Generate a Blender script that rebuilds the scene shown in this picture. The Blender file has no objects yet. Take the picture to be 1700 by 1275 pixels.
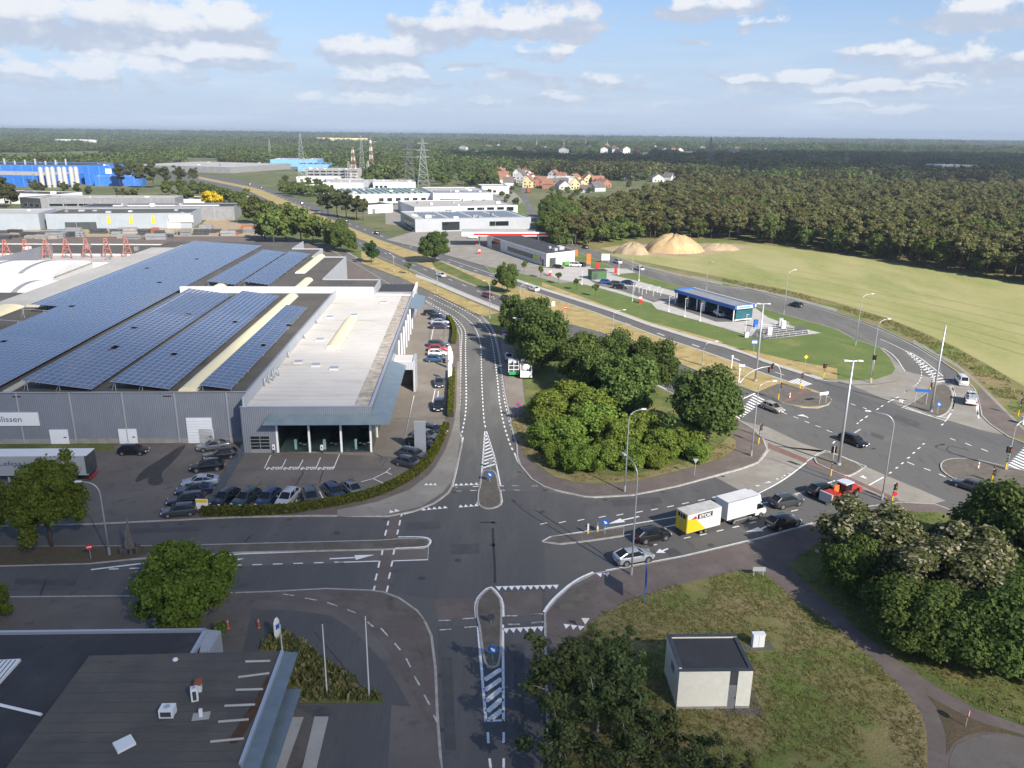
import bpy, bmesh, math, random
from mathutils import Vector, Matrix
R = math.radians
rnd = random.Random(11)
S = bpy.context.scene
COL = S.collection
# ---------------------------------------------------------------- camera
HC = 46.0; FPX = 1330.0; PITCH = R(17.35); ROLL = R(0.71)
cd = bpy.data.cameras.new('camera'); cam = bpy.data.objects.new('camera', cd); COL.objects.link(cam)
cd.sensor_width = 36; cd.lens = FPX / 1700 * 36; cd.clip_start = 0.5; cd.clip_end = 60000
cam.matrix_world = Matrix.Translation((0, 0, HC)) @ Matrix.Rotation(R(90) - PITCH, 4, 'X') @ Matrix.Rotation(ROLL, 4, 'Z')
S.camera = cam
CM = cam.matrix_world.to_3x3()
# ---------------------------------------------------------------- sky, sun, exposure
SUN_EL = R(34); SH = Vector((-0.60, 0.80, 0))          # direction in which shadows fall
SUN_DIR = Vector((-SH.x * math.cos(SUN_EL), -SH.y * math.cos(SUN_EL), math.sin(SUN_EL)))  # towards the sun
W = bpy.data.worlds.new('World'); S.world = W; W.use_nodes = True
sun = bpy.data.lights.new('sun', 'SUN'); sun.energy = 3.8; sun.angle = R(0.55); sun.color = (1, 0.925, 0.82)
so = bpy.data.objects.new('sun', sun); COL.objects.link(so); so.rotation_euler = SUN_DIR.to_track_quat('Z', 'Y').to_euler(); so.location = (0, 0, 300)
S.view_settings.view_transform = 'Standard'; S.view_settings.look = 'None'
S.view_settings.exposure = 1.2; S.view_settings.gamma = 1.0
SKY_STRENGTH = 0.060
# ---------------------------------------------------------------- pixel helpers (photo pixels, 1700 x 1275)
ZW = {'A': (0,200,3.953),'B': (400,200,3.953),'C': (800,200,3.778),'D': (1250,200,3.778),'E': (0,500,3.953),'F': (400,480,3.356),
 'H': (800,460,3.356),'I': (1200,460,3.356),'J': (0,780,3.778),'K': (0,980,3.778),'L': (400,780,3.4),'M': (400,980,3.4),'N': (850,780,3.4),
 'O': (850,980,3.4),'P': (1250,780,3.778),'Q': (1250,980,3.778),'a': (800,600,4),'b': (1275,600,4),'c': (560,600,4),'d': (600,380,5.667),
 'e': (900,380,5.667),'f': (0,380,5.667),'g': (780,520,8.5),'h': (640,280,5.667),'i': (1090,460,5.667),'j': (1190,590,8.5),
 'k': (1500,540,8.5),'l': (1500,690,8.5),'m': (330,480,8.5),'n': (390,640,6.538),'o': (640,490,10.625),'p': (260,700,8.5),'z': (0,0,1)}
def zp(w, *pts):
    a, b, s = ZW[w]
    return [(a + x / s, b + y / s) for x, y in pts]
def G(x, y, z=0.0):
    d = CM @ Vector((x - 850, -(y - 637.5), -FPX))
    t = (z - HC) / d.z
    return Vector((d.x * t, d.y * t, z))
def GZ(w, x, y, z=0.0):
    (q,) = zp(w, (x, y)); return G(q[0], q[1], z)
def PL(pts, z=0.0): return [G(x, y, z) for x, y in pts]
# ---------------------------------------------------------------- materials
MATS = {}
def nodes_of(m): m.use_nodes = True; return m.node_tree.nodes, m.node_tree.links
def mat(name, col, rough=0.8, metal=0.0, col2=None, scale=1.0, detail=4.0, lo=0.35, hi=0.65, bump=0.0, bscale=None, spec=0.5, coat=0.0, emit=None, alpha=None, tex='noise', stretch=None, mid=None, trans=0.0, objvar=0.0):
    """principled material with a mottled colour in object/world space"""
    if name in MATS: return MATS[name]
    m = bpy.data.materials.new(name); N, Lk = nodes_of(m); b = N['Principled BSDF']
    b.inputs['Roughness'].default_value = rough; b.inputs['Metallic'].default_value = metal
    b.inputs['Specular IOR Level'].default_value = spec
    if coat: b.inputs['Coat Weight'].default_value = coat; b.inputs['Coat Roughness'].default_value = 0.05
    b.inputs['Base Color'].default_value = (*col, 1)
    if trans: b.inputs['Transmission Weight'].default_value = trans
    geo = N.new('ShaderNodeNewGeometry')
    vec = geo.outputs['Position']
    if stretch:
        mp = N.new('ShaderNodeMapping'); mp.inputs['Scale'].default_value = stretch[:3]
        if len(stretch) > 3: mp.inputs['Rotation'].default_value = (0, 0, stretch[3])
        Lk.new(vec, mp.inputs['Vector']); vec = mp.outputs['Vector']
    if col2 is not None:
        n = N.new('ShaderNodeTexNoise'); n.inputs['Scale'].default_value = scale; n.inputs['Detail'].default_value = detail; n.inputs['Roughness'].default_value = 0.6
        Lk.new(vec, n.inputs['Vector'])
        r = N.new('ShaderNodeValToRGB'); r.color_ramp.elements[0].position = lo; r.color_ramp.elements[1].position = hi
        r.color_ramp.elements[0].color = (*col, 1); r.color_ramp.elements[1].color = (*col2, 1)
        if mid: e = r.color_ramp.elements.new((lo + hi) / 2); e.color = (*mid, 1)
        Lk.new(n.outputs['Fac'], r.inputs['Fac']); out = r.outputs['Color']
        if objvar:
            oi = N.new('ShaderNodeObjectInfo'); h = N.new('ShaderNodeHueSaturation'); mr = N.new('ShaderNodeMapRange')
            mr.inputs['To Min'].default_value = 1 - objvar; mr.inputs['To Max'].default_value = 1 + objvar
            Lk.new(oi.outputs['Random'], mr.inputs['Value']); Lk.new(mr.outputs['Result'], h.inputs['Value']); Lk.new(out, h.inputs['Color']); out = h.outputs['Color']
        Lk.new(out, b.inputs['Base Color'])
    if bump:
        n2 = N.new('ShaderNodeTexNoise'); n2.inputs['Scale'].default_value = bscale or scale * 4; n2.inputs['Detail'].default_value = 6
        Lk.new(vec, n2.inputs['Vector'])
        bp = N.new('ShaderNodeBump'); bp.inputs['Strength'].default_value = bump; bp.inputs['Distance'].default_value = 0.1
        Lk.new(n2.outputs['Fac'], bp.inputs['Height']); Lk.new(bp.outputs['Normal'], b.inputs['Normal'])
    if emit: b.inputs['Emission Color'].default_value = (*emit[0], 1); b.inputs['Emission Strength'].default_value = emit[1]
    MATS[name] = m
    return m
def layered(name, base, layers, rough=0.9, bump=0.0, bscale=8.0, spec=0.3):
    """base colour plus [(colour, noise scale, lo, hi, stretch or None, amount)] stains, world space"""
    if name in MATS: return MATS[name]
    m = bpy.data.materials.new(name); N, Lk = nodes_of(m); b = N['Principled BSDF']
    b.inputs['Roughness'].default_value = rough; b.inputs['Specular IOR Level'].default_value = spec
    geo = N.new('ShaderNodeNewGeometry'); cur = None
    rgb = N.new('ShaderNodeRGB'); rgb.outputs[0].default_value = (*base, 1); cur = rgb.outputs[0]
    for i, (c, sc, lo, hi, st, am) in enumerate(layers):
        mp = N.new('ShaderNodeMapping'); mp.inputs['Location'].default_value = (i * 37.1, i * 11.3, 0)
        if st:
            mp.inputs['Scale'].default_value = st[:3]
            if len(st) > 3: mp.inputs['Rotation'].default_value = (0, 0, st[3])
        Lk.new(geo.outputs['Position'], mp.inputs['Vector'])
        n = N.new('ShaderNodeTexNoise'); n.inputs['Scale'].default_value = sc; n.inputs['Detail'].default_value = 5; n.inputs['Roughness'].default_value = 0.62
        Lk.new(mp.outputs['Vector'], n.inputs['Vector'])
        mr = N.new('ShaderNodeMapRange'); mr.inputs['From Min'].default_value = lo; mr.inputs['From Max'].default_value = hi; mr.inputs['To Max'].default_value = am
        Lk.new(n.outputs['Fac'], mr.inputs['Value'])
        mx = N.new('ShaderNodeMix'); mx.data_type = 'RGBA'; Lk.new(mr.outputs['Result'], mx.inputs['Factor'])
        Lk.new(cur, mx.inputs[6]); mx.inputs[7].default_value = (*c, 1); cur = mx.outputs[2]
    Lk.new(cur, b.inputs['Base Color'])
    if bump:
        n2 = N.new('ShaderNodeTexNoise'); n2.inputs['Scale'].default_value = bscale; n2.inputs['Detail'].default_value = 5
        Lk.new(geo.outputs['Position'], n2.inputs['Vector'])
        bp = N.new('ShaderNodeBump'); bp.inputs['Strength'].default_value = bump; bp.inputs['Distance'].default_value = 0.1
        Lk.new(n2.outputs['Fac'], bp.inputs['Height']); Lk.new(bp.outputs['Normal'], b.inputs['Normal'])
    MATS[name] = m
    return m
# ---------------------------------------------------------------- mesh helpers
class MB:
    def __init__(s): s.v = []; s.f = []; s.mi = []
    def add(s, vs, fs, mi=0):
        o = len(s.v); s.v += [tuple(v) for v in vs]; s.f += [tuple(i + o for i in f) for f in fs]; s.mi += [mi] * len(fs); return s
    def box(s, c, d, rz=0.0, mi=0, top=None):
        """centre c, full size d, optional top scale (sx, sy)"""
        tx, ty = top or (1, 1); hx, hy, hz = d[0] / 2, d[1] / 2, d[2] / 2; ca, sa = math.cos(rz), math.sin(rz); vs = []
        for z, kx, ky in ((-hz, 1, 1), (hz, tx, ty)):
            for x, y in ((-hx, -hy), (hx, -hy), (hx, hy), (-hx, hy)):
                x *= kx; y *= ky; vs.append((c[0] + x * ca - y * sa, c[1] + x * sa + y * ca, c[2] + z))
        return s.add(vs, [(0,3,2,1),(4,5,6,7),(0,1,5,4),(1,2,6,5),(2,3,7,6),(3,0,4,7)], mi)
    def prism(s, poly, z0, z1, mi=0, bottom=True):
        n = len(poly); a = sum(poly[i][0] * poly[(i+1) % n][1] - poly[(i+1) % n][0] * poly[i][1] for i in range(n))
        if a < 0: poly = poly[::-1]
        vs = [(p[0], p[1], z0) for p in poly] + [(p[0], p[1], z1) for p in poly]
        fs = [tuple(range(n, 2 * n))] + [(i, (i+1) % n, n + (i+1) % n, n + i) for i in range(n)]
        if bottom: fs.append(tuple(range(n - 1, -1, -1)))
        return s.add(vs, fs, mi)
    def tube(s, pts, rad, n=8, mi=0, cap=True):
        pts = [Vector(p) for p in pts]; rs = rad if isinstance(rad, (list, tuple)) else [rad] * len(pts); vs = []; fs = []
        for i, p in enumerate(pts):
            t = (pts[min(i + 1, len(pts) - 1)] - pts[max(i - 1, 0)]).normalized()
            u = t.cross(Vector((0, 0, 1)) if abs(t.z) < 0.95 else Vector((1, 0, 0))).normalized(); w = t.cross(u)
            for k in range(n):
                an = 2 * math.pi * k / n; vs.append(p + (u * math.cos(an) + w * math.sin(an)) * rs[i])
        for i in range(len(pts) - 1):
            for k in range(n): fs.append((i*n + k, (i+1)*n + k, (i+1)*n + (k+1) % n, i*n + (k+1) % n))
        if cap: fs.append(tuple(range(n))); fs.append(tuple((len(pts)-1)*n + k for k in range(n - 1, -1, -1)))
        return s.add(vs, fs, mi)
    def quad(s, a, b, c, d, mi=0): return s.add([a, b, c, d], [(0, 1, 2, 3)], mi)
    def disc(s, c, r, nrm=(0,0,1), n=16, th=0.02, mi=0):
        c = Vector(c); nrm = Vector(nrm).normalized(); return s.tube([c - nrm * th / 2, c + nrm * th / 2], r, n, mi)
    def mesh(s, name, mats, smooth=False):
        me = bpy.data.meshes.new(name); me.from_pydata([tuple(v) for v in s.v], [], s.f)
        for m in (mats if isinstance(mats, (list, tuple)) else [mats]): me.materials.append(m)
        if any(s.mi): me.polygons.foreach_set('material_index', s.mi)
        if smooth: me.polygons.foreach_set('use_smooth', [True] * len(me.polygons))
        me.update(); return me
    def build(s, name, mats, parent=None, smooth=False, loc=None, rz=0.0, fix=True):
        me = s.mesh(name, mats, smooth)
        if fix:
            bm = bmesh.new(); bm.from_mesh(me); bmesh.ops.recalc_face_normals(bm, faces=bm.faces); bm.to_mesh(me); bm.free()
        return link(name, me, parent, loc, rz)
def link(name, me, parent=None, loc=None, rz=0.0):
    o = bpy.data.objects.new(name, me); COL.objects.link(o)
    if parent: o.parent = parent
    if loc is not None: o.location = loc
    if rz: o.rotation_euler.z = rz
    return o
def tag(o, label=None, cat=None, group=None, kind=None):
    if label: o['label'] = label
    if cat: o['category'] = cat
    if group: o['group'] = group
    if kind: o['kind'] = kind
    return o
def empty(name, loc=(0, 0, 0), rz=0.0, label=None, cat=None, group=None):
    o = bpy.data.objects.new(name, None); COL.objects.link(o); o.location = loc; o.rotation_euler.z = rz; o.empty_display_size = 0.5
    return tag(o, label, cat, group)
def copy_tree(o, parent=None):
    c = o.copy(); COL.objects.link(c)
    if parent: c.parent = parent
    for ch in list(o.children): copy_tree(ch, c)
    return c
def chaikin(p, n=2, closed=True):
    for _ in range(n):
        q = []
        m = len(p)
        for i in range(m if closed else m - 1):
            a, b = p[i], p[(i + 1) % m]
            q.append((a[0]*.75 + b[0]*.25, a[1]*.75 + b[1]*.25)); q.append((a[0]*.25 + b[0]*.75, a[1]*.25 + b[1]*.75))
        if not closed: q = [p[0]] + q + [p[-1]]
        p = q
    return p
def resample(pts, step):
    out = [pts[0]]; acc = 0
    for a, b in zip(pts, pts[1:]):
        L = (b - a).length
        if L < 1e-9: continue
        t = step - acc
        while t <= L: out.append(a + (b - a) * (t / L)); t += step
        acc = (acc + L) % step if L >= step - acc else acc + L
    return out
def strip(mb, pts, w, z, mi=0):
    """flat ribbon along 3-D points"""
    n = len(pts); vs = []; fs = []
    for i, p in enumerate(pts):
        t = pts[min(i + 1, n - 1)] - pts[max(i - 1, 0)]; t = Vector((t.x, t.y, 0)).normalized(); q = Vector((-t.y, t.x, 0)) * w / 2
        vs += [(p.x + q.x, p.y + q.y, z), (p.x - q.x, p.y - q.y, z)]
    for i in range(n - 1): fs.append((2*i, 2*i+1, 2*i+3, 2*i+2))
    mb.add(vs, fs, mi)
def sub(pts, s0, s1):
    """part of a polyline between arc lengths"""
    out = []; acc = 0
    for a, b in zip(pts, pts[1:]):
        L = (b - a).length
        if L < 1e-9: continue
        if acc + L >= s0 and acc <= s1:
            t0 = max(0, (s0 - acc) / L); t1 = min(1, (s1 - acc) / L)
            if not out: out.append(a + (b - a) * t0)
            out.append(a + (b - a) * t1)
        acc += L
    return out
def plen(pts): return sum((b - a).length for a, b in zip(pts, pts[1:]))
def text_mesh(txt, size, extr=0.0, shear=0.0, space=1.0, bold=0.0):
    cu = bpy.data.curves.new('t', 'FONT'); cu.body = txt; cu.size = size; cu.extrude = extr; cu.shear = shear; cu.space_character = space; cu.offset = bold
    cu.align_x = 'LEFT'; cu.resolution_u = 3
    ob = bpy.data.objects.new('t', cu); COL.objects.link(ob)
    dg = bpy.context.evaluated_depsgraph_get(); me = bpy.data.meshes.new_from_object(ob.evaluated_get(dg))
    bpy.data.objects.remove(ob); bpy.data.curves.remove(cu); return me
def text_obj(name, txt, size, m, origin, xdir, updir, parent=None, extr=0.004, fit=None, **k):
    """lettering lying in the plane spanned by xdir and updir; fit = wanted width"""
    me = text_mesh(txt, size, extr, **k); me.materials.clear(); me.materials.append(m)
    xs = [v.co.x for v in me.vertices]; x0 = min(xs); wdt = max(xs) - x0
    X = Vector(xdir).normalized(); Y = Vector(updir).normalized(); Z = X.cross(Y); sx = fit / wdt if fit else 1.0
    for v in me.vertices:
        c = v.co.copy(); v.co = Vector(origin) + X * ((c.x - x0) * sx) + Y * c.y + Z * (c.z + extr)
    return link(name, me, parent)
# ---------------------------------------------------------------- world shader: Nishita sky with a cumulus layer
def build_world():
    N = W.node_tree.nodes; Lk = W.node_tree.links; N.clear()
    def nd(t, **k):
        n = N.new(t)
        for a, b in k.items(): setattr(n, a, b)
        return n
    def math_(op, a, b=None, c=None, clamp=False):
        n = nd('ShaderNodeMath', operation=op, use_clamp=clamp)
        for i, x in enumerate((a, b, c)):
            if x is None: continue
            if isinstance(x, (int, float)): n.inputs[i].default_value = x
            else: Lk.new(x, n.inputs[i])
        return n.outputs[0]
    out = nd('ShaderNodeOutputWorld'); bg = nd('ShaderNodeBackground'); bg.inputs['Strength'].default_value = SKY_STRENGTH
    sky = nd('ShaderNodeTexSky', sky_type='NISHITA'); sky.sun_disc = False; sky.sun_elevation = SUN_EL
    # blender's sky rotation: 0 = +Y, clockwise seen from above
    sky.sun_rotation = math.atan2(SUN_DIR.x, SUN_DIR.y); sky.altitude = 60; sky.air_density = 1.0; sky.dust_density = 0.7; sky.ozone_density = 2.0
    tc = nd('ShaderNodeTexCoord'); sp = nd('ShaderNodeSeparateXYZ'); Lk.new(tc.outputs['Generated'], sp.inputs[0])
    x, y, z = sp.outputs
    az = math_('ARCTAN2', x, y)                       # radians, 0 ahead, + right
    hz = math_('SQRT', math_('ADD', math_('MULTIPLY', x, x), math_('MULTIPLY', y, y)))
    el = math_('ARCTAN2', z, hz)
    # general cloud field: flat-based cumulus in (azimuth, elevation) with perspective compression to the horizon
    zz = math_('MAXIMUM', el, 0.004)
    v = math_('LOGARITHM', math_('ADD', zz, 0.02), 2.718)
    def comb(a, b, c=0.0):
        n = nd('ShaderNodeCombineXYZ')
        for i, q in enumerate((a, b, c)):
            if isinstance(q, (int, float)): n.inputs[i].default_value = q
            else: Lk.new(q, n.inputs[i])
        return n.outputs[0]
    persp = math_('DIVIDE', 0.16, math_('ADD', zz, 0.05))          # clouds look smaller near the horizon
    def noise(vec, sc, det=6.0, ro=0.55, seed=0.0):
        n = nd('ShaderNodeTexNoise', noise_dimensions='3D'); n.inputs['Scale'].default_value = sc; n.inputs['Detail'].default_value = det; n.inputs['Roughness'].default_value = ro
        Lk.new(vec, n.inputs['Vector']); return n.outputs['Fac']
    def smooth(val, a, b):
        n = nd('ShaderNodeMapRange', interpolation_type='SMOOTHSTEP'); n.inputs['From Min'].default_value = a; n.inputs['From Max'].default_value = b
        Lk.new(val, n.inputs['Value']); return n.outputs['Result']
    # billow noise used to break the edges of every cloud, in direction space (fine) - 2 octaves of scales
    P1 = comb(az, math_('MULTIPLY', el, 1.5), 3.3)
    nb = math_('SUBTRACT', noise(P1, 30, 8, 0.60), 0.5)
    nbig = math_('SUBTRACT', noise(comb(az, math_('MULTIPLY', el, 2.0), 8.1), 9, 4, 0.5), 0.5)
    # individual clouds seen in the picture: (px centre x, base y, half width, height, weight)
    dens = None
    CL = [(60,60,250,72,1.0),(330,74,120,62,1.0),(350,108,130,26,.8),(90,140,230,40,.5),(230,136,110,36,.55),
          (625,106,95,42,1.0),(740,66,130,60,.9),(880,62,130,44,.9),(690,142,160,26,.55),(640,178,120,18,.4),(900,102,60,26,.7),
          (1148,26,110,34,.95),(1275,46,60,16,.6),(1630,38,130,40,.9),(1465,104,80,24,.75),(1650,114,95,30,.85),(1010,140,75,22,.75),(1320,140,90,20,.7),(1450,158,130,20,.55),(1150,178,90,14,.45),(1232,140,30,13,.7),(1590,140,55,14,.6),(930,174,65,18,.5),(1390,178,65,12,.5),(1490,190,65,13,.5),(555,172,65,16,.5),(800,176,65,18,.5)]
    shade = None
    wa = math_('MULTIPLY_ADD', math_('SUBTRACT', noise(comb(az, math_('MULTIPLY', el, 2.2), 21.0), 11, 3, 0.5), 0.5), 0.16, az)
    we = math_('MULTIPLY_ADD', math_('SUBTRACT', noise(comb(az, math_('MULTIPLY', el, 1.6), 33.0), 17, 4, 0.55), 0.5), 0.034, el)
    V3 = comb(wa, we, we)
    def vm(op, *xs):
        n = nd('ShaderNodeVectorMath', operation=op)
        for i, q in enumerate(xs):
            if isinstance(q, tuple): n.inputs[i].default_value = q
            else: Lk.new(q, n.inputs[i])
        return n.outputs['Value'] if op == 'DOT_PRODUCT' else n.outputs['Vector']
    def blob(a0, e0, ha, he, wt, kb, acc):
        t = vm('MULTIPLY_ADD', V3, (1 / ha, .95 / he, -kb / he), (-a0 / ha, -.95 * e0 / he, kb * e0 / he))
        t = vm('MAXIMUM', t, (-1e6, 0.0, 0.0)); r2 = vm('DOT_PRODUCT', t, t)
        dn = math_('MULTIPLY_ADD', r2, -wt, wt)
        return dn if acc is None else math_('MAXIMUM', acc, dn)
    for cx, by, hw, ht, wt in CL:
        d = CM @ Vector((cx - 850, -(by - 637.5), -FPX)); d.normalize()
        a0 = math.atan2(d.x, d.y); e0 = math.asin(d.z); ha = hw / FPX; he = ht / FPX
        dens = blob(a0, e0 + he * .06, ha * 1.02, he * 1.05, wt, 2.6, dens)
        shade = blob(a0, e0 + he * 0.62, ha * 0.9, he * 0.55, 1.0, 1.3, shade)
    dens = math_('MAXIMUM', dens, -1.5); shade = math_('MAXIMUM', shade, 0.0)
    # outside the frame the sky goes on with the same sort of broken cumulus
    inview = math_('MULTIPLY', smooth(math_('ABSOLUTE', az), 0.75, 0.62), smooth(el, 0.19, 0.15))
    fld = math_('MULTIPLY', math_('SUBTRACT', noise(comb(math_('MULTIPLY', az, 1.0), math_('MULTIPLY', v, 1.2), 1.7), 3.2, 5, 0.5), 0.54), 5.0)
    small = math_('MULTIPLY', math_('SUBTRACT', noise(comb(math_('MULTIPLY', az, 1.0), math_('MULTIPLY', el, 4.5), 4.4), 12.0, 3, 0.5), 0.53), 6.0)
    small = math_('SUBTRACT', small, math_('ADD', smooth(el, 0.07, 0.11), smooth(el, 0.03, 0.01)))
    fld = math_('MAXIMUM', math_('SUBTRACT', fld, math_('MULTIPLY', inview, 6.0)), small)
    dens = math_('MAXIMUM', dens, fld)
    body = math_('ADD', dens, math_('ADD', math_('MULTIPLY', nb, 2.7), math_('MULTIPLY', nbig, 2.6)))
    alpha = smooth(body, 0.0, 0.62)
    alpha = math_('MULTIPLY', alpha, smooth(el, -0.002, 0.05))
    # thin veil near the horizon
    veil = math_('MULTIPLY', smooth(noise(comb(math_('MULTIPLY', az, 2.5), math_('MULTIPLY', el, 22.0), 5.0), 2.0, 5, 0.6), 0.42, 0.75), math_('MULTIPLY', smooth(el, 0.15, 0.04), 0.28))
    # light and shade inside a cloud: bright towards the top, grey base, billows
    tone = math_('ADD', math_('MULTIPLY', shade, 1.1), math_('ADD', math_('MULTIPLY', nb, 2.2), math_('MULTIPLY', nbig, 0.8)))
    tone = smooth(tone, -0.1, 1.0)
    mixc = nd('ShaderNodeMix', data_type='RGBA'); Lk.new(tone, mixc.inputs['Factor'])
    mixc.inputs[6].default_value = (3.9, 4.45, 5.5, 1); mixc.inputs[7].default_value = (6.3, 6.5, 6.9, 1)
    # far clouds are hazier
    m2 = nd('ShaderNodeMix', data_type='RGBA'); Lk.new(math_('MULTIPLY', alpha, math_('ADD', 0.5, math_('MULTIPLY', smooth(el, 0.015, 0.11), 0.48))), m2.inputs['Factor'])
    tint = nd('ShaderNodeMix', data_type='RGBA', blend_type='MULTIPLY'); tint.inputs['Factor'].default_value = 1.0
    Lk.new(sky.outputs[0], tint.inputs[6]); tint.inputs[7].default_value = SKY_TINT
    m1 = nd('ShaderNodeMix', data_type='RGBA'); Lk.new(veil, m1.inputs['Factor'])
    m0 = nd('ShaderNodeMix', data_type='RGBA'); Lk.new(math_('MULTIPLY', smooth(el, 0.24, -0.01), 0.9), m0.inputs['Factor']); Lk.new(tint.outputs[2], m0.inputs[6]); m0.inputs[7].default_value = (3.8, 4.6, 6.1, 1)
    Lk.new(m0.outputs[2], m1.inputs[6]); m1.inputs[7].default_value = (6.0, 6.6, 7.4, 1)
    Lk.new(m1.outputs[2], m2.inputs[6]); Lk.new(mixc.outputs[2], m2.inputs[7])
    Lk.new(m2.outputs[2], bg.inputs['Color']); Lk.new(bg.outputs[0], out.inputs[0])
SKY_TINT = (.80, .92, 1.12, 1)
build_world()
W.cycles.sampling_method = 'MANUAL'; W.cycles.sample_map_resolution = 256
# ================================================================ ground materials
M_ground = layered('M_ground', (.10,.12,.045), [((.19,.17,.08), .012, .45, .62, None, .8), ((.04,.065,.02), .09, .5, .7, None, .8), ((.12,.13,.05), .6, .5, .7, None, .5)], bump=.5, bscale=1.5)
ASPH = [((.115,.112,.105), .25, .45, .75, None, .8), ((.05,.05,.05), .9, .56, .74, (1, .25, 1), .55), ((.15,.146,.135), .08, .55, .7, None, .6), ((.02,.02,.02), 3.0, .66, .72, None, .6)]
M_asph = layered('M_asphalt', (.115,.112,.107), ASPH, rough=.85, bump=.25, bscale=14)
M_asph_l = layered('M_asphalt_light', (.125,.122,.112), [((.19,.185,.165), .22, .45, .7, (1, .22, 1), .8), ((.075,.075,.072), .5, .55, .75, (1.6, .12, 1), .65), ((.05,.05,.05), 2.5, .66, .74, None, .5)], rough=.85, bump=.25, bscale=14)
M_asph_d = layered('M_asphalt_dark', (.098,.095,.094), [((.13,.127,.12), .3, .45, .75, (1, .15, 1), .8), ((.065,.064,.064), 1.5, .55, .75, (2, .2, 1), .6), ((.03,.03,.032), .25, .62, .72, None, .5)], rough=.85, bump=.2, bscale=14)
M_conc = layered('M_concrete_road', (.235,.215,.185), [((.30,.285,.25), .2, .42, .66, None, .8), ((.13,.125,.115), .8, .56, .75, None, .55), ((.10,.095,.09), 3.0, .66, .75, None, .4)], rough=.85, bump=.2, bscale=10)
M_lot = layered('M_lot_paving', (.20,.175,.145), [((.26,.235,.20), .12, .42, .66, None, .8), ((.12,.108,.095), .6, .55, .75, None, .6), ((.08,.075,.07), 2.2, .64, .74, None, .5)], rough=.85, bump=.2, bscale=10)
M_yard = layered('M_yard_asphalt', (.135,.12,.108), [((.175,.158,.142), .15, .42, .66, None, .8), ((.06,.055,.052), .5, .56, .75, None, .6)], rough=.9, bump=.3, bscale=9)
M_paver = layered('M_pavers', (.135,.11,.098), [((.175,.15,.135), .35, .45, .7, None, .8), ((.085,.07,.065), 1.3, .55, .75, None, .6), ((.09,.10,.05), .5, .62, .75, None, .45)], rough=.9, bump=.3, bscale=12)
M_paver_red = layered('M_pavers_red', (.17,.10,.085), [((.22,.15,.13), .6, .45, .7, None, .7), ((.10,.07,.06), 1.7, .55, .75, None, .5)], rough=.9, bump=.3, bscale=12)
M_island = layered('M_island_pavers', (.12,.105,.088), [((.17,.15,.125), .5, .45, .7, None, .8), ((.07,.068,.045), 1.1, .52, .72, None, .7)], rough=.9, bump=.35, bscale=14)
M_kerb = mat('M_kerb', (.30,.285,.26), .85, col2=(.42,.40,.37), scale=1.3)
M_slab = layered('M_light_slab', (.40,.385,.36), [((.46,.45,.42), .3, .45, .65, None, .8), ((.29,.275,.25), .9, .55, .75, None, .5)], rough=.85, bump=.1)
M_white = mat('M_road_paint', (.62,.62,.60), .7, col2=(.80,.80,.79), scale=2.5, lo=.3, hi=.5)
M_white_worn = mat('M_road_paint_worn', (.26,.26,.25), .75, col2=(.66,.66,.64), scale=3.5, lo=.36, hi=.6)
M_dry = layered('M_dry_grass', (.33,.25,.10), [((.42,.33,.155), .3, .42, .62, None, .8), ((.16,.16,.045), .18, .52, .68, None, .75), ((.23,.17,.07), 2.0, .5, .7, None, .6)], bump=.8, bscale=5)
M_grass = layered('M_grass', (.085,.115,.028), [((.155,.165,.05), .22, .42, .62, None, .8), ((.27,.21,.085), .12, .54, .68, None, .65), ((.05,.08,.018), 1.6, .5, .7, None, .6)], bump=.8, bscale=5)
M_lawn = layered('M_lawn', (.10,.145,.035), [((.14,.175,.05), .15, .42, .62, None, .7), ((.24,.21,.085), .1, .56, .7, None, .55), ((.07,.105,.022), 1.2, .5, .7, None, .5)], bump=.6, bscale=6)
M_mix = layered('M_rough_grass', (.18,.165,.062), [((.105,.155,.03), .07, .47, .57, None, .95), ((.25,.19,.10), .10, .48, .60, None, .8), ((.085,.105,.03), .7, .5, .7, None, .6)], bump=.9, bscale=5)
M_dgr = layered('M_dry_verge', (.21,.175,.085), [((.13,.14,.045), .25, .45, .62, None, .85), ((.27,.22,.12), .5, .5, .68, None, .7)], bump=.8, bscale=5)
M_soil = layered('M_soil', (.10,.075,.045), [((.07,.075,.03), .5, .5, .65, None, .8), ((.14,.105,.065), 1.2, .5, .7, None, .6)], bump=.6, bscale=6)
M_field = layered('M_wheat_field', (.25,.255,.09), [((.325,.30,.135), .035, .40, .56, (1, .4, 1, -.35), .95), ((.185,.215,.06), .05, .52, .70, (1, .25, 1, -.35), .9), ((.16,.185,.055), .16, .60, .70, (.25, 2.5, 1, -.35), .45), ((.33,.33,.125), .5, .45, .7, None, .5)], bump=.6, bscale=3)
M_sand = layered('M_sand', (.40,.29,.155), [((.48,.36,.20), .15, .45, .65, None, .8), ((.29,.21,.11), .5, .50, .68, (1, 1, .3), .8)], bump=.6, bscale=1.5)
M_spoil = layered('M_spoil', (.32,.25,.155), [((.40,.32,.21), .3, .45, .65, None, .8)], bump=.6, bscale=2)
M_patch = layered('M_asphalt_patch', (.075,.074,.074), [((.10,.098,.095), .8, .45, .7, None, .8)], rough=.85, bump=.2, bscale=14)
M_cover = mat('M_iron_cover', (.05,.05,.05), .6)

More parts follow.
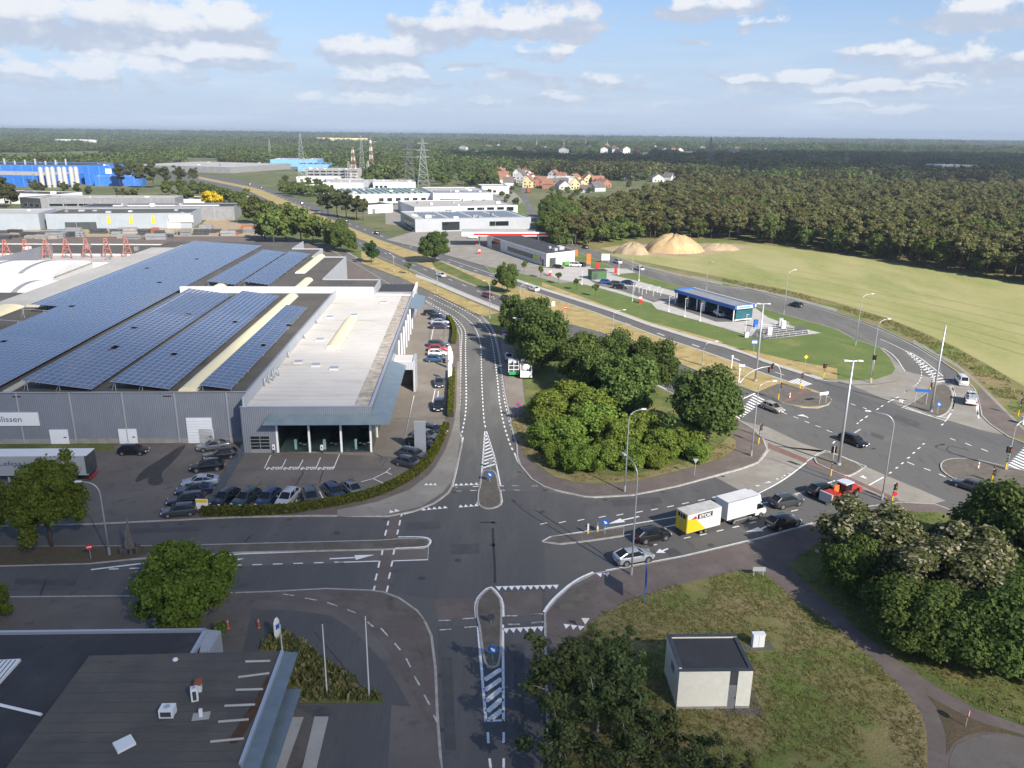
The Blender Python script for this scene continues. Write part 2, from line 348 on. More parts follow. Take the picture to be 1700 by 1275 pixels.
def ground_poly(name, pts, z, m, kind='structure', z0=None, smooth=0, parent=None):
    if smooth: pts = chaikin(pts, smooth)
    P = PL(pts, z); mb = MB()
    if z0 is None:
        n = len(P); a = sum(P[i].x * P[(i+1) % n].y - P[(i+1) % n].x * P[i].y for i in range(n))
        if a < 0: P = P[::-1]
        mb.add(P, [tuple(range(n))])
        o = mb.build(name, m, parent, fix=False)
    else:
        mb.prism(P, z0, z, bottom=False); o = mb.build(name, m, parent, fix=False)
    if kind and not parent: o['kind'] = kind
    return o
# ---------------------------------------------------------------- the base sheet to the horizon
mb = MB(); rad = [0, 60, 150, 400, 1000, 3000, 9000, 30000]; NS = 48; vs = [(0, 300, -.06)]; fs = []
for r_ in rad[1:]:
    for k in range(NS): an = 2 * math.pi * k / NS; vs.append((r_ * math.sin(an), 300 + r_ * math.cos(an), -.06))
for k in range(NS): fs.append((0, 1 + (k + 1) % NS, 1 + k))
for j in range(len(rad) - 2):
    o0 = 1 + j * NS; o1 = o0 + NS
    for k in range(NS): fs.append((o0 + k, o0 + (k+1) % NS, o1 + (k+1) % NS, o1 + k))
mb.add(vs, fs); mb.build('ground', M_ground, fix=True)['kind'] = 'structure'
# asphalt of the whole junction
ground_poly('road', [(-420,1420),(-420,800),(560,421),(640,398),(1030,432),(1320,495),(1600,570),(1850,700),(1850,1420)], 0.0, M_asph)
ground_poly('road_surface', [(-420,985),(-420,868),(0,874),(400,860),(640,860),(760,815),(900,815),(985,830),(1130,812),(1230,786),(1275,760),(1300,800),(1100,862),(905,900),(905,1010),(760,1000),(660,985),(400,978)], .004, M_asph_d)
ground_poly('road_surface', [(726,1040),(800,1036),(900,1030),(912,1420),(738,1420)], .008, M_asph_d)
WEST = [(570,425),(600,441),(649,471),(689,493),(703,501),(722,513),(745,525),(757,536),(765,556),(766,605),(765,662),(761,707),(768,728),(762,772),(753,810)]
EAST = [(577,418),(609,438),(644,451),(670,463),(706,480),(750,500),(786,518),(797,523),(810,535),(820,551),(825,569),(829,588),(834,633),(837,652),(842,676),(851,718),(861,746),(880,767)]
ground_poly('service_road', WEST + [(757,812),(800,806),(832,806),(866,786)] + EAST[::-1], .008, M_asph_l)
# carriageways
FAR_UP = [(200,276),(330,289),(400,299.5),(433,308.5),(515,338),(562,358),(633,387),(699,415),(745,430),(820,455),(861,468),(900,481),(1016,518),(1076,540),(1147,562),(1200,576),(1243,590),(1266,600),(1302,612),(1355,629),(1367,631)]
FAR_LO = [(200,279),(330,293),(415,310),(433,315),(501,343),(574,374.5),(625,396),(653,406),(706,423.5),(776,450.5),(824,465),(900,489.5),(985,518),(1059,546),(1090,558),(1164,582),(1229,605),(1258,617),(1309,634),(1331,640),(1370,654)]
NEAR_UP = [(200,282),(330,297),(400,311),(450,334),(510,362),(560,384),(600,398),(625,408),(674,429),(741,456),(799,479),(835,493),(880,511),(943,537),(997,551),(1060,577),(1116,598),(1157,615),(1223,638),(1256,651),(1298,668)]
NEAR_LO = [(200,286),(330,303),(400,321),(450,346),(510,374),(560,396),(600,411),(635,426),(678,444),(723,465),(776,487.5),(831,509.5),(880,533),(960,574),(1040,613),(1107,646),(1216,692),(1235,703)]
ground_poly('highway', FAR_UP + [(1453,640),(1560,699),(1675,727),(1760,748),(1760,775),(1600,728),(1480,690)] + FAR_LO[::-1], .006, M_asph, smooth=0)
ground_poly('highway', NEAR_UP + [(1358,690),(1440,725),(1560,768),(1560,800),(1470,800),(1370,757),(1290,722)] + NEAR_LO[::-1], .010, M_asph)
ground_poly('highway_surface', [(1367,634),(1480,676),(1560,702),(1675,730),(1760,750),(1760,770),(1640,735),(1540,716),(1440,684),(1360,655)], .014, M_asph_d)
R_UP = [(842,281),(856,296),(872,312),(877,330),(895,362),(915,388),(953,404),(983,414),(1013,424.5),(1034,433),(1067,444),(1120,457.5),(1200,475),(1240,479),(1319,498),(1390,519),(1459,543),(1516,570),(1557,595),(1590,618),(1617,645),(1626,668),(1629,689),(1641,702),(1674,725),(1720,743)]
R_LO = [(837,281),(849,296),(864,312),(866,330),(878,362),(898,388),(930,404),(958,418.5),(997,434),(1016,442.5),(1052,452.5),(1094,465.5),(1147,479.5),(1200,493),(1231,501.5),(1302,522),(1390,546.5),(1420,563),(1462,577)]
ground_poly('side_road', R_UP[:18] + [(1557,595),(1570,640),(1520,672),(1486,650)] + [(1490,600)] + R_LO[::-1], .016, M_asph_l)
ground_poly('side_road_apron', [(1486,629),(1499,615),(1540,625),(1575,640),(1590,620),(1617,645),(1626,668),(1629,690),(1641,703),(1668,722),(1640,717),(1560,694),(1500,676),(1414,640),(1453,637)], .020, M_conc)
ground_poly('trade_yard', [(690,330),(760,318),(850,316),(866,330),(880,364),(897,388),(840,384),(700,378),(640,372),(640,345)], -.03, M_conc)
# lighter concrete lanes of the crossing
ground_poly('turning_lane', zp('I', (95,800),(250,835),(440,925),(620,985),(560,965),(470,1035),(330,1140),(150,1218),(-44,1113),(110,1065),(200,1030),(255,960),(240,935)), .012, M_paver if False else M_conc)
ground_poly('turning_lane', zp('b', (655,700),(790,760),(1010,850),(1180,925),(1100,945),(900,930),(760,900),(640,850),(480,790),(600,735)), .016, M_conc)
ground_poly('cycle_crossing', zp('b', (0,540),(240,640),(560,775),(870,915),(840,925),(540,790),(210,660),(0,575)), .020, M_paver_red)
ground_poly('lane_surface', [(400,921),(635,914),(712,911),(710,930),(630,933),(400,940),(180,946),(300,930)], .012, M_yard)
ground_poly('lane_surface', zp('L', (1090,730),(1320,720),(1325,835),(1115,850)), .012, M_paver)
ground_poly('lane_surface', zp('L', (1480,690),(1700,680),(1700,815),(1485,830)), .012, M_paver)
for k, (w_, q) in enumerate([('L', [(790,455),(865,455),(858,520),(775,520)]), ('L', [(775,522),(855,520),(825,690),(748,690)]), ('L', [(840,262),(905,262),(885,385),(812,385)])]):
    ground_poly('cycle_crossing', zp(w_, *q), .016 + .001 * k, M_paver)
# ---------------------------------------------------------------- raised blocks with kerbs
KZ = .12
def block(name, pts, m, smooth=1, z=KZ, kw=.22):
    pts = chaikin(pts, smooth) if smooth else pts
    P = PL(pts, z); mb = MB(); mb.prism(P, -.04, z - .004, bottom=False); o = mb.build(name, m, fix=False); o['kind'] = 'structure'
    # kerb stones along the rim
    n = len(P); a = sum(P[i].x * P[(i+1) % n].y - P[(i+1) % n].x * P[i].y for i in range(n))
    if a < 0: P = P[::-1]
    mb = MB(); vs = []; fs = []
    for i in range(n):
        t = (P[(i+1) % n] - P[i-1]); t.z = 0; t.normalize(); q = Vector((-t.y, t.x, 0))
        o_, i_ = P[i] - q * .02, P[i] + q * kw
        vs += [(o_.x, o_.y, -.03), (o_.x, o_.y, z + .004), (i_.x, i_.y, z + .004)]
    for i in range(n):
        j = (i + 1) % n; fs += [(3*i, 3*j, 3*j+1, 3*i+1), (3*i+1, 3*j+1, 3*j+2, 3*i+2)]
    mb.add(vs, fs); mb.build('kerb', M_kerb, o, fix=False)
    return o
KERB_W = [(-420,884),(0,873),(148,870),(400,858),(520,856),(644,857),(690,848),(722,835),(745,818),(751,808),(760,772),(768,738),(767,726),(760,707),(764,662),(765,605),(764,556),(756,537),(744,526),(721,514),(702,502),(688,494),(648,472),(599,442),(569,426)]
block('dealer_pavement', KERB_W + [(540,408),(440,392),(-420,395)], M_paver, 0)
P2_W = [(609,438),(644,451),(670,463),(706,480),(750,500),(786,518),(797,523),(810,535),(820,551),(825,569),(829,588),(834,633),(837,652),(842,676),(851,718),(861,746),(880,767)]
P2_S = [(858,757),(863,772),(882,795),(902,807),(920,813),(969,824),(985,825),(1050,822),(1125,807),(1200,786),(1233,777),(1260,767),(1275,746),(1268,728),(1250,710),(1228,697)]
block('wooded_verge', [(541,400),(577,418)] + P2_W[:-2] + [(857,738)] + P2_S + [(1190,683),(1107,648),(1040,615),(960,576),(880,536),(831,513),(776,491),(723,468),(678,447),(635,428),(600,413),(560,398)], M_paver, 0)
ground_poly('verge_grass', [(848,700),(871,684),(871,640),(862,604),(853,577),(834,566),(822,548),(812,533),(799,521),(787,516),(750,498),(706,478),(670,461),(644,449),(609,436),(575,416),(548,402),(560,400),(600,414),(635,430),(678,448),(723,472),(776,496),(828,519),(880,542),(960,580),(1040,617),(1107,650),(1160,674),(1190,688),(1208,706),(1221,728),(1222,743),(1200,761),(1150,776),(1065,797),(1010,804),(960,802),(920,792),(875,760),(854,720)], KZ + .012, M_grass)
ground_poly('verge_dry_grass', [(851,700),(868,690),(880,720),(900,760),(960,785),(1040,790),(1120,772),(1180,752),(1210,725),(1221,730),(1222,743),(1200,760),(1150,775),(1065,796),(1010,803),(960,801),(920,791),(875,759),(855,720)], KZ + .016, M_dgr)
ground_poly('verge_dry_grass', [(600,437),(670,463),(750,501),(800,525),(828,519),(776,497),(723,474),(678,450),(635,432),(600,417)], KZ + .016, M_dry)
ground_poly('parking_bay', zp('g', (440,400),(620,480),(700,700),(740,985),(780,1275),(600,1480),(530,1275),(490,1000),(450,700)), KZ + .02, M_lot)
ground_poly('hard_shoulder', [(690,455),(723,466.5),(776,489),(831,511.5),(831,517),(776,494.5),(723,472),(690,459)], KZ + .024, M_slab)
block('highway_median', NEAR_UP[1:-1] + [(1298,668),(1330,676),(1358,677),(1376,671),(1381,663),(1370,654.5)] + FAR_LO[1:-1][::-1], M_dry, 0, kw=.15)
ground_poly('median_pavers', zp('j', (560,520),(860,400),(960,400),(1190,470),(1470,540),(1600,600),(1620,640),(1540,700),(1300,720),(1050,690),(850,640),(640,540)), KZ + .008, M_island)
ground_poly('median_path', zp('j', (920,640),(1030,640),(1340,490),(1240,465)), KZ + .012, M_paver_red)
ground_poly('median_grass', zp('d', (650,300),(730,300),(1100,470),(1400,590),(1330,620),(1000,500),(700,370)), KZ + .01, M_grass)
P4 = FAR_UP[9:] + [(1414,636),(1453,634.5),(1486,627),(1497,616),(1494,607),(1478,591)] + R_LO[7:][::-1] + [(930,404),(898,388),(880,364),(867,335),(760,400)]
block('green_island', P4, M_lawn, 0, kw=.18)
ground_poly('hard_shoulder', FAR_UP[9:18] + [(1355,629),(1367,630)] + [(1365,626),(1300,607),(1266,595),(1200,571),(1147,557),(1076,535),(1016,513),(900,477),(824,452)], KZ + .012, M_slab)
ground_poly('island_edge', zp('I', (560,565),(720,575),(850,570),(940,540),(960,510),(930,450),(870,390),(1000,500),(1010,540),(960,580),(850,597),(720,600)), KZ + .010, M_conc)
ground_poly('verge_dry_grass', zp('e', (0,540),(300,650),(700,800),(1000,900),(1699,1090),(1699,1060),(1000,870),(700,760),(300,610),(0,500)), KZ + .008, M_dry)
ground_poly('verge_dry_grass', zp('i', (600,620),(870,690),(1300,790),(1699,860),(1699,960),(1500,940),(1200,860),(1000,780),(860,730)), KZ + .008, M_dry)
ground_poly('wash_lot', zp('e', (0,370),(100,370),(420,340),(480,370),(700,370),(800,375),(880,410),(720,425),(640,430),(900,490),(1290,600),(1699,690)) + [(1255,512)] + zp('i', (1050,380),(1240,450),(1550,525),(1000,590),(850,545),(600,470),(0,300)) + zp('e', (1030,700),(700,600),(500,545),(150,470),(0,400)), KZ + .016, M_slab)
ground_poly('wash_parking', zp('e', (430,470),(650,530),(850,540),(1260,640),(1050,690),(770,590),(520,530)), KZ + .022, M_asph_l)
ground_poly('wash_floor', zp('i', (60,245),(200,205),(760,420),(880,405),(700,420),(560,420)), KZ + .024, M_asph_d)
ground_poly('store_lot', [(640,398),(700,412),(800,440),(900,462),(930,470),(960,468),(900,440),(958,420),(930,405),(880,402),(840,385),(700,380)], KZ + .008, M_conc)
block('field_side', R_UP[5:] + [(1900,800),(2300,560),(2000,420),(1200,388),(1010,395),(930,384)], M_mix, 0)
ground_poly('wheat_field', [(1012,424),(1060,412),(1160,405),(1250,404),(1409,425),(1541,446),(1663,467),(1800,492),(2150,560),(1900,700),(1700,641),(1640,606),(1590,578),(1533,552),(1470,527),(1380,500),(1300,480),(1200,461),(1100,441)], KZ + .02, M_field)
for k in range(5):                                                   # tramlines in the crop
    dy = k * 13
    a = [(1050 + 30*k, 417 + dy*.9), (1250 + 20*k, 437 + dy), (1500 + 10*k, 484 + dy*1.1), (1720, 530 + dy*1.3)]
    for off in (0, 2.4):
        mb = MB(); P = PL(chaikin(a, 2, False), 0); P = [p + Vector((0, off, 0)) for p in P]; strip(mb, P, .35, KZ + .03)
        mb.build('tramline', mat('M_tramline', (.175,.185,.06), .95, col2=(.23,.235,.085), scale=.4), fix=False)['kind'] = 'structure'
ground_poly('cycle_path', zp('I', (1420,640),(1440,620),(1560,720),(1678,850),(1678,900),(1590,880),(1480,805),(1445,750),(1430,690)), KZ + .01, M_paver)
ground_poly('cycle_path', zp('I', (1060,365),(1200,440),(1310,505),(1420,600),(1560,740),(1678,855),(1678,840),(1560,720),(1400,560),(1300,480),(1060,345)), KZ + .014, M_conc)
ground_poly('hard_shoulder', zp('e', (640,240),(950,355),(1250,430),(1699,530),(1699,510),(1250,412),(950,338),(640,226)), KZ + .012, M_conc)
ground_poly('hard_shoulder', zp('i', (330,0),(850,103),(1300,213),(1699,328),(1699,300),(1300,190),(850,85),(330,-15)), KZ + .016, M_conc)
ground_poly('sand_ground', zp('C', (740,800),(900,780),(1500,770),(1699,790),(1550,830),(1300,850),(900,850)), KZ + .03, M_spoil)
SE_K = [(911,1420),(909,1245),(904,1097),(903,1018),(921,995),(947,971),(985,951.5),(1006,947.5),(1135,923),(1262,893),(1350,868),(1400,852),(1440,840),(1490,833),(1552,836),(1640,868),(1850,940)]
block('south_east_pavement', SE_K + [(1850,1420)], M_paver, 0)
ground_poly('rough_grass', [(925,1420),(924,1290),(928,1150),(950,1072),(967,1045),(991,1026),(1041,998),(1123,971),(1221,949),(1250,950),(1271,953),(1316,993),(1379,1036),(1419,1068),(1462,1108),(1501,1145),(1528,1182),(1538,1214),(1541,1290),(1545,1420)], KZ + .01, M_mix)
ground_poly('rough_grass', [(1309,936),(1325,925),(1350,905),(1420,872),(1480,850),(1560,850),(1850,960),(1850,1260),(1720,1213),(1620,1176),(1554,1139),(1488,1094),(1435,1054),(1382,1005),(1337,970)], KZ + .01, M_grass)
ground_poly('rough_grass', zp('Q', (1090,655),(1250,745),(1450,835),(1699,905),(1699,925),(1600,900),(1450,885),(1350,905),(1260,955),(1215,1035),(1210,900),(1150,730)), KZ + .008, M_soil)
ground_poly('cul_de_sac', zp('Q', (1230,1114),(1235,1045),(1275,970),(1360,925),(1450,905),(1600,915),(1850,950),(1850,1300),(1230,1300)), KZ + .012, M_yard)
block('south_west_pavement', [(-420,994),(0,990),(233,988),(450,981),(541,976),(617,979),(638,982),(664,992),(694,1013),(709,1035),(718,1055),(725,1112),(728,1186),(736,1290),(740,1420),(-420,1420)], M_paver, 0)
ground_poly('forecourt', zp('M', (0,50),(240,60),(480,95),(640,150),(720,210),(830,350),(930,520),(1030,700),(1100,830),(1130,1003),(1140,1200),(-1400,1200),(-1400,50)), KZ + .006, M_yard)
ground_poly('forecourt_asphalt', zp('M', (60,110),(260,110),(500,140),(600,200),(700,290),(800,400),(880,520),(960,660),(800,640),(330,640),(0,400)), KZ + .010, M_asph_d)
ground_poly('forecourt_asphalt', zp('M', (310,650),(850,640),(830,1003),(820,1200),(200,1200),(470,760)), KZ + .014, M_asph_d)
ground_poly('planting_bed', zp('M', (140,300),(170,240),(240,230),(400,340),(560,450),(700,560),(800,610),(800,635),(330,635),(330,560),(260,545),(310,380),(100,340)), KZ + .02, M_mix)
ground_poly('gravel_strip', zp('M', (265,715),(355,715),(250,1010),(190,1010)), KZ + .024, M_slab); ground_poly('gravel_strip', zp('M', (415,712),(495,712),(425,1010),(345,1010)), KZ + .024, M_slab)
ground_poly('yard', [(-420,800),(-420,742),(0,742),(400,738),(412,745),(395,765),(380,800),(330,858),(148,868),(0,871),(-420,880)], KZ + .008, M_yard)
ground_poly('yard_weeds', zp('E', (0,905),(740,935),(760,985),(500,985),(0,975)), KZ + .014, M_grass)
ground_poly('oil_stain', zp('E', (1180,950),(1235,940),(1130,1060),(1050,1130),(1080,1190),(1010,1215),(960,1190),(990,1150),(870,1200),(930,1110),(1050,1040)), KZ + .014, mat('M_stain', (.035,.032,.03), .6, col2=(.06,.055,.05), scale=1.5), smooth=1)
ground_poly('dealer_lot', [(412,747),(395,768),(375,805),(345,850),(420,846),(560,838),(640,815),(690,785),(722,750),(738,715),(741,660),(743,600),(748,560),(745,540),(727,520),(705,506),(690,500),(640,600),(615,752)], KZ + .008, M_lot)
ground_poly('dealer_lot_shade', [(412,747),(395,768),(375,805),(345,850),(420,846),(560,838),(640,815),(690,785),(700,760),(618,757)], KZ + .012, M_yard)  # darker sheet: cloud shade painted over the front of the lot
ground_poly('sidewalk_strip', zp('c', (795,0),(790,300),(770,430),(720,580),(650,700),(600,760),(480,850),(270,930),(0,985),(0,1030),(330,1020),(560,960),(700,870),(755,800),(790,690),(815,520),(812,400),(818,250),(815,0)), KZ + .008, M_conc)
# traffic islands
def island(name, pts, m=None, smooth=1): return block(name, pts, m or M_island, smooth, z=.13, kw=.18)
island('traffic_island', zp('c', (955,730),(948,830),(932,860),(932,945),(965,972),(1020,978),(1082,957),(1094,930),(1084,850),(1074,830),(1063,760),(1045,725),(1000,718)))
island('traffic_island', zp('L', (1405,660),(1340,720),(1326,770),(1330,835)) + zp('M', (1345,205),(1358,330),(1378,425),(1430,438),(1468,408),(1474,200)) + zp('L', (1475,740),(1440,690)))
island('median_strip', [(-420,911),(0,906.5),(254,905.5),(400,902),(635,896),(662,893.5),(709,893.5),(715,899),(711,907),(703,909.5),(656,911),(632,912),(400,917),(300,923),(220,928),(148,935),(0,939),(-420,947)], smooth=0)
ground_poly('median_soil', [(-420,912),(0,907),(254,906.5),(258,909),(240,921),(219,927),(148,934.5),(0,938.5),(-420,946)], .14, M_soil)
island('traffic_island', [(901,899),(917,889.5),(977,882.5),(1036,874),(1036,889),(979,897.5),(930,903)], smooth=0)
island('traffic_island', [(1346,764),(1366,749.5),(1381,751),(1437,774),(1425,783),(1408,791),(1385,783)])
island('traffic_island', [(1499,677),(1540,651),(1547,639),(1569,636.5),(1580,645),(1583,663),(1578,680),(1566,690),(1551,691.5),(1510,675)])
island('traffic_island', [(1560,770),(1568,763),(1586,760),(1615,761),(1667,773),(1760,795),(1760,860),(1660,825),(1592,799.5),(1564,783)])
for q in ([('L', (490,690),(740,690),(690,735),(600,735))], [('L', (815,705),(905,735),(1000,805),(1050,870),(860,815),(820,770))], [('M', (1030,240),(1065,240),(1085,440),(1060,460),(985,300))]):
    for w_, *pp in q: ground_poly('pavement_bed', chaikin(zp(w_, *pp), 1), KZ + .018, M_island)
ground_poly('pavement_bed', chaikin(zp('N', (225,800),(270,730),(400,640),(480,610),(480,660),(430,740),(330,795)), 1), KZ + .018, M_island)
# repair patches, drains and covers
for w_, q in [('L', [(930,300),(1120,290),(1130,330),(935,340)]), ('L', [(1180,420),(1340,415),(1350,470),(1185,478)]), ('N', [(860,450),(920,440),(970,487),(905,503)]), ('a', [(860,920),(1180,900),(1200,940),(870,965)]), ('b', [(850,350),(1020,410),(990,440),(820,375)]), ('b', [(690,470),(780,500),(760,520),(680,490)]), ('M', [(1130,380),(1190,380),(1215,900),(1150,900)]), ('M', [(1540,300),(1600,300),(1600,800),(1545,800)]), ('J', [(100,680),(480,690),(470,730),(90,715)]), ('J', [(800,370),(1250,355),(1250,385),(800,400)])]:
    ground_poly('road_patch', zp(w_, *q), .0215, M_patch)
for i, (x, y) in enumerate([(755,815), (862,782), (905,812), (1005,828), (1100,815), (1200,789), (640,861), (480,861), (300,868), (100,875), (730,1120), (733,1210), (900,1120), (902,1200), (930,992), (1100,932), (1300,884)]):
    c = G(x, y + 2); mb = MB(); mb.box((c.x, c.y, .022), (.55, .4, .012)); mb.build('drain_cover', M_cover, None)['kind'] = 'structure'
for (x, y) in [(820,868), (818,905), (900,850), (760,930), (560,885), (700,960), (1080,905), (1180,905), (1450,745), (1380,715)]:
    c = G(x, y); mb = MB(); mb.disc((c.x, c.y, .022), .38, n=14, th=.012); mb.build('manhole_cover', M_cover, None)['kind'] = 'structure'
# ================================================================ painted markings: every line, dash, triangle and arrow is a piece of one road part
MZ = .026
marks = empty('road_markings', (0, 0, 0)); marks['kind'] = 'structure'
def mk(mb, name='marking', m=None):
    o = mb.build(name, m or M_white, marks, fix=False); return o
def line(pts, w=.2, z=MZ, m=None, name='line'):
    mb = MB(); strip(mb, PL(pts), w, z); return mk(mb, name, m)
def dashes(pts, w=.16, dash=1.0, gap=1.0, z=MZ, m=None, name='dash', s0=0):
    P = PL(chaikin(pts, 2, False)); L = plen(P); s = s0; out = []
    while s + dash <= L:
        q = sub(P, s, s + dash)
        if len(q) > 1:
            mb = MB(); strip(mb, q, w, z); out.append(mk(mb, name, m))
        s += dash + gap
def zline(w_, pts, **k): return line(zp(w_, *pts), **k)
def segs(w_, lst, w=.18, m=None, z=MZ):
    for a, b in lst: line(zp(w_, a, b), w, z=z, m=m, name='dash')
def tris(w_, a, b, n, size, up, z=MZ):
    A, B = PL(zp(w_, a, b)); d = (B - A); t = d.normalized(); q = Vector((-t.y, t.x, 0)) * (1 if up else -1)
    if (q.y > 0) != up: q = -q
    for i in range(n):
        c = A + d * (i / max(1, n - 1)); mb = MB()
        mb.add([(c.x - t.x*size*.42, c.y - t.y*size*.42, z), (c.x + t.x*size*.42, c.y + t.y*size*.42, z), (c.x + q.x*size, c.y + q.y*size, z)], [(0, 1, 2)]); mk(mb, 'yield_triangle')
CY = dict(w=.24, dash=1.0, gap=.95)
dashes(zp('o', (700,100),(800,180),(940,250),(1150,370),(1270,510),(1335,600),(1350,700),(1335,900),(1330,1250)) + [(764,640),(764,670),(760,708),(755,728),(741,760)], **CY)
dashes(zp('o', (720,100),(880,190),(1080,310),(1230,400),(1370,550),(1420,660),(1410,900),(1415,1250)) + [(774,640),(774,682),(768,715),(763,735),(751,764)], **CY)
dashes(zp('o', (760,35),(870,90),(1050,180),(1220,265),(1400,390),(1540,510),(1640,690),(1690,950)) + [(799,602),(800,640),(803,695),(806,710)], w=.2, dash=1.1, gap=.95)
dashes(zp('o', (860,0),(1000,65),(1250,195),(1520,340),(1690,450)) + zp('g', (120,90),(240,200),(300,320),(345,580),(385,890),(420,1270)) + [(830,670),(836,705),(847,739),(853,751)], **CY)
dashes([(578,420),(609,438.5),(644,451.5),(670,463.5),(706,480.5),(750,500.5),(785,519)] + zp('g', (130,20),(250,130),(330,260),(375,420),(410,580),(455,960),(490,1240)) + [(840,675),(850,717),(860,745),(879,766)], **CY)
for q in ([(769,726),(760,772),(751,809)], [(745,818),(728,832),(710,841),(690,849),(670,854)], [(854,752),(862,772),(882,795),(902,807)], [(920,814),(945,820),(970,824)]): line(chaikin(q, 2, False), .22)
line(chaikin([(985,827),(1050,823.5),(1125,808.5),(1200,788),(1233,779),(1260,769),(1277,747)], 2, False), .14, m=M_white_worn)
line(zp('c', (980,465),(960,730),(945,830)), .2); line(zp('c', (990,465),(1040,620),(1065,730),(1085,830)), .2)
for i in range(10):
    f = (i + .6) / 10.5; y0 = 490 + f * 240; xl = 980 - (y0 - 465) / 265 * 20; xr = 990 + (y0 - 465) / 265 * 75
    line(zp('c', (xl, y0), (xr, y0 - 14 - 18 * f)), .42)
for q in ([(945,830),(900,832)], [(885,858),(940,858),(930,945),(955,968)], [(1085,828),(1108,828)], [(1112,856),(1083,856),(1094,930),(1085,955)], [(195,0),(195,0.1)]): 
    if len(q) > 1 and q[0] != (195,0): zline('c', q, w=.2)
segs('c', [((780,838),(800,838)), ((790,862),(825,862)), ((1160,826),(1205,828)), ((1170,855),(1215,856)), ((1290,828),(1330,828))], .14, M_white_worn)
tris('c', (575,990), (718,976), 5, .75, True); tris('c', (822,970), (925,962), 4, .75, True); tris('c', (790,826), (925,820), 5, .75, True)
tris('c', (590,828), (648,828), 3, .7, True, KZ + .02); tris('c', (363,1010), (398,1003), 2, .8, True, KZ + .02)
segs('c', [((338,1030),(345,1015)), ((333,1090),(340,1060)), ((316,1158),(326,1120)), ((423,1030),(430,1015)), ((411,1090),(418,1055)), ((397,1150),(405,1118))], .2)
segs('L', [((795,482),(800,448)), ((860,480),(867,447)), ((775,553),(783,515)), ((848,547),(856,515)), ((758,625),(768,587)), ((834,616),(843,580)), ((748,685),(756,655)), ((822,690),(831,655))], .2)
line([(151,946),(225,937),(299,929),(400,919.8),(520,915.5),(632,912.4)], .26)
for x in range(181, 560, 34): line([(x, 945 - (x - 181) * .0305), (x + 16, 944.6 - (x - 181) * .0305)], .2, name='dash')
zline('L', [(550,523),(780,516)], w=.2); zline('L', [(855,515),(1055,508)], w=.2); zline('L', [(1060,420),(1055,508)], w=.08, m=M_white_worn)
line(chaikin([(661,893),(706,892.8),(716,898),(713,907),(703,910),(656,911.8)], 2, False), .22, z=.142)
def arrow(w_, tail, neck, tip, side=0.0, wd=.16, hw=.55):
    """lane arrow: shaft from tail to neck, bent head to the tip"""
    T, Nk, Tp = PL(zp(w_, tail, neck, tip)); mb = MB(); strip(mb, [T, Nk], wd * 1.6, MZ)
    d = (Tp - Nk).normalized(); q = Vector((-d.y, d.x, 0))
    mb.add([(Nk + q * hw).to_tuple()[:2] + (MZ + .001,), (Nk - q * hw).to_tuple()[:2] + (MZ + .001,), (Tp.x, Tp.y, MZ + .001)], [(0, 1, 2)]); mk(mb, 'lane_arrow')
arrow('L', (500,503), (645,496), (755,480)); arrow('J', (1330,592), (1410,580), (1535,556)); arrow('a', (1045,1030), (935,1055), (840,1080)); arrow('N', (880,445), (850,458), (812,470)); arrow('N', (1440,318), (1405,335), (1318,352))
arrow('b', (890,275), (890,262), (870,245)); arrow('b', (650,778), (640,768), (610,765)); arrow('j', (1290,880), (1230,850), (1130,848))
line(chaikin(zp('L', (1328,838),(1322,760),(1340,715),(1405,655),(1440,685),(1478,740),(1482,830)), 1, False), .24)
zline('M', [(1338,205),(1383,740)], w=.24); zline('M', [(1478,195),(1482,740)], w=.24); zline('M', [(1383,738),(1483,735)], w=.22)
for a, b in [((1374,508),(1470,445)), ((1377,566),(1470,500)), ((1382,628),(1472,555)), ((1389,687),(1475,613)), ((1402,733),(1475,676))]: zline('M', [a, b], w=.5)
segs('M', [((1393,803),(1397,865)), ((1483,803),(1483,862)), ((1403,950),(1410,1003)), ((1483,950),(1483,1003)), ((1415,1060),(1422,1110)), ((1483,1060),(1483,1110))], .2)
segs('L', [((1115,852),(1185,850)), ((1250,842),(1330,837)), ((1120,905),(1187,900)), ((1260,890),(1340,885)), ((1490,825),(1560,825)), ((1630,820),(1700,817)), ((1505,873),(1575,872)), ((1640,867),(1700,862))], .15, M_white_worn)
segs('N', [((100,820),(175,815)), ((110,865),(180,860))], .18)
tris('L', (1455,658), (1775,650), 10, .85, False); tris('L', (1495,895), (1690,885), 6, .85, False); tris('N', (310,878), (390,888), 3, .8, False, KZ + .02); tris('N', (492,590), (530,588), 2, .8, False, KZ + .02)
ROW1 = [(160,308),(265,300),(370,288),(490,270),(590,258),(700,242),(785,228),(875,211),(960,193),(1050,175),(1130,157),(1210,137),(1290,118),(1360,97),(1425,77),(1490,52),(1540,30)]
segs('N', [((x, y), (x + 38, y - 8)) for x, y in ROW1], .17)
segs('N', [((x, y), (x + 38, y - 9)) for x, y in [(780,430),(970,388),(1060,370),(1155,348),(1245,327),(1340,302),(1575,235)]], .17)
for q in ([(520,333),(930,265)], [(510,388),(670,365)], [(860,325),(930,310)], [(1390,195),(1445,183)], [(1590,140),(1660,120)], [(170,405),(215,378),(430,345)], [(170,405),(260,420),(440,402)]): zline('N', q, w=.2)
line(chaikin(zp('I', (160,1225),(330,1140),(465,1035)), 2, False), .2); line(chaikin(zp('I', (465,1030),(560,965),(605,975)), 1, False), .2, m=M_white_worn); zline('I', [(605,975),(800,1055),(700,1115)], w=.2, m=M_white_worn)
line(chaikin([(985,951.5),(965,960),(947,971),(933,983),(920,995),(909,1008),(903,1018)], 1, False), .3, z=KZ + .01); line([(1006,947),(1135,923),(1262,893),(1350,868)], .2)
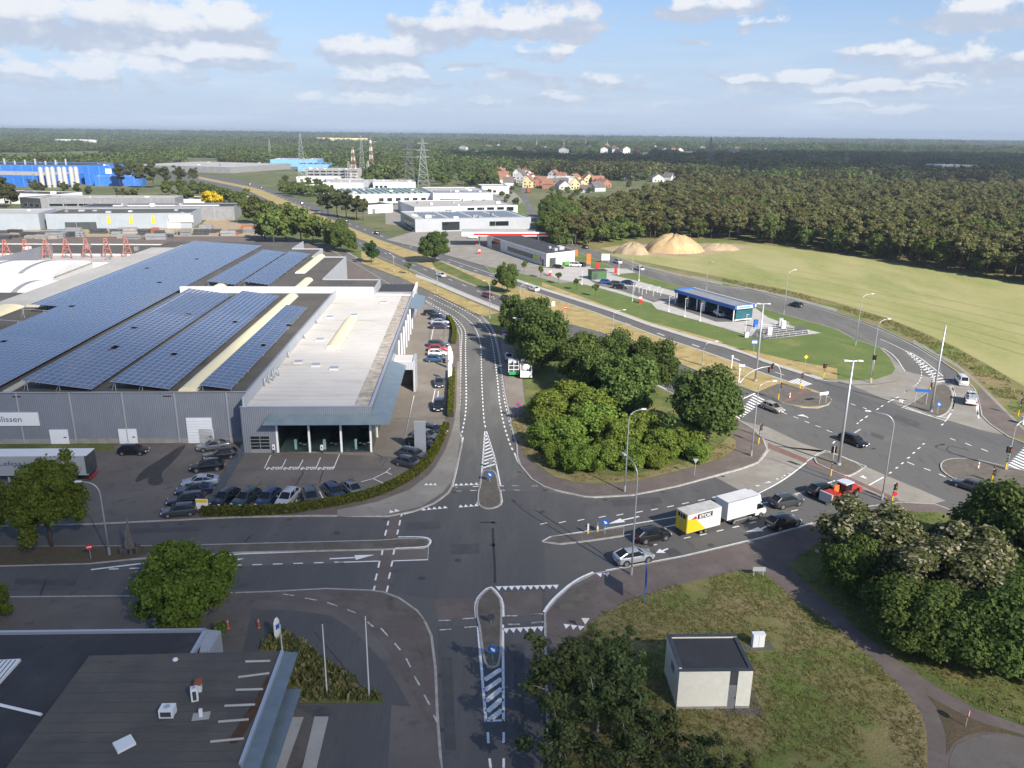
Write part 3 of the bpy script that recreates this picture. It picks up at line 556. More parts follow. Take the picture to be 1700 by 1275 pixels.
segs('I', [((395,1215),(475,1190)), ((580,1150),(625,1135)), ((815,1160),(895,1115)), ((170,1170),(195,1160)), ((230,1150),(260,1140)), ((300,1128),(325,1118)), ((340,1108),(372,1095))], .2)
# zebra crossings
for i in range(11):
    f = i / 10; a = (255 + 265 * f, 880 - 310 * f); b = (a[0] + 85 + 70 * f, a[1] + 22 + 62 * f)
    zline('j', [(270 + (250 * f), 868 - 310 * f), (340 + 330 * f, 895 - 260 * f)], w=.5)
zline('j', [(280,655),(540,535)], w=.35); zline('j', [(290,560),(390,590)], w=.15)
for i in range(5): zline('j', [(1010 + 62 * i * .5, 365 - i * 9), (1210 + 32 * i, 445 - i * 9)], w=.45)
for i in range(9): zline('l', [(1480 + 28 * i, 690 - 30 * i), (1720 + 28 * i, 800 - 30 * i)], w=.5)
# lane dashes of the crossing and the carriageways
segs('j', [((930,805),(990,830)), ((1080,865),(1150,890)), ((1240,930),(1305,955)), ((1390,990),(1465,1015)), ((1550,1055),(1630,1085)), ((205,30),(325,75)), ((820,235),(950,280))], .18)
segs('b', [((430,545),(445,530)), ((590,415),(600,408)), ((610,398),(630,385)), ((645,375),(662,362)), ((720,322),(735,312)), ((750,302),(765,292)), ((795,272),(868,235)), ((630,307),(655,317)), ((550,282),(580,292)), ((1150,425),(1165,415)), ((1025,552),(1040,545)), ((993,582),(1012,572)), ((960,613),(975,603)), ((925,645),(942,636)), ((885,682),(900,672)), ((848,712),(862,703)), ((805,745),(820,735)), ((925,668),(970,688)), ((1035,710),(1080,726)), ((1135,748),(1180,768)), ((1210,512),(1245,525)), ((1310,543),(1350,560)), ((1415,580),(1460,598)), ((890,310),(1000,250)), ((905,205),(985,155))], .2)
segs('b', [((870,272),(905,250)), ((575,475),(612,452))], .3, M_white_worn)
for q in ([(1175,400),(1215,345)], [(1225,320),(1243,250),(1225,170),(1190,120)], [(1400,380),(1385,310),(1395,240),(1350,160)], [(890,305),(1180,395),(1190,375),(1080,360),(920,305)]): zline('b', q, w=.24)
for (w1, a, b) in [('e', (470,785), (520,803)), ('e', (785,885), (840,905)), ('e', (1090,980), (1150,1003)), ('e', (1415,1085), (1480,1110)), ('e', (215,710), (270,730)), ('i', (0,530), (75,553)), ('i', (330,635), (405,660)), ('i', (705,752), (785,785))]: segs(w1, [(a, b)], .16)
dashes([(655,399),(699,417.5),(745,436),(824,460),(900,485)], w=.22, dash=3.0, gap=8)
dashes([(560,389),(600,404.5),(640,420),(678,437),(741,462),(799,485),(831,501)], w=.22, dash=3.0, gap=8)
dashes([(415,307),(501,340.5),(574,369),(640,394.5)], w=.35, dash=4.0, gap=10)
line([(p[0], p[1] + .8) for p in NEAR_LO[8:16]], .2); line([(p[0], p[1] + .6) for p in NEAR_UP[8:19]], .18); line([(p[0], p[1] - .6) for p in FAR_LO[8:19]], .18); line([(p[0], p[1] + .6) for p in FAR_UP[8:20]], .18)
# hatched wedge on the side road
line(zp('k', (10,355),(130,400),(260,480),(400,590),(560,720)), .2); line(zp('k', (60,395),(200,500),(320,590),(400,680),(430,750),(430,800)), .2)
for i in range(12):
    f = i / 11; zline('k', [(90 + 360 * f, 425 + 380 * f), (110 + 490 * f, 395 + 390 * f - 30 * f * (1 - f))], w=.45)
dashes(zp('k', (130,435),(215,540),(250,610),(258,690),(240,770),(180,840)), w=.18, dash=1, gap=1.2); zline('k', [(180,845),(20,940)], w=.18)
line(chaikin(zp('k', (610,765),(680,860),(730,980),(720,1080),(690,1200)), 1, False), .25); line(chaikin(zp('k', (950,840),(1030,970),(1055,1100),(1045,1275)), 1, False), .22); zline('k', [(530,505),(810,700)], w=.2)
line(chaikin(zp('I', (875,345),(990,395),(1060,440)), 1, False), .15); line(chaikin(zp('I', (890,395),(960,440),(1015,525)), 1, False), .15)
line(chaikin([(1034,435),(1067,446),(1120,459.5),(1200,477.5),(1240,481.5),(1319,500.5),(1390,521.5),(1459,546),(1516,573),(1560,600)], 1, False), .15, m=M_white_worn)
segs('L', [((240,708),(300,716)), ((362,730),(427,742)), ((487,755),(545,775)), ((600,795),(650,815)), ((715,865),(748,893))], .15, M_white_worn, KZ + .02)
segs('M', [((790,220),(830,265)), ((868,305),(900,345)), ((933,392),(957,440)), ((980,492),(1008,543)), ((1035,597),(1065,655)), ((1088,712),(1110,755))], .15, M_white_worn, KZ + .02)
# parking bays at the dealer, with lettering
for q in ([(390,765),(320,910)], [(555,810),(505,915)], [(740,815),(690,912)], [(930,790),(880,912)], [(1135,755),(1070,912)], [(1690,905),(1640,950),(1500,1020),(1370,1055)], [(1640,950),(1700,975)], [(1500,1020),(1690,1105)], [(1400,1135),(1460,1180)], [(920,1160),(975,1275)], [(715,1170),(660,1275)]): zline('n', q, w=.12, z=KZ + .022)
for x in (330, 517, 705, 890):
    A = GZ('n', x, 915, KZ + .022); B = GZ('n', x + 170, 911, KZ + .022)
    text_obj('bay_lettering', 'e-tron', 2.1, M_white, A, B - A, (0, 1, 0), marks, extr=.002, fit=(B - A).length, bold=.03)
for q in ([(510,230),(480,355),(430,590)], [(650,190),(632,280)], [(672,200),(665,265)]): zline('c', q, w=.14, z=KZ + .016)
for q in ([(845,590),(805,800)],): zline('o', q, w=.15, z=KZ + .016)
for y in (630, 680, 745): zline('o', [(840, y), (1150, y + 12)], w=.06, z=KZ + .016, m=M_white_worn)
# dark slabs seams and cracks in the lot
M_crack = mat('M_crack_sealant', (.03,.03,.03), .7)
for w_, pts, wd in [('n', [(730,930),(740,965),(690,1040),(670,1080),(620,1130)], .14), ('n', [(965,925),(935,1000),(920,1070)], .12), ('n', [(290,1040),(265,1090),(200,1130)], .1), ('n', [(0,930),(350,918),(1100,915),(1700,925)], .07), ('n', [(0,1095),(600,1080),(1200,1085)], .06), ('n', [(1520,750),(1600,790),(1570,850)], .1), ('c', [(505,230),(430,590)], .1), ('c', [(370,385),(740,380)], .08), ('c', [(240,615),(330,650),(300,700)], .1), ('o', [(790,590),(740,980)], .07), ('o', [(1035,580),(1020,800)], .07)]:
    mb = MB(); strip(mb, PL(zp(w_, *pts)), wd, KZ + .0235); mb.build('crack', M_crack, marks, fix=False)
for w_, pts, wd in [('L', [(1422,330),(1425,420),(1432,520),(1435,640)], .25), ('L', [(60,370),(20,410)], .2), ('J', [(250,790),(290,700)], .15), ('L', [(1350,298),(1430,297)], .3), ('l', [(600,480),(640,440),(680,432),(920,490)], .12), ('l', [(600,480),(680,530),(880,585)], .12), ('a', [(350,985),(800,1275)], .1)]:  # tar marks; the last strip is the tall lamp's cast shadow, painted dark
    mb = MB(); strip(mb, PL(zp(w_, *pts)), wd, MZ + .002); mb.build('tar_patch', M_crack, marks, fix=False)
# ================================================================ clouds that shade parts of the ground (they drift behind and beside the viewer)
def cloud(name, label, c, a, b, rz, fade, dens, h=1000.0, seed=1):
    """c: centre of its shadow on the ground, a/b half axes, fade = width of the thin rim as a share of the radius"""
    pos = Vector((c[0], c[1], 0)) + SUN_DIR * (h / SUN_DIR.z)
    rr = random.Random(seed); nu, nv = 64, 14; mb = MB(); vs = []; fs = []
    ph = [rr.uniform(0, 6.28) for _ in range(8)]
    for j in range(nv + 1):
        t = j / nv; r_ = math.sin(t * math.pi)          # from bottom centre over the rim to the top
        zz = -math.cos(t * math.pi)
        for i in range(nu):
            an = 2 * math.pi * i / nu; k = 1 + .05 * math.sin(3 * an + ph[0]) + .04 * math.sin(5 * an + ph[1]) + .03 * math.sin(9 * an + ph[2])
            x, y = r_ * math.cos(an) * k, r_ * math.sin(an) * k
            bump = 1 + .35 * math.sin(x * 6 + ph[3]) * math.sin(y * 6 + ph[4]) + .25 * math.sin(x * 13 + ph[5]) * math.sin(y * 12 + ph[6])
            vs.append((x * a, y * b, (zz * 90 * bump if zz > 0 else zz * 18)))
    for j in range(nv):
        for i in range(nu): fs.append((j*nu + i, j*nu + (i+1) % nu, (j+1)*nu + (i+1) % nu, (j+1)*nu + i))
    mb.add(vs, fs)
    m = bpy.data.materials.new('M_' + name); N, Lk = nodes_of(m); N.clear()
    out = N.new('ShaderNodeOutputMaterial'); mix = N.new('ShaderNodeMixShader'); tr = N.new('ShaderNodeBsdfTransparent'); df = N.new('ShaderNodeBsdfDiffuse'); df.inputs[0].default_value = (.9, .9, .92, 1)
    tc = N.new('ShaderNodeTexCoord'); mp = N.new('ShaderNodeMapping'); mp.inputs['Scale'].default_value = (1 / a, 1 / b, 0); Lk.new(tc.outputs['Object'], mp.inputs['Vector'])
    ln = N.new('ShaderNodeVectorMath'); ln.operation = 'LENGTH'; Lk.new(mp.outputs[0], ln.inputs[0])
    nz = N.new('ShaderNodeTexNoise'); nz.inputs['Scale'].default_value = 9; nz.inputs['Detail'].default_value = 4; Lk.new(mp.outputs[0], nz.inputs['Vector'])
    ad = N.new('ShaderNodeMath'); ad.operation = 'MULTIPLY_ADD'; Lk.new(nz.outputs['Fac'], ad.inputs[0]); ad.inputs[1].default_value = fade * .8; Lk.new(ln.outputs['Value'], ad.inputs[2])
    mr = N.new('ShaderNodeMapRange'); mr.interpolation_type = 'SMOOTHSTEP'; mr.inputs['From Min'].default_value = 1 + fade * .4; mr.inputs['From Max'].default_value = 1 - fade * .6; mr.inputs['To Max'].default_value = dens
    Lk.new(ad.outputs[0], mr.inputs['Value']); Lk.new(mr.outputs['Result'], mix.inputs[0]); Lk.new(tr.outputs[0], mix.inputs[1]); Lk.new(df.outputs[0], mix.inputs[2]); Lk.new(mix.outputs[0], out.inputs[0])
    o = mb.build(name, m, loc=pos, rz=rz, smooth=True); tag(o, label, 'cloud'); return o
cloud('cloud', 'fair weather cloud overhead whose shadow darkens the near junction', (-258, -228), 450, 450, 0, .20, .65, seed=3)
cloud('cloud', 'distant broad cloud whose shadow darkens the far woods behind the pines', (1050, 1480), 1300, 760, R(-4), .14, .62, seed=8)
# haze over the whole landscape
mb = MB(); mb.box((0, 300, 30.5), (64000, 64000, 63.2)); 
hm = bpy.data.materials.new('M_haze'); N, Lk = nodes_of(hm); N.clear()
out = N.new('ShaderNodeOutputMaterial'); pv = N.new('ShaderNodeVolumePrincipled'); pv.inputs['Color'].default_value = (.72, .84, 1, 1); pv.inputs['Density'].default_value = 1.15e-4; pv.inputs['Anisotropy'].default_value = .2
Lk.new(pv.outputs[0], out.inputs['Volume'])
hz = mb.build('haze', hm); hz['kind'] = 'stuff'
S.cycles.volume_bounces = 0
S.cycles.max_bounces = 6; S.cycles.diffuse_bounces = 2; S.cycles.glossy_bounces = 2; S.cycles.transmission_bounces = 4; S.cycles.transparent_max_bounces = 12
# ================================================================ building materials
def clad(name, c, c2, step=.3, rough=.55, depth=.5):
    """ribbed sheet cladding: fine vertical ribs as bump, slight colour drift"""
    if name in MATS: return MATS[name]
    m = mat(name, c, rough, col2=c2, scale=.25, lo=.3, hi=.7); N, Lk = m.node_tree.nodes, m.node_tree.links; b = N['Principled BSDF']
    geo = N.new('ShaderNodeNewGeometry'); sp = N.new('ShaderNodeSeparateXYZ'); Lk.new(geo.outputs['Position'], sp.inputs[0])
    ad = N.new('ShaderNodeMath'); ad.operation = 'ADD'; Lk.new(sp.outputs[0], ad.inputs[0]); Lk.new(sp.outputs[1], ad.inputs[1])
    ml = N.new('ShaderNodeMath'); ml.operation = 'MULTIPLY'; ml.inputs[1].default_value = 6.283 / step; Lk.new(ad.outputs[0], ml.inputs[0])
    sn = N.new('ShaderNodeMath'); sn.operation = 'SINE'; Lk.new(ml.outputs[0], sn.inputs[0])
    bp = N.new('ShaderNodeBump'); bp.inputs['Strength'].default_value = depth; bp.inputs['Distance'].default_value = .05; Lk.new(sn.outputs[0], bp.inputs['Height']); Lk.new(bp.outputs[0], b.inputs['Normal'])
    return m
B_grey = clad('M_cladding_grey', (.19,.205,.24), (.22,.235,.27)); B_lgrey = clad('M_cladding_light', (.36,.385,.42), (.42,.44,.47)); B_blue = clad('M_cladding_blue', (.02,.13,.50), (.03,.17,.58), .8)
B_lblue = clad('M_cladding_pale_blue', (.14,.36,.70), (.20,.42,.74), .8); B_white = mat('M_render_white', (.58,.58,.57), .7, col2=(.66,.66,.65), scale=.4); B_cream = mat('M_brick_cream', (.74,.71,.60), .8, col2=(.80,.77,.67), scale=2, bump=.3, bscale=16)
B_hallgrey = clad('M_hall_grey', (.30,.34,.38), (.34,.38,.42), .5); B_conc = mat('M_concrete', (.33,.31,.28), .85, col2=(.24,.225,.20), scale=.8, bump=.3)
B_dark = mat('M_dark_cladding', (.045,.05,.055), .5, col2=(.07,.075,.08), scale=.6); B_mid = mat('M_mid_grey', (.20,.205,.215), .6, col2=(.25,.255,.26), scale=.5)
T_bit = layered('M_roof_bitumen', (.082,.077,.068), [((.115,.105,.09), .12, .42, .65, None, .8), ((.05,.048,.045), .6, .55, .75, (1, .2, 1), .6), ((.17,.15,.12), 1.3, .66, .75, None, .6)], rough=.9, bump=.2)
T_dark = layered('M_roof_dark', (.045,.046,.05), [((.07,.07,.07), .2, .45, .7, None, .8), ((.03,.03,.033), 1.0, .55, .75, None, .6)], rough=.85, bump=.2)
T_grey = layered('M_roof_grey', (.36,.35,.33), [((.43,.42,.40), .1, .42, .65, None, .8), ((.25,.24,.22), .4, .56, .75, None, .5)], rough=.85, bump=.1)
T_white = layered('M_roof_membrane', (.54,.515,.475), [((.60,.575,.54), .1, .42, .65, None, .8), ((.36,.33,.295), .25, .54, .70, (.25, 1.5, 1), .75), ((.27,.245,.215), .9, .64, .74, None, .5)], rough=.8, bump=.1)
T_dirty = layered('M_roof_dirt', (.42,.37,.31), [((.25,.21,.17), .8, .45, .62, None, .9), ((.6,.57,.52), .5, .55, .7, None, .7)], rough=.9, bump=.2)
T_brown = layered('M_roof_brown', (.10,.092,.08), [((.135,.12,.10), .25, .42, .65, None, .8), ((.06,.055,.055), .5, .52, .72, (.3, 1.4, 1), .6), ((.09,.05,.03), .8, .64, .74, None, .4)], rough=.9, bump=.25)
T_brown2 = mat('M_felt_seam', (.07,.066,.06), .9)
T_red = mat('M_roof_tiles_red', (.22,.105,.07), .9, col2=(.29,.15,.10), scale=.5); T_slate = mat('M_roof_tiles_dark', (.10,.09,.09), .8, col2=(.15,.13,.12), scale=.5)
M_cream = mat('M_rooflight_cream', (.68,.60,.36), .5, col2=(.76,.69,.46), scale=.8, stretch=(.2, 3, 1)); M_alu = mat('M_aluminium', (.55,.57,.60), .4, .6); M_galv = mat('M_galvanised', (.50,.52,.54), .5, .4)
M_glassd = mat('M_dark_glass', (.012,.018,.02), .06, spec=.8); M_glass = bpy.data.materials.new('M_clear_glass'); N, Lk = nodes_of(M_glass)
gb = N['Principled BSDF']; gb.inputs['Base Color'].default_value = (.62,.78,.76,1); gb.inputs['Roughness'].default_value = .02; gb.inputs['Transmission Weight'].default_value = 1; gb.inputs['IOR'].default_value = 1.12
M_cell = mat('M_solar_cells', (.036,.046,.088), .26, spec=.65, col2=(.046,.058,.105), scale=.6, coat=.6); M_frame = mat('M_panel_frame', (.33,.35,.40), .5, .0)
M_doorw = mat('M_white_door', (.74,.76,.78), .5, col2=(.80,.81,.82), scale=1); M_canopy = mat('M_canopy_sheet', (.13,.175,.20), .35, col2=(.17,.21,.235), scale=.8); M_black = mat('M_black', (.015,.015,.016), .5)
M_red = mat('M_red_paint', (.55,.02,.02), .45); M_bluep = mat('M_sign_blue', (.02,.12,.45), .45); M_yel = mat('M_yellow_paint', (.75,.52,.02), .45); M_wpaint = mat('M_white_paint', (.78,.78,.77), .4); M_orange = mat('M_orange', (.75,.16,.03), .5); M_mag = mat('M_magenta', (.42,.03,.16), .5); M_green = mat('M_green_panel', (.10,.30,.06), .5); M_lime = mat('M_lime', (.42,.55,.05), .5)
def fprism(mb, x0, x1, y0, y1, z0, z1, mi=0): mb.box(((x0+x1)/2, (y0+y1)/2, (z0+z1)/2), (x1-x0, y1-y0, z1-z0), 0, mi)
def part(root, name, m, *boxes, smooth=False):
    mb = MB()
    for b in boxes: fprism(mb, *b)
    return mb.build(name, m, root, smooth=smooth)
def facade_box(x0, x1, z0, z1, face, L, D, o0, o1):
    """box on a facade: face F (y=0), B (y=D), R (x=L), Lf (x=0); from o0 inside to o1 outside"""
    if face == 'F': return (x0, x1, -o1, o0, z0, z1)
    if face == 'B': return (x0, x1, D - o0, D + o1, z0, z1)
    if face == 'R': return (L - o0, L + o1, x0, x1, z0, z1)
    return (-o1, o0, x0, x1, z0, z1)
def bld(name, label, a, b, depth, h, wall, roof, parapet=.35, windows=(), doors=(), group=None, cat='building', wmat=None, dmat=None, skew=None, plinth=None, roof_z=None):
    """rectangular hall: a, b = world base points of the front (left, right seen from the front)"""
    a = Vector((a[0], a[1], 0)); b = Vector((b[0], b[1], 0)); d = b - a; L = d.length; rz = math.atan2(d.y, d.x)
    r = empty(name, (a.x, a.y, 0), rz, label, cat, group); D = depth
    t = .25; zt = h
    part(r, 'wall', wall, (0, L, 0, t, -.05, zt), (0, L, D - t, D, -.05, zt), (0, t, t, D - t, -.05, zt), (L - t, L, t, D - t, -.05, zt))
    rf = part(r, 'roof', roof, (t + .003, L - t - .003, t + .003, D - t - .003, h - parapet - .2, h - parapet))
    part(rf, 'parapet_cap', M_alu, (-.05, L + .05, -.05, t + .06, h, h + .06), (-.05, L + .05, D - t - .06, D + .05, h, h + .06), (-.05, t + .06, t + .06, D - t - .06, h, h + .06), (L - t - .06, L + .05, t + .06, D - t - .06, h, h + .06))
    for w in windows:
        f, x0, x1, z0, z1 = w[:5]
        wd = part(r, 'window', wmat or M_alu, facade_box(x0, x1, z0, z1, f, L, D, .02, .06)); e = .09
        part(wd, 'pane', M_glassd, facade_box(x0 + e, x1 - e, z0 + e, z1 - e, f, L, D, .0, .075))
    for dd in doors:
        f, x0, x1, z1 = dd[:4]; part(r, 'door', dd[4] if len(dd) > 4 else (dmat or M_doorw), facade_box(x0, x1, 0, z1, f, L, D, .02, .05))
    if L > 22:
        q = random.Random(int(L * 100)); 
        for _ in range(min(9, int(L * D / 260))):
            x, y, w_, d_, h_ = q.uniform(2, L - 5), q.uniform(2, D - 5), q.uniform(.9, 3), q.uniform(.9, 3), q.uniform(.4, 1.5); part(r, 'roof_unit', q.choice((M_galv, B_mid, M_wpaint)), (x, x + w_, y, y + d_, h - parapet, h - parapet + h_))
        for k in range(int(L / 9)): part(r, 'downpipe', M_galv, (4 + k * 9, 4.12 + k * 9, -.1, -.0, 0, h))
    if plinth: part(r, 'plinth', B_conc, (-.03, L + .03, -.03, .1, -.05, plinth))
    return r, L, D
def rowwin(f, x0, x1, n, w, z0, z1): 
    s = (x1 - x0) / n
    return [(f, x0 + s * (i + .5) - w / 2, x0 + s * (i + .5) + w / 2, z0, z1) for i in range(n)]
def vault(root, x0, x1, y0, y1, z, rise, m=M_cream, name='rooflight', seg=8, ribs=True):
    mb = MB(); n = seg; vs = []; fs = []
    for yy in (y0, y1):
        for i in range(n + 1):
            t = math.pi * i / n; vs.append(((x0+x1)/2 - (x1-x0)/2 * math.cos(t), yy, z + rise * math.sin(t)))
    for i in range(n): fs.append((i, i+1, n+2+i, n+1+i))
    fs += [tuple(range(n + 1)), tuple(range(2*n+1, n, -1))]; mb.add(vs, fs); o = mb.build(name, m, root)
    k = MB(); fprism(k, x0 - .1, x1 + .1, y0 - .1, y1 + .1, z - .25, z + .02)
    k.build('kerb', M_alu, o)
    return o
# ---------------------------------------------------------------- dealership: warehouse, showroom (one local frame)
DO = Vector((-39.8, 110.8, 0)); DRZ = math.atan2(.0506, .9987)
wh = empty('warehouse', DO, DRZ, 'huge grey clad warehouse whose dark flat roof carries solar arrays', 'warehouse')
WZ = 8.2
part(wh, 'wall', B_grey, (-110, -.02, 4.2, 4.5, .9, WZ + .1), (-110, -109.7, 4.5, 170, 0, WZ), (-.4, -.1, 4.5, 83, 6, WZ + .1))
part(wh, 'plinth', B_conc, (-110, -.02, 4.15, 4.48, -.02, .897))
part(wh, 'roof', T_bit, (-109.7, -.4, 4.5, 83, WZ - .6, WZ - .02), (-72, 9.3, 86.0, 100, WZ - .6, WZ + .3), (-72, -5.6, 100, 140, WZ - .6, WZ + .29), (-72, -16, 140, 158, WZ - .6, WZ + .28), (-72, -26, 158, 176, WZ - .6, WZ + .27))
part(wh, 'fire_wall', B_white, (-37.4, 9.5, 84.6, 85.6, 0, WZ + 1.15))
part(wh, 'grey_roof', T_grey, (-72.4, -64.5, 66, 160, WZ - .5, WZ + .35))
part(wh, 'cream_roof_strip', mat('M_roof_cream', (.50,.45,.33), .8, col2=(.44,.41,.33), scale=.3), (-64.4, -60.8, 66, 166, WZ - .5, WZ + .5), (-36.3, -34.9, 5, 82, WZ - .4, WZ + .12))
part(wh, 'side_wall', B_lgrey, (9.3, 9.6, 85.6, 100, 0, WZ + .5), (-5.6, -5.3, 100, 140, 0, WZ + .6), (-5.3, 9.3, 99.7, 100, 0, WZ + .5), (-16, -15.7, 140, 158, 0, WZ + .6), (-15.7, -5.3, 139.7, 140, 0, WZ + .6), (-26, -25.7, 158, 176, 0, WZ + .6), (-25.7, -15.7, 157.7, 158, 0, WZ + .6))
lean = part(wh, 'lean_to', B_lgrey, (10, 19, 86.5, 104, 0, 6.6)); part(lean, 'roof', T_dark, (9.7, 18.7, 87, 103.7, 6.6, 6.75)); part(lean, 'cap', B_white, (18.7, 19.2, 86.4, 104.1, 6.0, 7.3), (9.7, 19.2, 86.2, 86.9, 6.0, 7.2))
for (x0, x1, z1, m) in [(-23.5, -20.8, 2.4, M_doorw), (-13.3, -10.6, 2.45, M_doorw), (5.0 - 6.3, 7.2 - 6.3, 2.4, M_doorw)]:
    d_ = part(wh, 'door', m, (x0 - 6.5, x1 - 6.5, 4.08, 4.2, .0, z1)); part(d_, 'handle', M_black, (x1 - 7.2, x1 - 6.8, 4.04, 4.08, 1.1, 1.25))
gd = part(wh, 'roller_door', M_doorw, (-9.5, -5.7, 4.08, 4.2, 0, 4.2))
for k in range(1, 9): part(gd, 'rib', M_galv, (-9.45, -5.75, 4.05, 4.08, k * .46, k * .46 + .03))
part(wh, 'gutter', M_alu, (-110, -.02, 4.0, 4.2, WZ + .1, WZ + .22))
sg = part(wh, 'sign_board', M_wpaint, (-46, -31.2, 4.0, 4.18, 3.1, 5.2))
M_navy = mat('M_navy_letters', (.03,.06,.20), .5)
text_obj('lettering', 'heilissen', 1.25, M_navy, (-38.3, 3.985, 3.75), (1, 0, 0), (0, 0, 1), sg, extr=.006, fit=4.6)
for k in range(9): part(wh, 'downpipe', M_galv, (-3.2 - 7.7 * k, -3.06 - 7.7 * k, 4.06, 4.2, .3, WZ + .1))
for k in range(30): part(wh, 'panel_joint', B_mid, (-1.0 - 3.0 * k, -.965 - 3.0 * k, 4.185, 4.2, .9, WZ))
for x in (-34.5, -12.5): part(wh, 'vent', M_black, (x, x + 1.2, 4.14, 4.2, 7.6, 7.75))
for (x0, x1, y0, y1, z) in [(-10.4, -7.7, 4.7, 79, WZ), (-14.9, -12.2, 110, 142, WZ + .3), (-10.5, -8.0, 87.5, 106 - 6.5, WZ + .3), (-70.5, -64.8, 30, 66, WZ), (-30.5, -28, 88, 92, WZ + .3)]: vault(wh, x0, x1, y0, y1, z, .75)
# showroom
sr = empty('showroom', DO, DRZ, 'car showroom with glazed front, white membrane roof and grey parapet', 'showroom')
SZ = 7.3
part(sr, 'wall', B_grey, (0, 5.0, 0, .3, 0, SZ), (5.0, 19.1, 0, .3, 4.9, SZ), (0, .3, .3, 90, 0, SZ), (.3, 18.8, 89.7, 90, 0, SZ), (18.8, 19.1, .3, 90, 4.9, SZ), (18.8, 19.1, 36, 90, 0, 4.9))
part(sr, 'roof', T_white, (.6, 16.4, .3, 89.7, SZ - .5, SZ - .25)); part(sr, 'roof_edge', T_dirty, (16.4, 18.8, .3, 89.7, SZ - .5, SZ - .235))
part(sr, 'parapet', B_lgrey, (.3, .6, .3, 89.7, SZ - .3, WZ + .5)); part(sr, 'parapet_cap', M_alu, (-.06, 19.16, -.06, .36, SZ, SZ + .06), (18.74, 19.16, .36, 90, SZ, SZ + .06))
for k in range(1, 44): part(sr, 'roof_seam', T_grey, (.62, 18.7, k * 2.04, k * 2.04 + .07, SZ - .26, SZ - .215))
vault(sr, 6.6, 9.2, 34, 58, SZ - .1, .7)
for (x, y) in [(2.6, 24), (6, 22), (3.5, 40), (9.5, 20), (7, 62), (12, 76), (2, 60)]:
    f_ = part(sr, 'roof_hatch', T_white, (x, x + 1.6, y, y + 1.6, SZ - .25, SZ + .02)); part(f_, 'lid', M_alu, (x + .1, x + 1.5, y + .1, y + 1.5, SZ + .02, SZ + .07))
for i, (x, y, hh) in enumerate([(.9, 11, 1.4), (1.2, 12.6, 1.6), (1.5, 14, 1.8), (1.4, 15.6, 1.7), (1.8, 16.8, 1.5), (1.0, 28, 1.2), (1.1, 42, 1.1), (1.1, 55, 1.1)]):
    mb = MB(); mb.tube([(x, y, SZ - .3), (x, y, SZ - .3 + hh), (x + .25, y, SZ - .1 + hh), (x + .4, y, SZ - .35 + hh)], .12, 8); mb.build('vent_pipe', M_galv, sr, smooth=True)
part(sr, 'floor', mat('M_showroom_floor', (.16,.17,.17), .3, col2=(.20,.21,.21), scale=.5), (.3, 18.8, .3, 36, .0, .14))
part(sr, 'back_wall', B_dark, (.3, 18.8, 16, 16.2, .14, 4.9), (4.7, 5.0, .3, 16, .14, 4.9)); part(sr, 'ceiling', B_dark, (.3, 18.8, .3, 16, 4.9, 5.0))
for (x0, x1) in [(5.1, 9.6), (9.9, 14.3), (14.6, 18.7)]: part(sr, 'glass_pane', M_glass, (x0, x1, .12, .16, .2, 4.85))
for (y0, y1) in [(.4, 6), (6.2, 12), (12.2, 18), (18.2, 24), (24.2, 28)]: part(sr, 'glass_pane', M_glass, (18.95, 18.99, y0, y1, .2, 4.85))
for x in (5.0, 9.7, 14.4, 18.8): part(sr, 'mullion', M_wpaint, (x - .12, x + .16, -.05, .3, 0, 4.9))
for y in (6.1, 12.1, 18.1, 24.1, 28.1): part(sr, 'mullion', M_wpaint, (18.85, 19.15, y - .08, y + .1, 0, 4.9))
for y in (44, 50, 56, 62, 68, 74, 80): part(sr, 'column', M_wpaint, (19.15, 19.4, y - .12, y + .12, 0, 6.2))
rd = part(sr, 'roller_door', B_mid, (1.0, 4.0, -.06, .0, 0, 2.9))
for r_ in range(4):
    for c_ in range(2): part(rd, 'pane', M_glassd, (1.15 + c_ * 1.42, 2.45 + c_ * 1.42, -.09, -.06, .75 + r_ * .53, 1.15 + r_ * .53))
mb = MB(); q = [(4.2, 0, 6.3), (19.1, 0, 6.3), (21.9, -2.2, 5.35), (3.6, -2.2, 5.35)]; mb.add(q + [(x, y, z - .1) for x, y, z in q], [(0,1,2,3), (7,6,5,4), (0,4,5,1), (1,5,6,2), (2,6,7,3), (3,7,4,0)]); cn = mb.build('canopy', M_canopy, sr)
mb = MB(); q = [(19.12, 0, 6.3), (19.12, 29, 6.3), (21.9, 29, 5.35), (21.9, -2.2, 5.35)]; mb.add(q + [(x, y, z - .1) for x, y, z in q], [(0,1,2,3), (7,6,5,4), (0,4,5,1), (1,5,6,2), (2,6,7,3), (3,7,4,0)]); mb.build('canopy', M_canopy, sr)
mb = MB(); q = [(19.12, 74, 6.6), (19.12, 91, 6.6), (22.0, 91, 6.0), (22.0, 74, 6.0)]; mb.add(q + [(x, y, z - .1) for x, y, z in q], [(0,1,2,3), (7,6,5,4), (0,4,5,1), (1,5,6,2), (2,6,7,3), (3,7,4,0)]); mb.build('canopy', M_canopy, sr)
for y in range(1, 29, 3): part(sr, 'canopy_rib', M_galv, (19.2, 21.85, y, y + .06, 5.9, 5.96) if False else (19.13, 19.2, y, y + .1, 6.3, 6.36))
pt = part(sr, 'portal', B_lgrey, (19.15, 19.6, 29.2, 34, 0, 6.2), (23.1, 23.5, 29.2, 34, 0, 6.2), (19.6, 23.1, 29.2, 34, 4.4, 5.9)); part(pt, 'roof', T_white, (19.6, 23.1, 29.4, 33.8, 5.9, 6.0)); part(pt, 'back', B_dark, (19.6, 23.1, 33.6, 33.9, 0, 4.4))
for x in (7.2, 11.5, 16.2): part(sr, 'display_stand', M_wpaint, (x, x + .35, 1.2, 1.5, .14, 1.7))
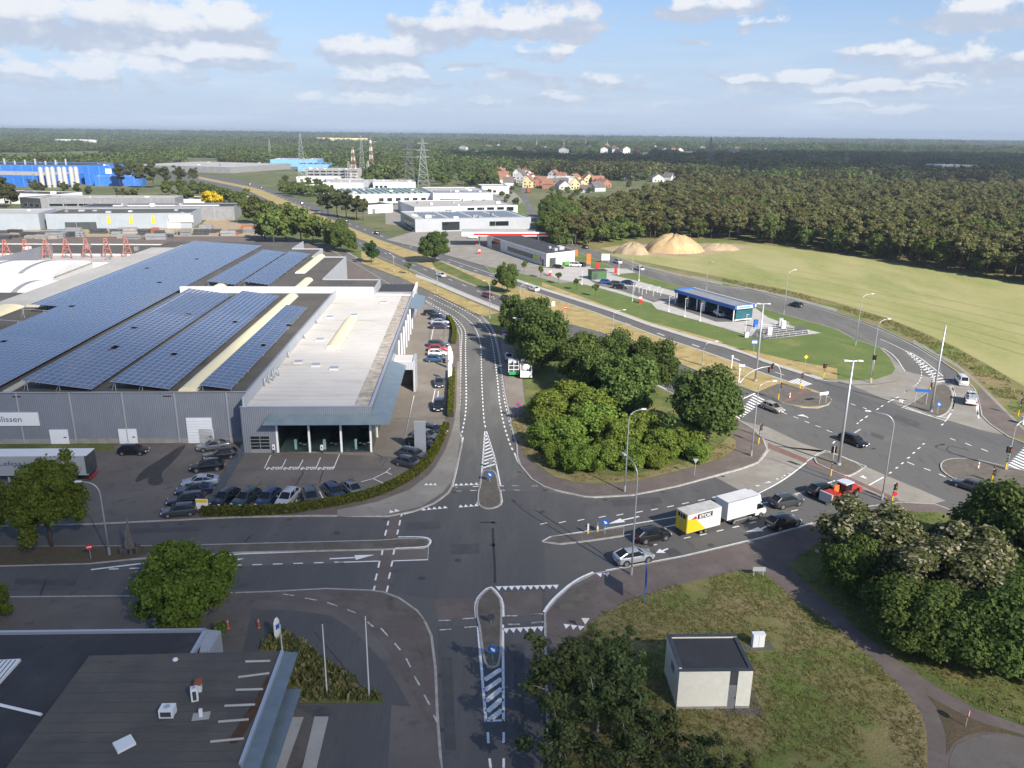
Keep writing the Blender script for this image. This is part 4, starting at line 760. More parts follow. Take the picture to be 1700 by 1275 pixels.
for (x, y) in [(4.45, -.25), (11.6, -.5)]:
    c_ = part(sr, 'charging_point', M_wpaint, (x - .2, x + .2, y - .1, y + .1, .7, 1.5)); part(c_, 'socket', M_black, (x - .08, x + .08, y - .13, y - .1, .95, 1.25)); part(c_, 'post', M_black, (x - .06, x + .06, y - .06, y + .06, .1, .7))
# solar arrays on the warehouse roof
pm = MB(); pm.box((0, 0, 0), (.965, 1.61, .045)); pm.quad((-.435, -.755, .0255), (.435, -.755, .0255), (.435, .755, .0255), (-.435, .755, .0255), 1); PANEL = pm.mesh('panel', [M_frame, M_cell])
def solar(label, x0, x1, y0, y1, zl, zr, nsingle, skip=None):
    r = empty('solar_array', DO, DRZ, label, 'solar panels', 'solar arrays on the warehouse roof'); nx = max(1, round((x1 - x0) / 1.0)); ny = int((y1 - y0) / 1.65)
    tl = math.atan2(zr - zl, x1 - x0); rest = MB(); cnt = 0
    for j in range(ny):
        for i in range(nx):
            u = (i + .5) / nx; x = x0 + (x1 - x0) * u; y = y0 + 1.65 * (j + .5); z = zl + (zr - zl) * u
            if skip and skip(x, y): continue
            if cnt < nsingle and j < 40:
                o = bpy.data.objects.new('panel', PANEL); COL.objects.link(o); o.parent = r; o.location = (x, y, z); o.rotation_euler = (0, -tl, 0); cnt += 1
            else:
                M_ = Matrix.Translation((x, y, z)) @ Matrix.Rotation(-tl, 4, 'Y'); b0 = len(rest.v)
                vs = [M_ @ Vector(v) for v in ((-.482,-.805,.02),(.482,-.805,.02),(.482,.805,.02),(-.482,.805,.02),(-.435,-.755,.0255),(.435,-.755,.0255),(.435,.755,.0255),(-.435,.755,.0255))]
                rest.add(vs, [(0,1,2,3)], 0); rest.f.append(tuple(range(b0 + 4, b0 + 8))); rest.mi.append(1)
    if rest.f:
        o = rest.build('panel_field', [M_frame, M_cell], r, fix=False); o['kind'] = 'stuff'
    st = MB(); y = y0 + .8
    while y < y1:
        for k in range(max(2, int((x1 - x0) / 4) + 1)):
            u = .04 + .92 * k / max(1, int((x1 - x0) / 4)); u = min(u, .96); x = x0 + (x1 - x0) * u; z = zl + (zr - zl) * u
            st.box((x, y, (z + WZ) / 2 - .05), (.08, .08, z - WZ)); st.tube([(x - .6, y, WZ), (x, y, z - .06)], .035, 4)
        st.tube([(x0 + .1, y, zl - .06), (x1 - .1, y, zr - .06)], .04, 4); y += 3.3 if y < y0 + 8 else 9.9
    o = st.build('support_frame', M_galv, r); 
    return r
hatches = lambda pts: (lambda x, y: any(abs(x - a) < .55 and abs(y - b) < .9 for a, b in pts))
solar('narrow solar array beside the showroom parapet, the narrowest of all', -7.1, -2.5, 4.6, 64, 9.3, 8.65, 135, hatches([(-4, 30), (-3, 46)]))
solar('solar array left of the long cream rooflight on the warehouse', -20.2, -11.6, 4.6, 78, 9.9, 8.65, 270, hatches([(-16.5, 22), (-14, 48)]))
solar('solar array in the middle of the front warehouse roof', -33.2, -23.0, 4.6, 80, 10.1, 8.65, 296, hatches([(-29, 26), (-26, 55), (-31, 40)]))
solar('widest solar array covering the far left half of the warehouse roof', -60.0, -37.3, 4.8, 166, 10.2, 8.7, 297, lambda x, y: (x < -54.5 and y < 60) or hatches([(-50, 30), (-52, 60), (-45, 92), (-55, 110), (-48, 130)])(x, y))
solar('left of two small solar arrays behind the white fire wall', -32.6, -25.6, 90, 148, 9.8, 8.9, 0)
solar('right of two small solar arrays behind the white fire wall', -23.6, -17.2, 90, 146, 9.8, 8.9, 0)
# ---------------------------------------------------------------- south-west building at the lower edge of the picture
sw = empty('flat_roofed_building', (0, 0, 0), 0, 'low building with dark bitumen roofs and glass canopy below the junction', 'building')
def wpoly(pts, z): return [G(x, y, z) for x, y in pts]
mb = MB(); mb.prism(wpoly([(-420,1052),(0,1050),(341,1046),(318,1086),(148,1092),(0,1290),(-420,1290)], 5.0), -.02, 4.7, bottom=False); mb.build('wall', B_mid, sw)
mb = MB(); mb.prism(wpoly([(-418,1054),(0,1052),(336,1048),(314,1088),(148,1094),(0,1290),(-418,1290)], 4.8), 4.70, 4.82); mb.build('roof', T_dark, sw)
mb = MB(); P_ = wpoly([(-420,1051),(0,1049.5),(341,1045.5),(318,1086)], 5.0)
for a_, b_ in zip(P_, P_[1:]): d_ = (b_ - a_).normalized(); nq = Vector((-d_.y, d_.x, 0)) * .14; mb.prism([a_ - nq, b_ - nq, b_ + nq, a_ + nq], 4.6, 5.08)
mb.build('parapet', M_alu, sw)
mb = MB(); mb.prism(wpoly(zp('K', (1290,1000-756),(1385,1010-756),(1310,1140-756),(1250,1140-756)), 4.6), 0, 4.6); mb.build('entrance_wall', B_lgrey, sw)
mb = MB(); ROOFB = zp('K', (560,410),(1699,382)) + zp('M', (240,345),(0,985)) + [(370,1350),(-40,1350),(13,1271)]; mb.prism(wpoly(ROOFB, 5.4), 0, 5.35, bottom=False); mb.build('main_wall', B_mid, sw)
mb = MB(); mb.prism(wpoly(ROOFB, 5.45), 5.36, 5.46); rb = mb.build('main_roof', T_brown, sw)
for y in range(455, 1100, 63):                                                   # felt seams
    mb = MB(); strip(mb, PL(zp('K', (max(30, 560 - (y - 410) * .78), y), (1640 - (y - 400) * .28, y - 12)), 5.46), .05, 5.468); mb.build('seam', T_brown2, rb, fix=False)
mb = MB(); mb.prism(wpoly(zp('M', (240,345),(322,350),(105,1003),(60,1120),(-40,1120),(0,985)), 5.3), 5.16, 5.3); mb.build('canopy', M_canopy, sw)
mb = MB(); mb.prism(wpoly(zp('M', (255,556),(342,556),(195,1003),(150,1120),(70,1120),(105,1003)), 4.4), 4.28, 4.4); mb.build('canopy', M_canopy, sw)
mb = MB(); mb.prism(wpoly(zp('M', (225,345),(243,345),(6,985),(-14,985)), 5.5), 5.3, 5.62); mb.build('canopy_beam', M_alu, sw)
LD = layered('M_leaf_litter', (.10,.05,.028), [((.05,.035,.025), 1.5, .45, .65, None, .8)], bump=.6)
ground_poly('leaf_litter', chaikin(zp('K', (1690,520),(1640,600),(1600,690),(1530,790),(1480,870),(1420,960),(1500,960),(1590,800),(1680,620)), 1), 5.475, LD, None, parent=sw)
for (x0, y0, x1, y1) in [(1540,452,1695,448), (1495,550,1690,525), (1480,630,1650,625), (1410,730,1600,722), (1370,830,1560,815), (1320,955,1530,935)]:
    mb = MB(); A_, B_ = PL(zp('K', (x0, y0), (x1, y1)), 5.46); mb.tube([A_ + Vector((0, 0, .08)), B_ + Vector((0, 0, .08))], .09, 6); mb.build('roof_ridge', M_slab, rb)
mb = MB(); mb.prism(wpoly(zp('K', (-30,440),(130,432),(0,575),(-120,575)), 5.0), 4.82, 5.05); mb.build('rooflight', M_wpaint, sw)
for k in range(4):
    mb = MB(); A_, B_ = PL(zp('K', (100 - 28 * k, 436), (-10 - 30 * k, 570)), 5.05); strip(mb, [A_, B_], .08, 5.06); mb.build('glazing_bar', M_black, sw, fix=False)
mb = MB(); A_, B_ = PL(zp('K', (-60,705), (260,780)), 4.9); mb.tube([A_, B_], .12, 6); mb.build('roof_pipe', M_wpaint, sw)
mb = MB(); mb.prism(wpoly(zp('K', (705,960),(820,905),(853,958),(738,1018)), 5.6), 5.46, 5.66); mb.build('rooflight', M_wpaint, sw)
def ac_unit(label, c, rz, w, d, h, zb):
    r = empty('roof_unit', (c.x, c.y, zb), rz, label, 'roof unit', 'ventilation units on the brown roof'); part(r, 'housing', M_wpaint, (-w/2, w/2, -d/2, d/2, .1, h)); part(r, 'grille', B_dark, (-w/2 + .12, w/2 - .12, -d/2 - .02, -d/2, .2, h - .15)); part(r, 'feet', M_galv, (-w/2, w/2, -d/2 + .05, -d/2 + .15, 0, .1), (-w/2, w/2, d/2 - .15, d/2 - .05, 0, .1))
    mb = MB(); mb.disc((0, 0, h + .03), min(w, d) * .28, n=14, th=.06); mb.build('fan', M_galv, r); return r
ac_unit('squat white roof unit with dark grille beside the rooflight', GZ('K', 1055, 785, 5.46), .05, 1.0, .8, .75, 5.46)
ac_unit('tall narrow white roof unit with pipes behind the squat one', GZ('K', 1225, 690, 5.46), .35, .5, .5, 1.1, 5.46)
u_ = empty('roof_chimney', GZ('K', 1250, 630, 5.46), .2, 'small flue with rust red cap on the brown roof', 'chimney'); part(u_, 'flue', M_wpaint, (-.2, .2, -.2, .2, 0, .7)); part(u_, 'cap', mat('M_rust', (.30,.09,.04), .8), (-.26, .26, -.35, .35, .7, .86))
u_ = empty('roof_vent', GZ('K', 1262, 790, 5.46), .2, 'white vent pipe standing on a pale square sheet', 'vent'); part(u_, 'sheet', M_slab, (-.6, .6, -.4, .4, .003, .03)); part(u_, 'pipe', M_wpaint, (-.12, .12, -.12, .12, .03, .6))
for (x, y) in [(1100, 437)]: u_ = empty('roof_dome', GZ('K', x, y, 5.46), 0, 'little pale dome vent near the back edge of the brown roof', 'vent'); mb = MB(); mb.tube([(0,0,0),(0,0,.12),(0,0,.2)], [.22,.2,.05], 10); mb.build('dome', M_wpaint, u_)
# ---------------------------------------------------------------- transformer house in the rough grass
ct = empty('transformer_house', (14.1, 56.0, KZ), R(2), 'small cream brick transformer house with dark pitched-in flat roof', 'hut')
part(ct, 'wall', B_cream, (0, 4.25, 0, .25, 0, 3.75), (4.25, 4.95, .12, .25, 0, 3.75), (4.95, 6.15, 0, .25, 0, 3.75), (0, .25, .25, 4.8, 0, 3.9), (5.9, 6.15, .25, 4.8, 0, 3.75), (.25, 5.9, 4.55, 4.8, 0, 3.9))
part(ct, 'roof', T_dark, (.25, 5.9, .25, 4.55, 3.55, 3.72)); part(ct, 'coping', B_dark, (-.05, 6.2, -.05, .3, 3.75, 3.83), (-.05, .3, .3, 4.5, 3.9, 3.97), (5.85, 6.2, .3, 4.5, 3.75, 3.83), (-.05, 6.2, 4.5, 4.85, 3.9, 3.97))
part(ct, 'dark_panel', B_dark, (4.27, 4.93, .06, .12, 2.3, 3.75)); dr = part(ct, 'door', B_mid, (4.27, 4.93, .06, .12, 0, 2.28))
for k in range(6): part(dr, 'slat', M_alu, (4.3 + k * .105, 4.34 + k * .105, .03, .06, .1, 2.2))
part(ct, 'plinth', B_conc, (-.02, 4.25, -.03, 0, -.02, .28), (4.95, 6.17, -.03, 0, -.02, .28), (-.03, 0, 0, 4.8, -.02, .28)); part(ct, 'louvre', B_mid, (-.04, 0, 1.6, 2.6, 2.3, 3.0)); part(ct, 'handle', M_black, (4.84, 4.88, .0, .03, 1.0, 1.15)); part(ct, 'downpipe', M_galv, (6.15, 6.23, .4, .48, 0, 3.7))
part(ct, 'slab', M_island, (4.0, 7.2, -.9, -.02, -.02, .05), (6.17, 7.2, -.02, 4.8, -.02, .05))
cb = empty('utility_cabinet', GZ('O', 1385, 315, KZ), R(4), 'white utility cabinet on a small paved square beside the hut', 'cabinet'); part(cb, 'body', M_wpaint, (-.55, .55, -.25, .25, .05, 1.35)); part(cb, 'roof', M_doorw, (-.6, .6, -.3, .3, 1.35, 1.42)); part(cb, 'paving', M_island, (-1.3, 1.4, -.7, .6, 0, .05)); part(cb, 'seam', B_mid, (-.01, .01, -.26, -.25, .1, 1.3))
# ---------------------------------------------------------------- car wash
cw = empty('car_wash', (57.4, 204.0, KZ), math.atan2(226 - 203.4, 46.9 - 57.9), 'self service car wash hall with blue fascia and glass bays', 'car wash')   # local x runs away along the front, y to the left
LW, DW = 25.0, -6.0
part(cw, 'roof', M_mid if False else B_mid, (-.3, LW, DW, .2, 3.55, 3.75)); part(cw, 'fascia', M_bluep, (-.4, LW + .1, .2, .45, 3.2, 4.1), (-.6, -.3, DW - .2, .45, 3.2, 4.1), (LW, LW + .3, DW - .2, .2, 3.2, 4.1)); part(cw, 'roof_edge', M_wpaint, (-.7, LW + .3, DW - .5, DW - .2, 3.4, 4.15))
part(cw, 'sign_panel', M_wpaint, (-.66, -.6, DW + .6, -.2, 3.25, 4.05)); part(cw, 'sign_oval', mat('M_sky_blue', (.10,.35,.70), .4), (-.70, -.66, DW + 1.3, -.9, 3.4, 3.9))
part(cw, 'back_wall', M_glassd, (0, LW, DW - .1, DW, .1, 3.4))
for x in (.0, 6.2, 12.4, 15.0, 19.0, LW - .3):
    part(cw, 'bay_wall', mat('M_teal_glass', (.02,.10,.13), .08, spec=.8), (x, x + .12, DW, -.6, .1, 3.2)); part(cw, 'post', M_wpaint, (x - .04, x + .2, .0, .2, 0, 3.55))
part(cw, 'plant_room', M_wpaint, (12.6, 15.0, -4.0, -1.0, 0, 3.2)); part(cw, 'low_rail', M_bluep, (.3, 6.0, -1.2, -1.1, .3, .5)); part(cw, 'low_wall', M_wpaint, (-.05, .1, DW, -.3, .1, .35))
# ---------------------------------------------------------------- store with number sign
st_ = empty('store', (11.9, 289.9, KZ), math.atan2(299.8 - 290.4, 22.9 - 11.9), 'white single storey store with dark roof and pink number six', 'store')
SL, SD = 14.3, 55.0
def skew(x, y): return (x + y * 0.30, y)          # the long side leans against the short side
mb = MB(); q = [skew(0, 0), skew(SL, 0), skew(SL, SD), skew(0, SD)]; mb.prism(q, 0, 4.7, bottom=False); mb.build('wall', B_white, st_)
mb = MB(); q2 = [skew(.25, .25), skew(SL - .25, .25), skew(SL - .25, SD - .2), skew(.25, SD - .2)]; mb.prism(q2, 4.70, 4.76); mb.build('roof', T_dark, st_)
def onlong(name, m, y0, y1, z0, z1, t=.06):
    mb = MB(); a0, a1 = skew(0, y0), skew(0, y1); mb.prism([(a0[0] - t, a0[1]), (a1[0] - t, a1[1]), (a1[0] + .02, a1[1]), (a0[0] + .02, a0[1])], z0, z1); return mb.build(name, m, st_)
onlong('window', M_glassd, 11, 34, 1.2, 2.9); onlong('sign_panel', M_lime, 6.5, 10.5, 1.0, 3.2); onlong('window', M_glassd, 41, 50, .3, 3.2); onlong('sign_panel', M_red, 41.5, 48, 3.4, 4.5, .1); onlong('door', B_dark, 2.2, 3.4, 0, 2.3)
mb = MB(); part(st_, 'door', B_dark, (1.5, 4.6, -.06, .02, 0, 3.0)); part(st_, 'bin_row', M_green, (8, 11, -1.3, -.1, 0, 1.1))
a0 = skew(-.08, 5.4); text_obj('number_sign', '6', 3.6, M_mag, (a0[0], a0[1], 1.2), Vector((-.30, -1, 0)), (0, 0, 1), st_, extr=.02)
for (x, y, w_, d_, h_) in [(9, 4, 2.5, 1.6, 1.2), (6, 3, 1.4, 1.4, 1.0), (11, 8, 1.8, 1.2, .9), (7, 9, 1.0, 1.0, .8)]: x, y = skew(x, y); part(st_, 'roof_unit', M_galv, (x, x + w_, y, y + d_, 4.76, 4.76 + h_))
# ---------------------------------------------------------------- fuel station canopy
fc = empty('fuel_canopy', (-20, 341, KZ), R(5), 'long white fuel station canopy with red stripe', 'canopy')
part(fc, 'deck', M_wpaint, (-2, 40, 0, 12, 4.4, 6.1)); part(fc, 'stripe', M_red, (3, 40.02, -.05, 0, 4.75, 5.55)); part(fc, 'end_stripe', M_red, (-2.05, -2, 0, 12, 4.75, 5.55)); part(fc, 'top', T_grey, (-1.8, 39.8, .2, 11.8, 6.1, 6.13))
for x in (5.5, 18, 31): part(fc, 'post', M_galv, (x, x + .5, 5, 5.5, 0, 4.6)); part(fc, 'pump_island', B_mid, (x - 1.5, x + 2, 4.6, 5.9, 0, .2)); 
for x in (4.2, 17, 30): part(fc, 'fuel_pump', M_red, (x, x + .7, 5, 5.5, .2, 1.9))
# ---------------------------------------------------------------- the industrial halls behind
bld('glazed_showroom', 'grey showroom with dark glazed corner and striped rooflights behind the fuel canopy', (-47.5, 390.5), (8.5, 408), 42, 6.2, B_lgrey, T_grey, windows=rowwin('F', 11, 24, 1, 9, .6, 4.8) + rowwin('F', 36, 48, 1, 10, 2.2, 4.6) + rowwin('Lf', 3, 30, 4, 6, .5, 5.2))
def roof_strips(a, b, n, w, L, D, z, label=None):
    pass
for nm, lb, a, b, dp, hh, wl, rf, wins, drs in [
 ('white_store', 'white flat hall directly behind the glazed showroom', (-56, 459), (2, 480), 45, 6.0, B_white, T_grey, rowwin('F', 16, 24, 1, 5, 1.5, 4.2) + rowwin('F', 30, 60, 5, 4.5, 2.8, 5.2), []),
 ('white_hall', 'white hall with dark blue panels on its roof edge', (-55, 557), (-15, 567), 60, 7.0, B_white, T_grey, rowwin('F', 3, 20, 1, 14, .4, 3.0), []),
 ('shed_roofed_hall', 'low white hall with rows of grey green rooflights', (-112, 548), (-57, 566), 60, 6.0, B_white, T_grey, rowwin('F', 20, 55, 6, 3.5, 1.0, 3.4), []),
 ('white_annex', 'small white annex with dark roof beside the dual carriageway', (-86, 480), (-73, 492), 16, 5.0, B_white, T_dark, [], [('F', 3, 5, 2.6, M_canopy)]),
 ('tall_white_hall', 'tall plain white hall below the lattice towers', (-147, 632), (-117, 637), 55, 8.5, B_white, T_grey, [], []),
 ('long_white_hall', 'long white low hall behind the row of dark pines', (-175, 660), (-148, 640), 30, 4.5, B_white, T_grey, [], []),
 ('grey_office', 'dark grey three storey office with ribbon windows', (-203, 802), (-150, 812), 40, 10.5, B_mid, T_grey, rowwin('F', 2, 50, 8, 5, 2, 3.6) + rowwin('F', 2, 50, 8, 5, 5, 6.6) + rowwin('F', 2, 50, 8, 5, 8, 9.4), []),
 ('white_office', 'white low office in front of the grey office block', (-205, 775), (-165, 778), 14, 5.0, B_white, T_white, rowwin('F', 2, 36, 6, 3, 1, 3), [('F', 17, 20, 3.5, M_red)]),
 ('pale_blue_hall', 'pale blue warehouse beyond the grey office', (-330, 1120), (-268, 1125), 60, 9, B_lblue, T_grey, [], []),
 ('pale_blue_hall', 'pale blue shed with dark roof far up the highway', (-262, 1000), (-225, 1005), 50, 8, B_lblue, T_dark, [], []),
 ('blue_roofed_hall', 'wide hall with grey panel roof behind the far pines', (-445, 960), (-318, 925), 130, 6.5, B_mid, T_grey, [], []),
 ('grey_hall', 'long blue grey hall with yellow banners facing the storage yard', (-222, 385), (-158, 398), 28, 7.2, B_hallgrey, T_bit, [], [('F', 8, 22, 3.2, B_dark), ('F', 54, 60, 3.0, M_wpaint)]),
 ('grey_hall', 'pale blue grey shed at the left of the banner hall', (-300, 366), (-223.5, 382), 26, 7.6, B_hallgrey, T_grey, [], []),
 ('dark_hall', 'long dark roofed hall with a white roof strip', (-226, 424), (-150, 437), 24, 7.0, B_mid, T_dark, [], []),
 ('banded_office', 'grey office with a white window band in front of pines', (-262, 452), (-192, 463), 20, 9.0, B_mid, T_grey, rowwin('F', 4, 42, 5, 7, 4.6, 6.0), []),
 ('dark_office', 'dark cube office left of the grey banded office', (-283, 468), (-263.5, 460), 18, 8.0, B_dark, T_grey, rowwin('F', 2, 16, 3, 3, 3, 5), []),
 ('white_shed', 'white low shed with dark roof beside the pale tent roof', (-214, 505), (-168, 512), 24, 5.0, B_white, T_dark, [], []),
 ('white_shed', 'small white shed behind the dark cube office', (-330, 520), (-285, 512), 22, 6.5, B_white, T_dark, [], []),
 ('blue_factory', 'bright blue factory block carrying the roof vents', (-560, 740), (-394, 760), 70, 13.5, B_blue, T_dark, rowwin('F', 60, 150, 4, 10, 5.5, 7.5), []),
 ('blue_factory', 'bright blue factory block left of the silos', (-520, 690), (-384, 669), 60, 9.0, B_blue, T_grey, [], []),
 ('blue_factory', 'tall blue factory tower right of the silos with white emblem', (-366, 702), (-334, 704), 30, 16, B_blue, T_dark, [], []),
 ('blue_factory', 'low blue annex at the right end of the factory', (-352, 690), (-316, 699), 18, 8.0, B_blue, T_grey, [], []),
 ]:
    r_, L_, D_ = bld(nm, lb, a, b, dp, hh, wl, rf, windows=wins, doors=drs)
    if nm == 'glazed_showroom': pass
    if 'emblem' in lb: part(r_, 'emblem', M_wpaint, (17, 24, -.1, 0, 5, 7.4), (18, 23, -.1, 0, 9.5, 13.5))
    if nm == 'shed_roofed_hall':
        for k in range(13): part(r_, 'rooflight', mat('M_rooflight_green', (.20,.27,.25), .4), (2 + k * 4.2, 4.6 + k * 4.2, 6, 56, 5.6, 6.5))
    if nm == 'white_hall':
        for k in range(2): part(r_, 'solar_strip', M_cell, (3 + k * 19, 19 + k * 19, 3, 22, 6.7, 7.1))
    if nm == 'dark_hall': part(r_, 'white_strip', B_white, (14, 68, 8, 10, 6.6, 7.2))
    if 'banners' in lb:
        for x in (27, 37, 47): part(r_, 'banner', M_yel, (x, x + 1.4, -.12, -.02, 2.2, 5.8))
        part(r_, 'office_front', B_white, (55, 66.2, -.6, -.02, 2.8, 6.2))
    if 'roof vents' in lb:
        for k in range(9): part(r_, 'stack', M_galv, (70 + k * 9, 71.2 + k * 9, 20, 21.2, 13, 16.5 + (k % 3)))
gs_ = [o for o in bpy.data.objects if o.name.startswith('glazed_showroom')][0]
for g_ in range(4):
    for k in range(6): part(gs_, 'rooflight', mat('M_rooflight_blue', (.16,.20,.24), .25), (6 + g_ * 13 + k * 1.9, 7.2 + g_ * 13 + k * 1.9, 6, 36, 5.86, 6.1))
# silos
for k in range(7):
    p = Vector((-381 + k * 3.6 + (k % 2) * .6, 664 + k * 2.2, 0)); r_ = empty('silo', p, 0, 'tall pale grey storage silo in the row before the blue factory', 'silo', 'silos at the blue factory')
    mb = MB(); mb.tube([(0,0,1.8), (0,0,15.2), (0,0,16.2)], [1.75, 1.75, .5], 14); mb.build('tank', mat('M_silo', (.48,.48,.47), .5, .2), r_, smooth=False); mb = MB(); mb.tube([(0,0,0), (0,0,1.8)], 1.5, 10); mb.build('skirt', M_galv, r_)
# vaulted sheds and red trusses at the left
for i, (a, b, dp, lb) in enumerate([((-215, 218), (-131, 226), 28, 'white barrel roofed shed with grey rooflight stripes'), ((-200, 190), (-118, 198), 20, 'white low barrel roofed shed beside the warehouse')]):
    d_ = Vector((b[0] - a[0], b[1] - a[1], 0)); L_ = d_.length; r_ = empty('vaulted_shed', (*a, 0), math.atan2(d_.y, d_.x), lb, 'shed')
    part(r_, 'wall', B_white, (0, L_, 0, .3, 0, 5), (0, L_, dp - .3, dp, 0, 5), (0, .3, .3, dp - .3, 0, 5.5), (L_ - .3, L_, .3, dp - .3, 0, 5.5))
    mb = MB(); n = 12; vs = []; fs = []
    for x in (0, L_):
        for k in range(n + 1): t = math.pi * k / n; vs.append((x, dp / 2 - dp / 2 * math.cos(t), 5 + 2.4 * math.sin(t)))
    for k in range(n): fs.append((k, k + 1, n + 2 + k, n + 1 + k))
    mb.add(vs, fs + [tuple(range(n + 1)), tuple(range(2*n+1, n, -1))]); rf = mb.build('roof', mat('M_vault_white', (.70,.70,.68), .6, col2=(.76,.76,.75), scale=.3), r_)
    for x in range(8, int(L_) - 4, 11):
        mb = MB(); vs = []
        for xx in (x, x + 1.5):
            for k in range(2, n - 1): t = math.pi * k / n; vs.append((xx, dp / 2 - dp / 2 * math.cos(t), 5.06 + 2.4 * math.sin(t)))
        c_ = n - 3; mb.add(vs, [(k, k + 1, c_ + k + 1, c_ + k) for k in range(c_ - 1)]); mb.build('rooflight', B_mid, rf)
bld('dark_roofed_hall', 'low hall with dark gravel roof behind the red trusses', (-225, 273), (-124, 279), 26, 4.6, B_white, T_bit); bld('truss_hall', 'low white hall carrying the red trusses', (-225, 256), (-124, 262), 15, 4.3, B_white, T_grey, parapet=.1)
for k in range(8):
    p = G(-21 + 33.3 * k, 432 - .7 * k, 4.2); r_ = empty('red_truss', p, R(12), 'red lattice roof truss frame standing over the white wall', 'truss', 'row of red trusses'); mb = MB()
    for s_ in (-1, 1):
        mb.tube([(s_ * 1.6, 0, 0), (s_ * .35, 0, 6.4)], .16, 5); mb.tube([(s_ * .9, 1.2, 0), (s_ * .3, .3, 6.4)], .12, 5)
    mb.build('legs', mat('M_truss_red', (.40,.15,.11), .7), r_); mb = MB()
    for z in (1.6, 3.2, 4.8): w_ = 1.6 - z * .19; mb.tube([(-w_, 0, z), (w_, 0, z)], .1, 5); mb.tube([(-w_, 0, z), (w_ * .7, 0, z + 1.5)], .08, 5)
    mb.tube([(-.5, 0, 6.4), (.5, 0, 6.4)], .2, 5); mb.build('braces', MATS['M_truss_red'], r_)
# ================================================================ vehicles
M_tyre = mat('M_tyre', (.02,.02,.021), .85); M_rim = mat('M_rim', (.45,.46,.48), .3, .8); M_cglass = mat('M_car_glass', (.012,.015,.017), .25, spec=.35); M_lampw = mat('M_headlamp', (.75,.77,.80), .1, spec=.8); M_lampr = mat('M_taillamp', (.45,.01,.01), .2); M_trim = mat('M_trim', (.02,.02,.022), .6); M_plate = mat('M_plate', (.75,.75,.72), .5)
PAINT = {}
def paint(n, c, metal=.25): PAINT[n] = mat('M_paint_' + n, c, .28, metal, coat=1.0); return PAINT[n]
for n, c in dict(black=(.012,.012,.014), darkgrey=(.055,.058,.065), grey=(.16,.17,.185), silver=(.42,.44,.47), paleblue=(.36,.42,.52), navy=(.015,.03,.075), blue=(.03,.09,.20), brightblue=(.02,.10,.42), green=(.025,.045,.045), white=(.72,.72,.72), red=(.42,.015,.03), darkred=(.20,.02,.025), purple=(.045,.03,.09), beige=(.42,.38,.32)).items(): paint(n, c, .1 if n in ('white', 'red') else .3)
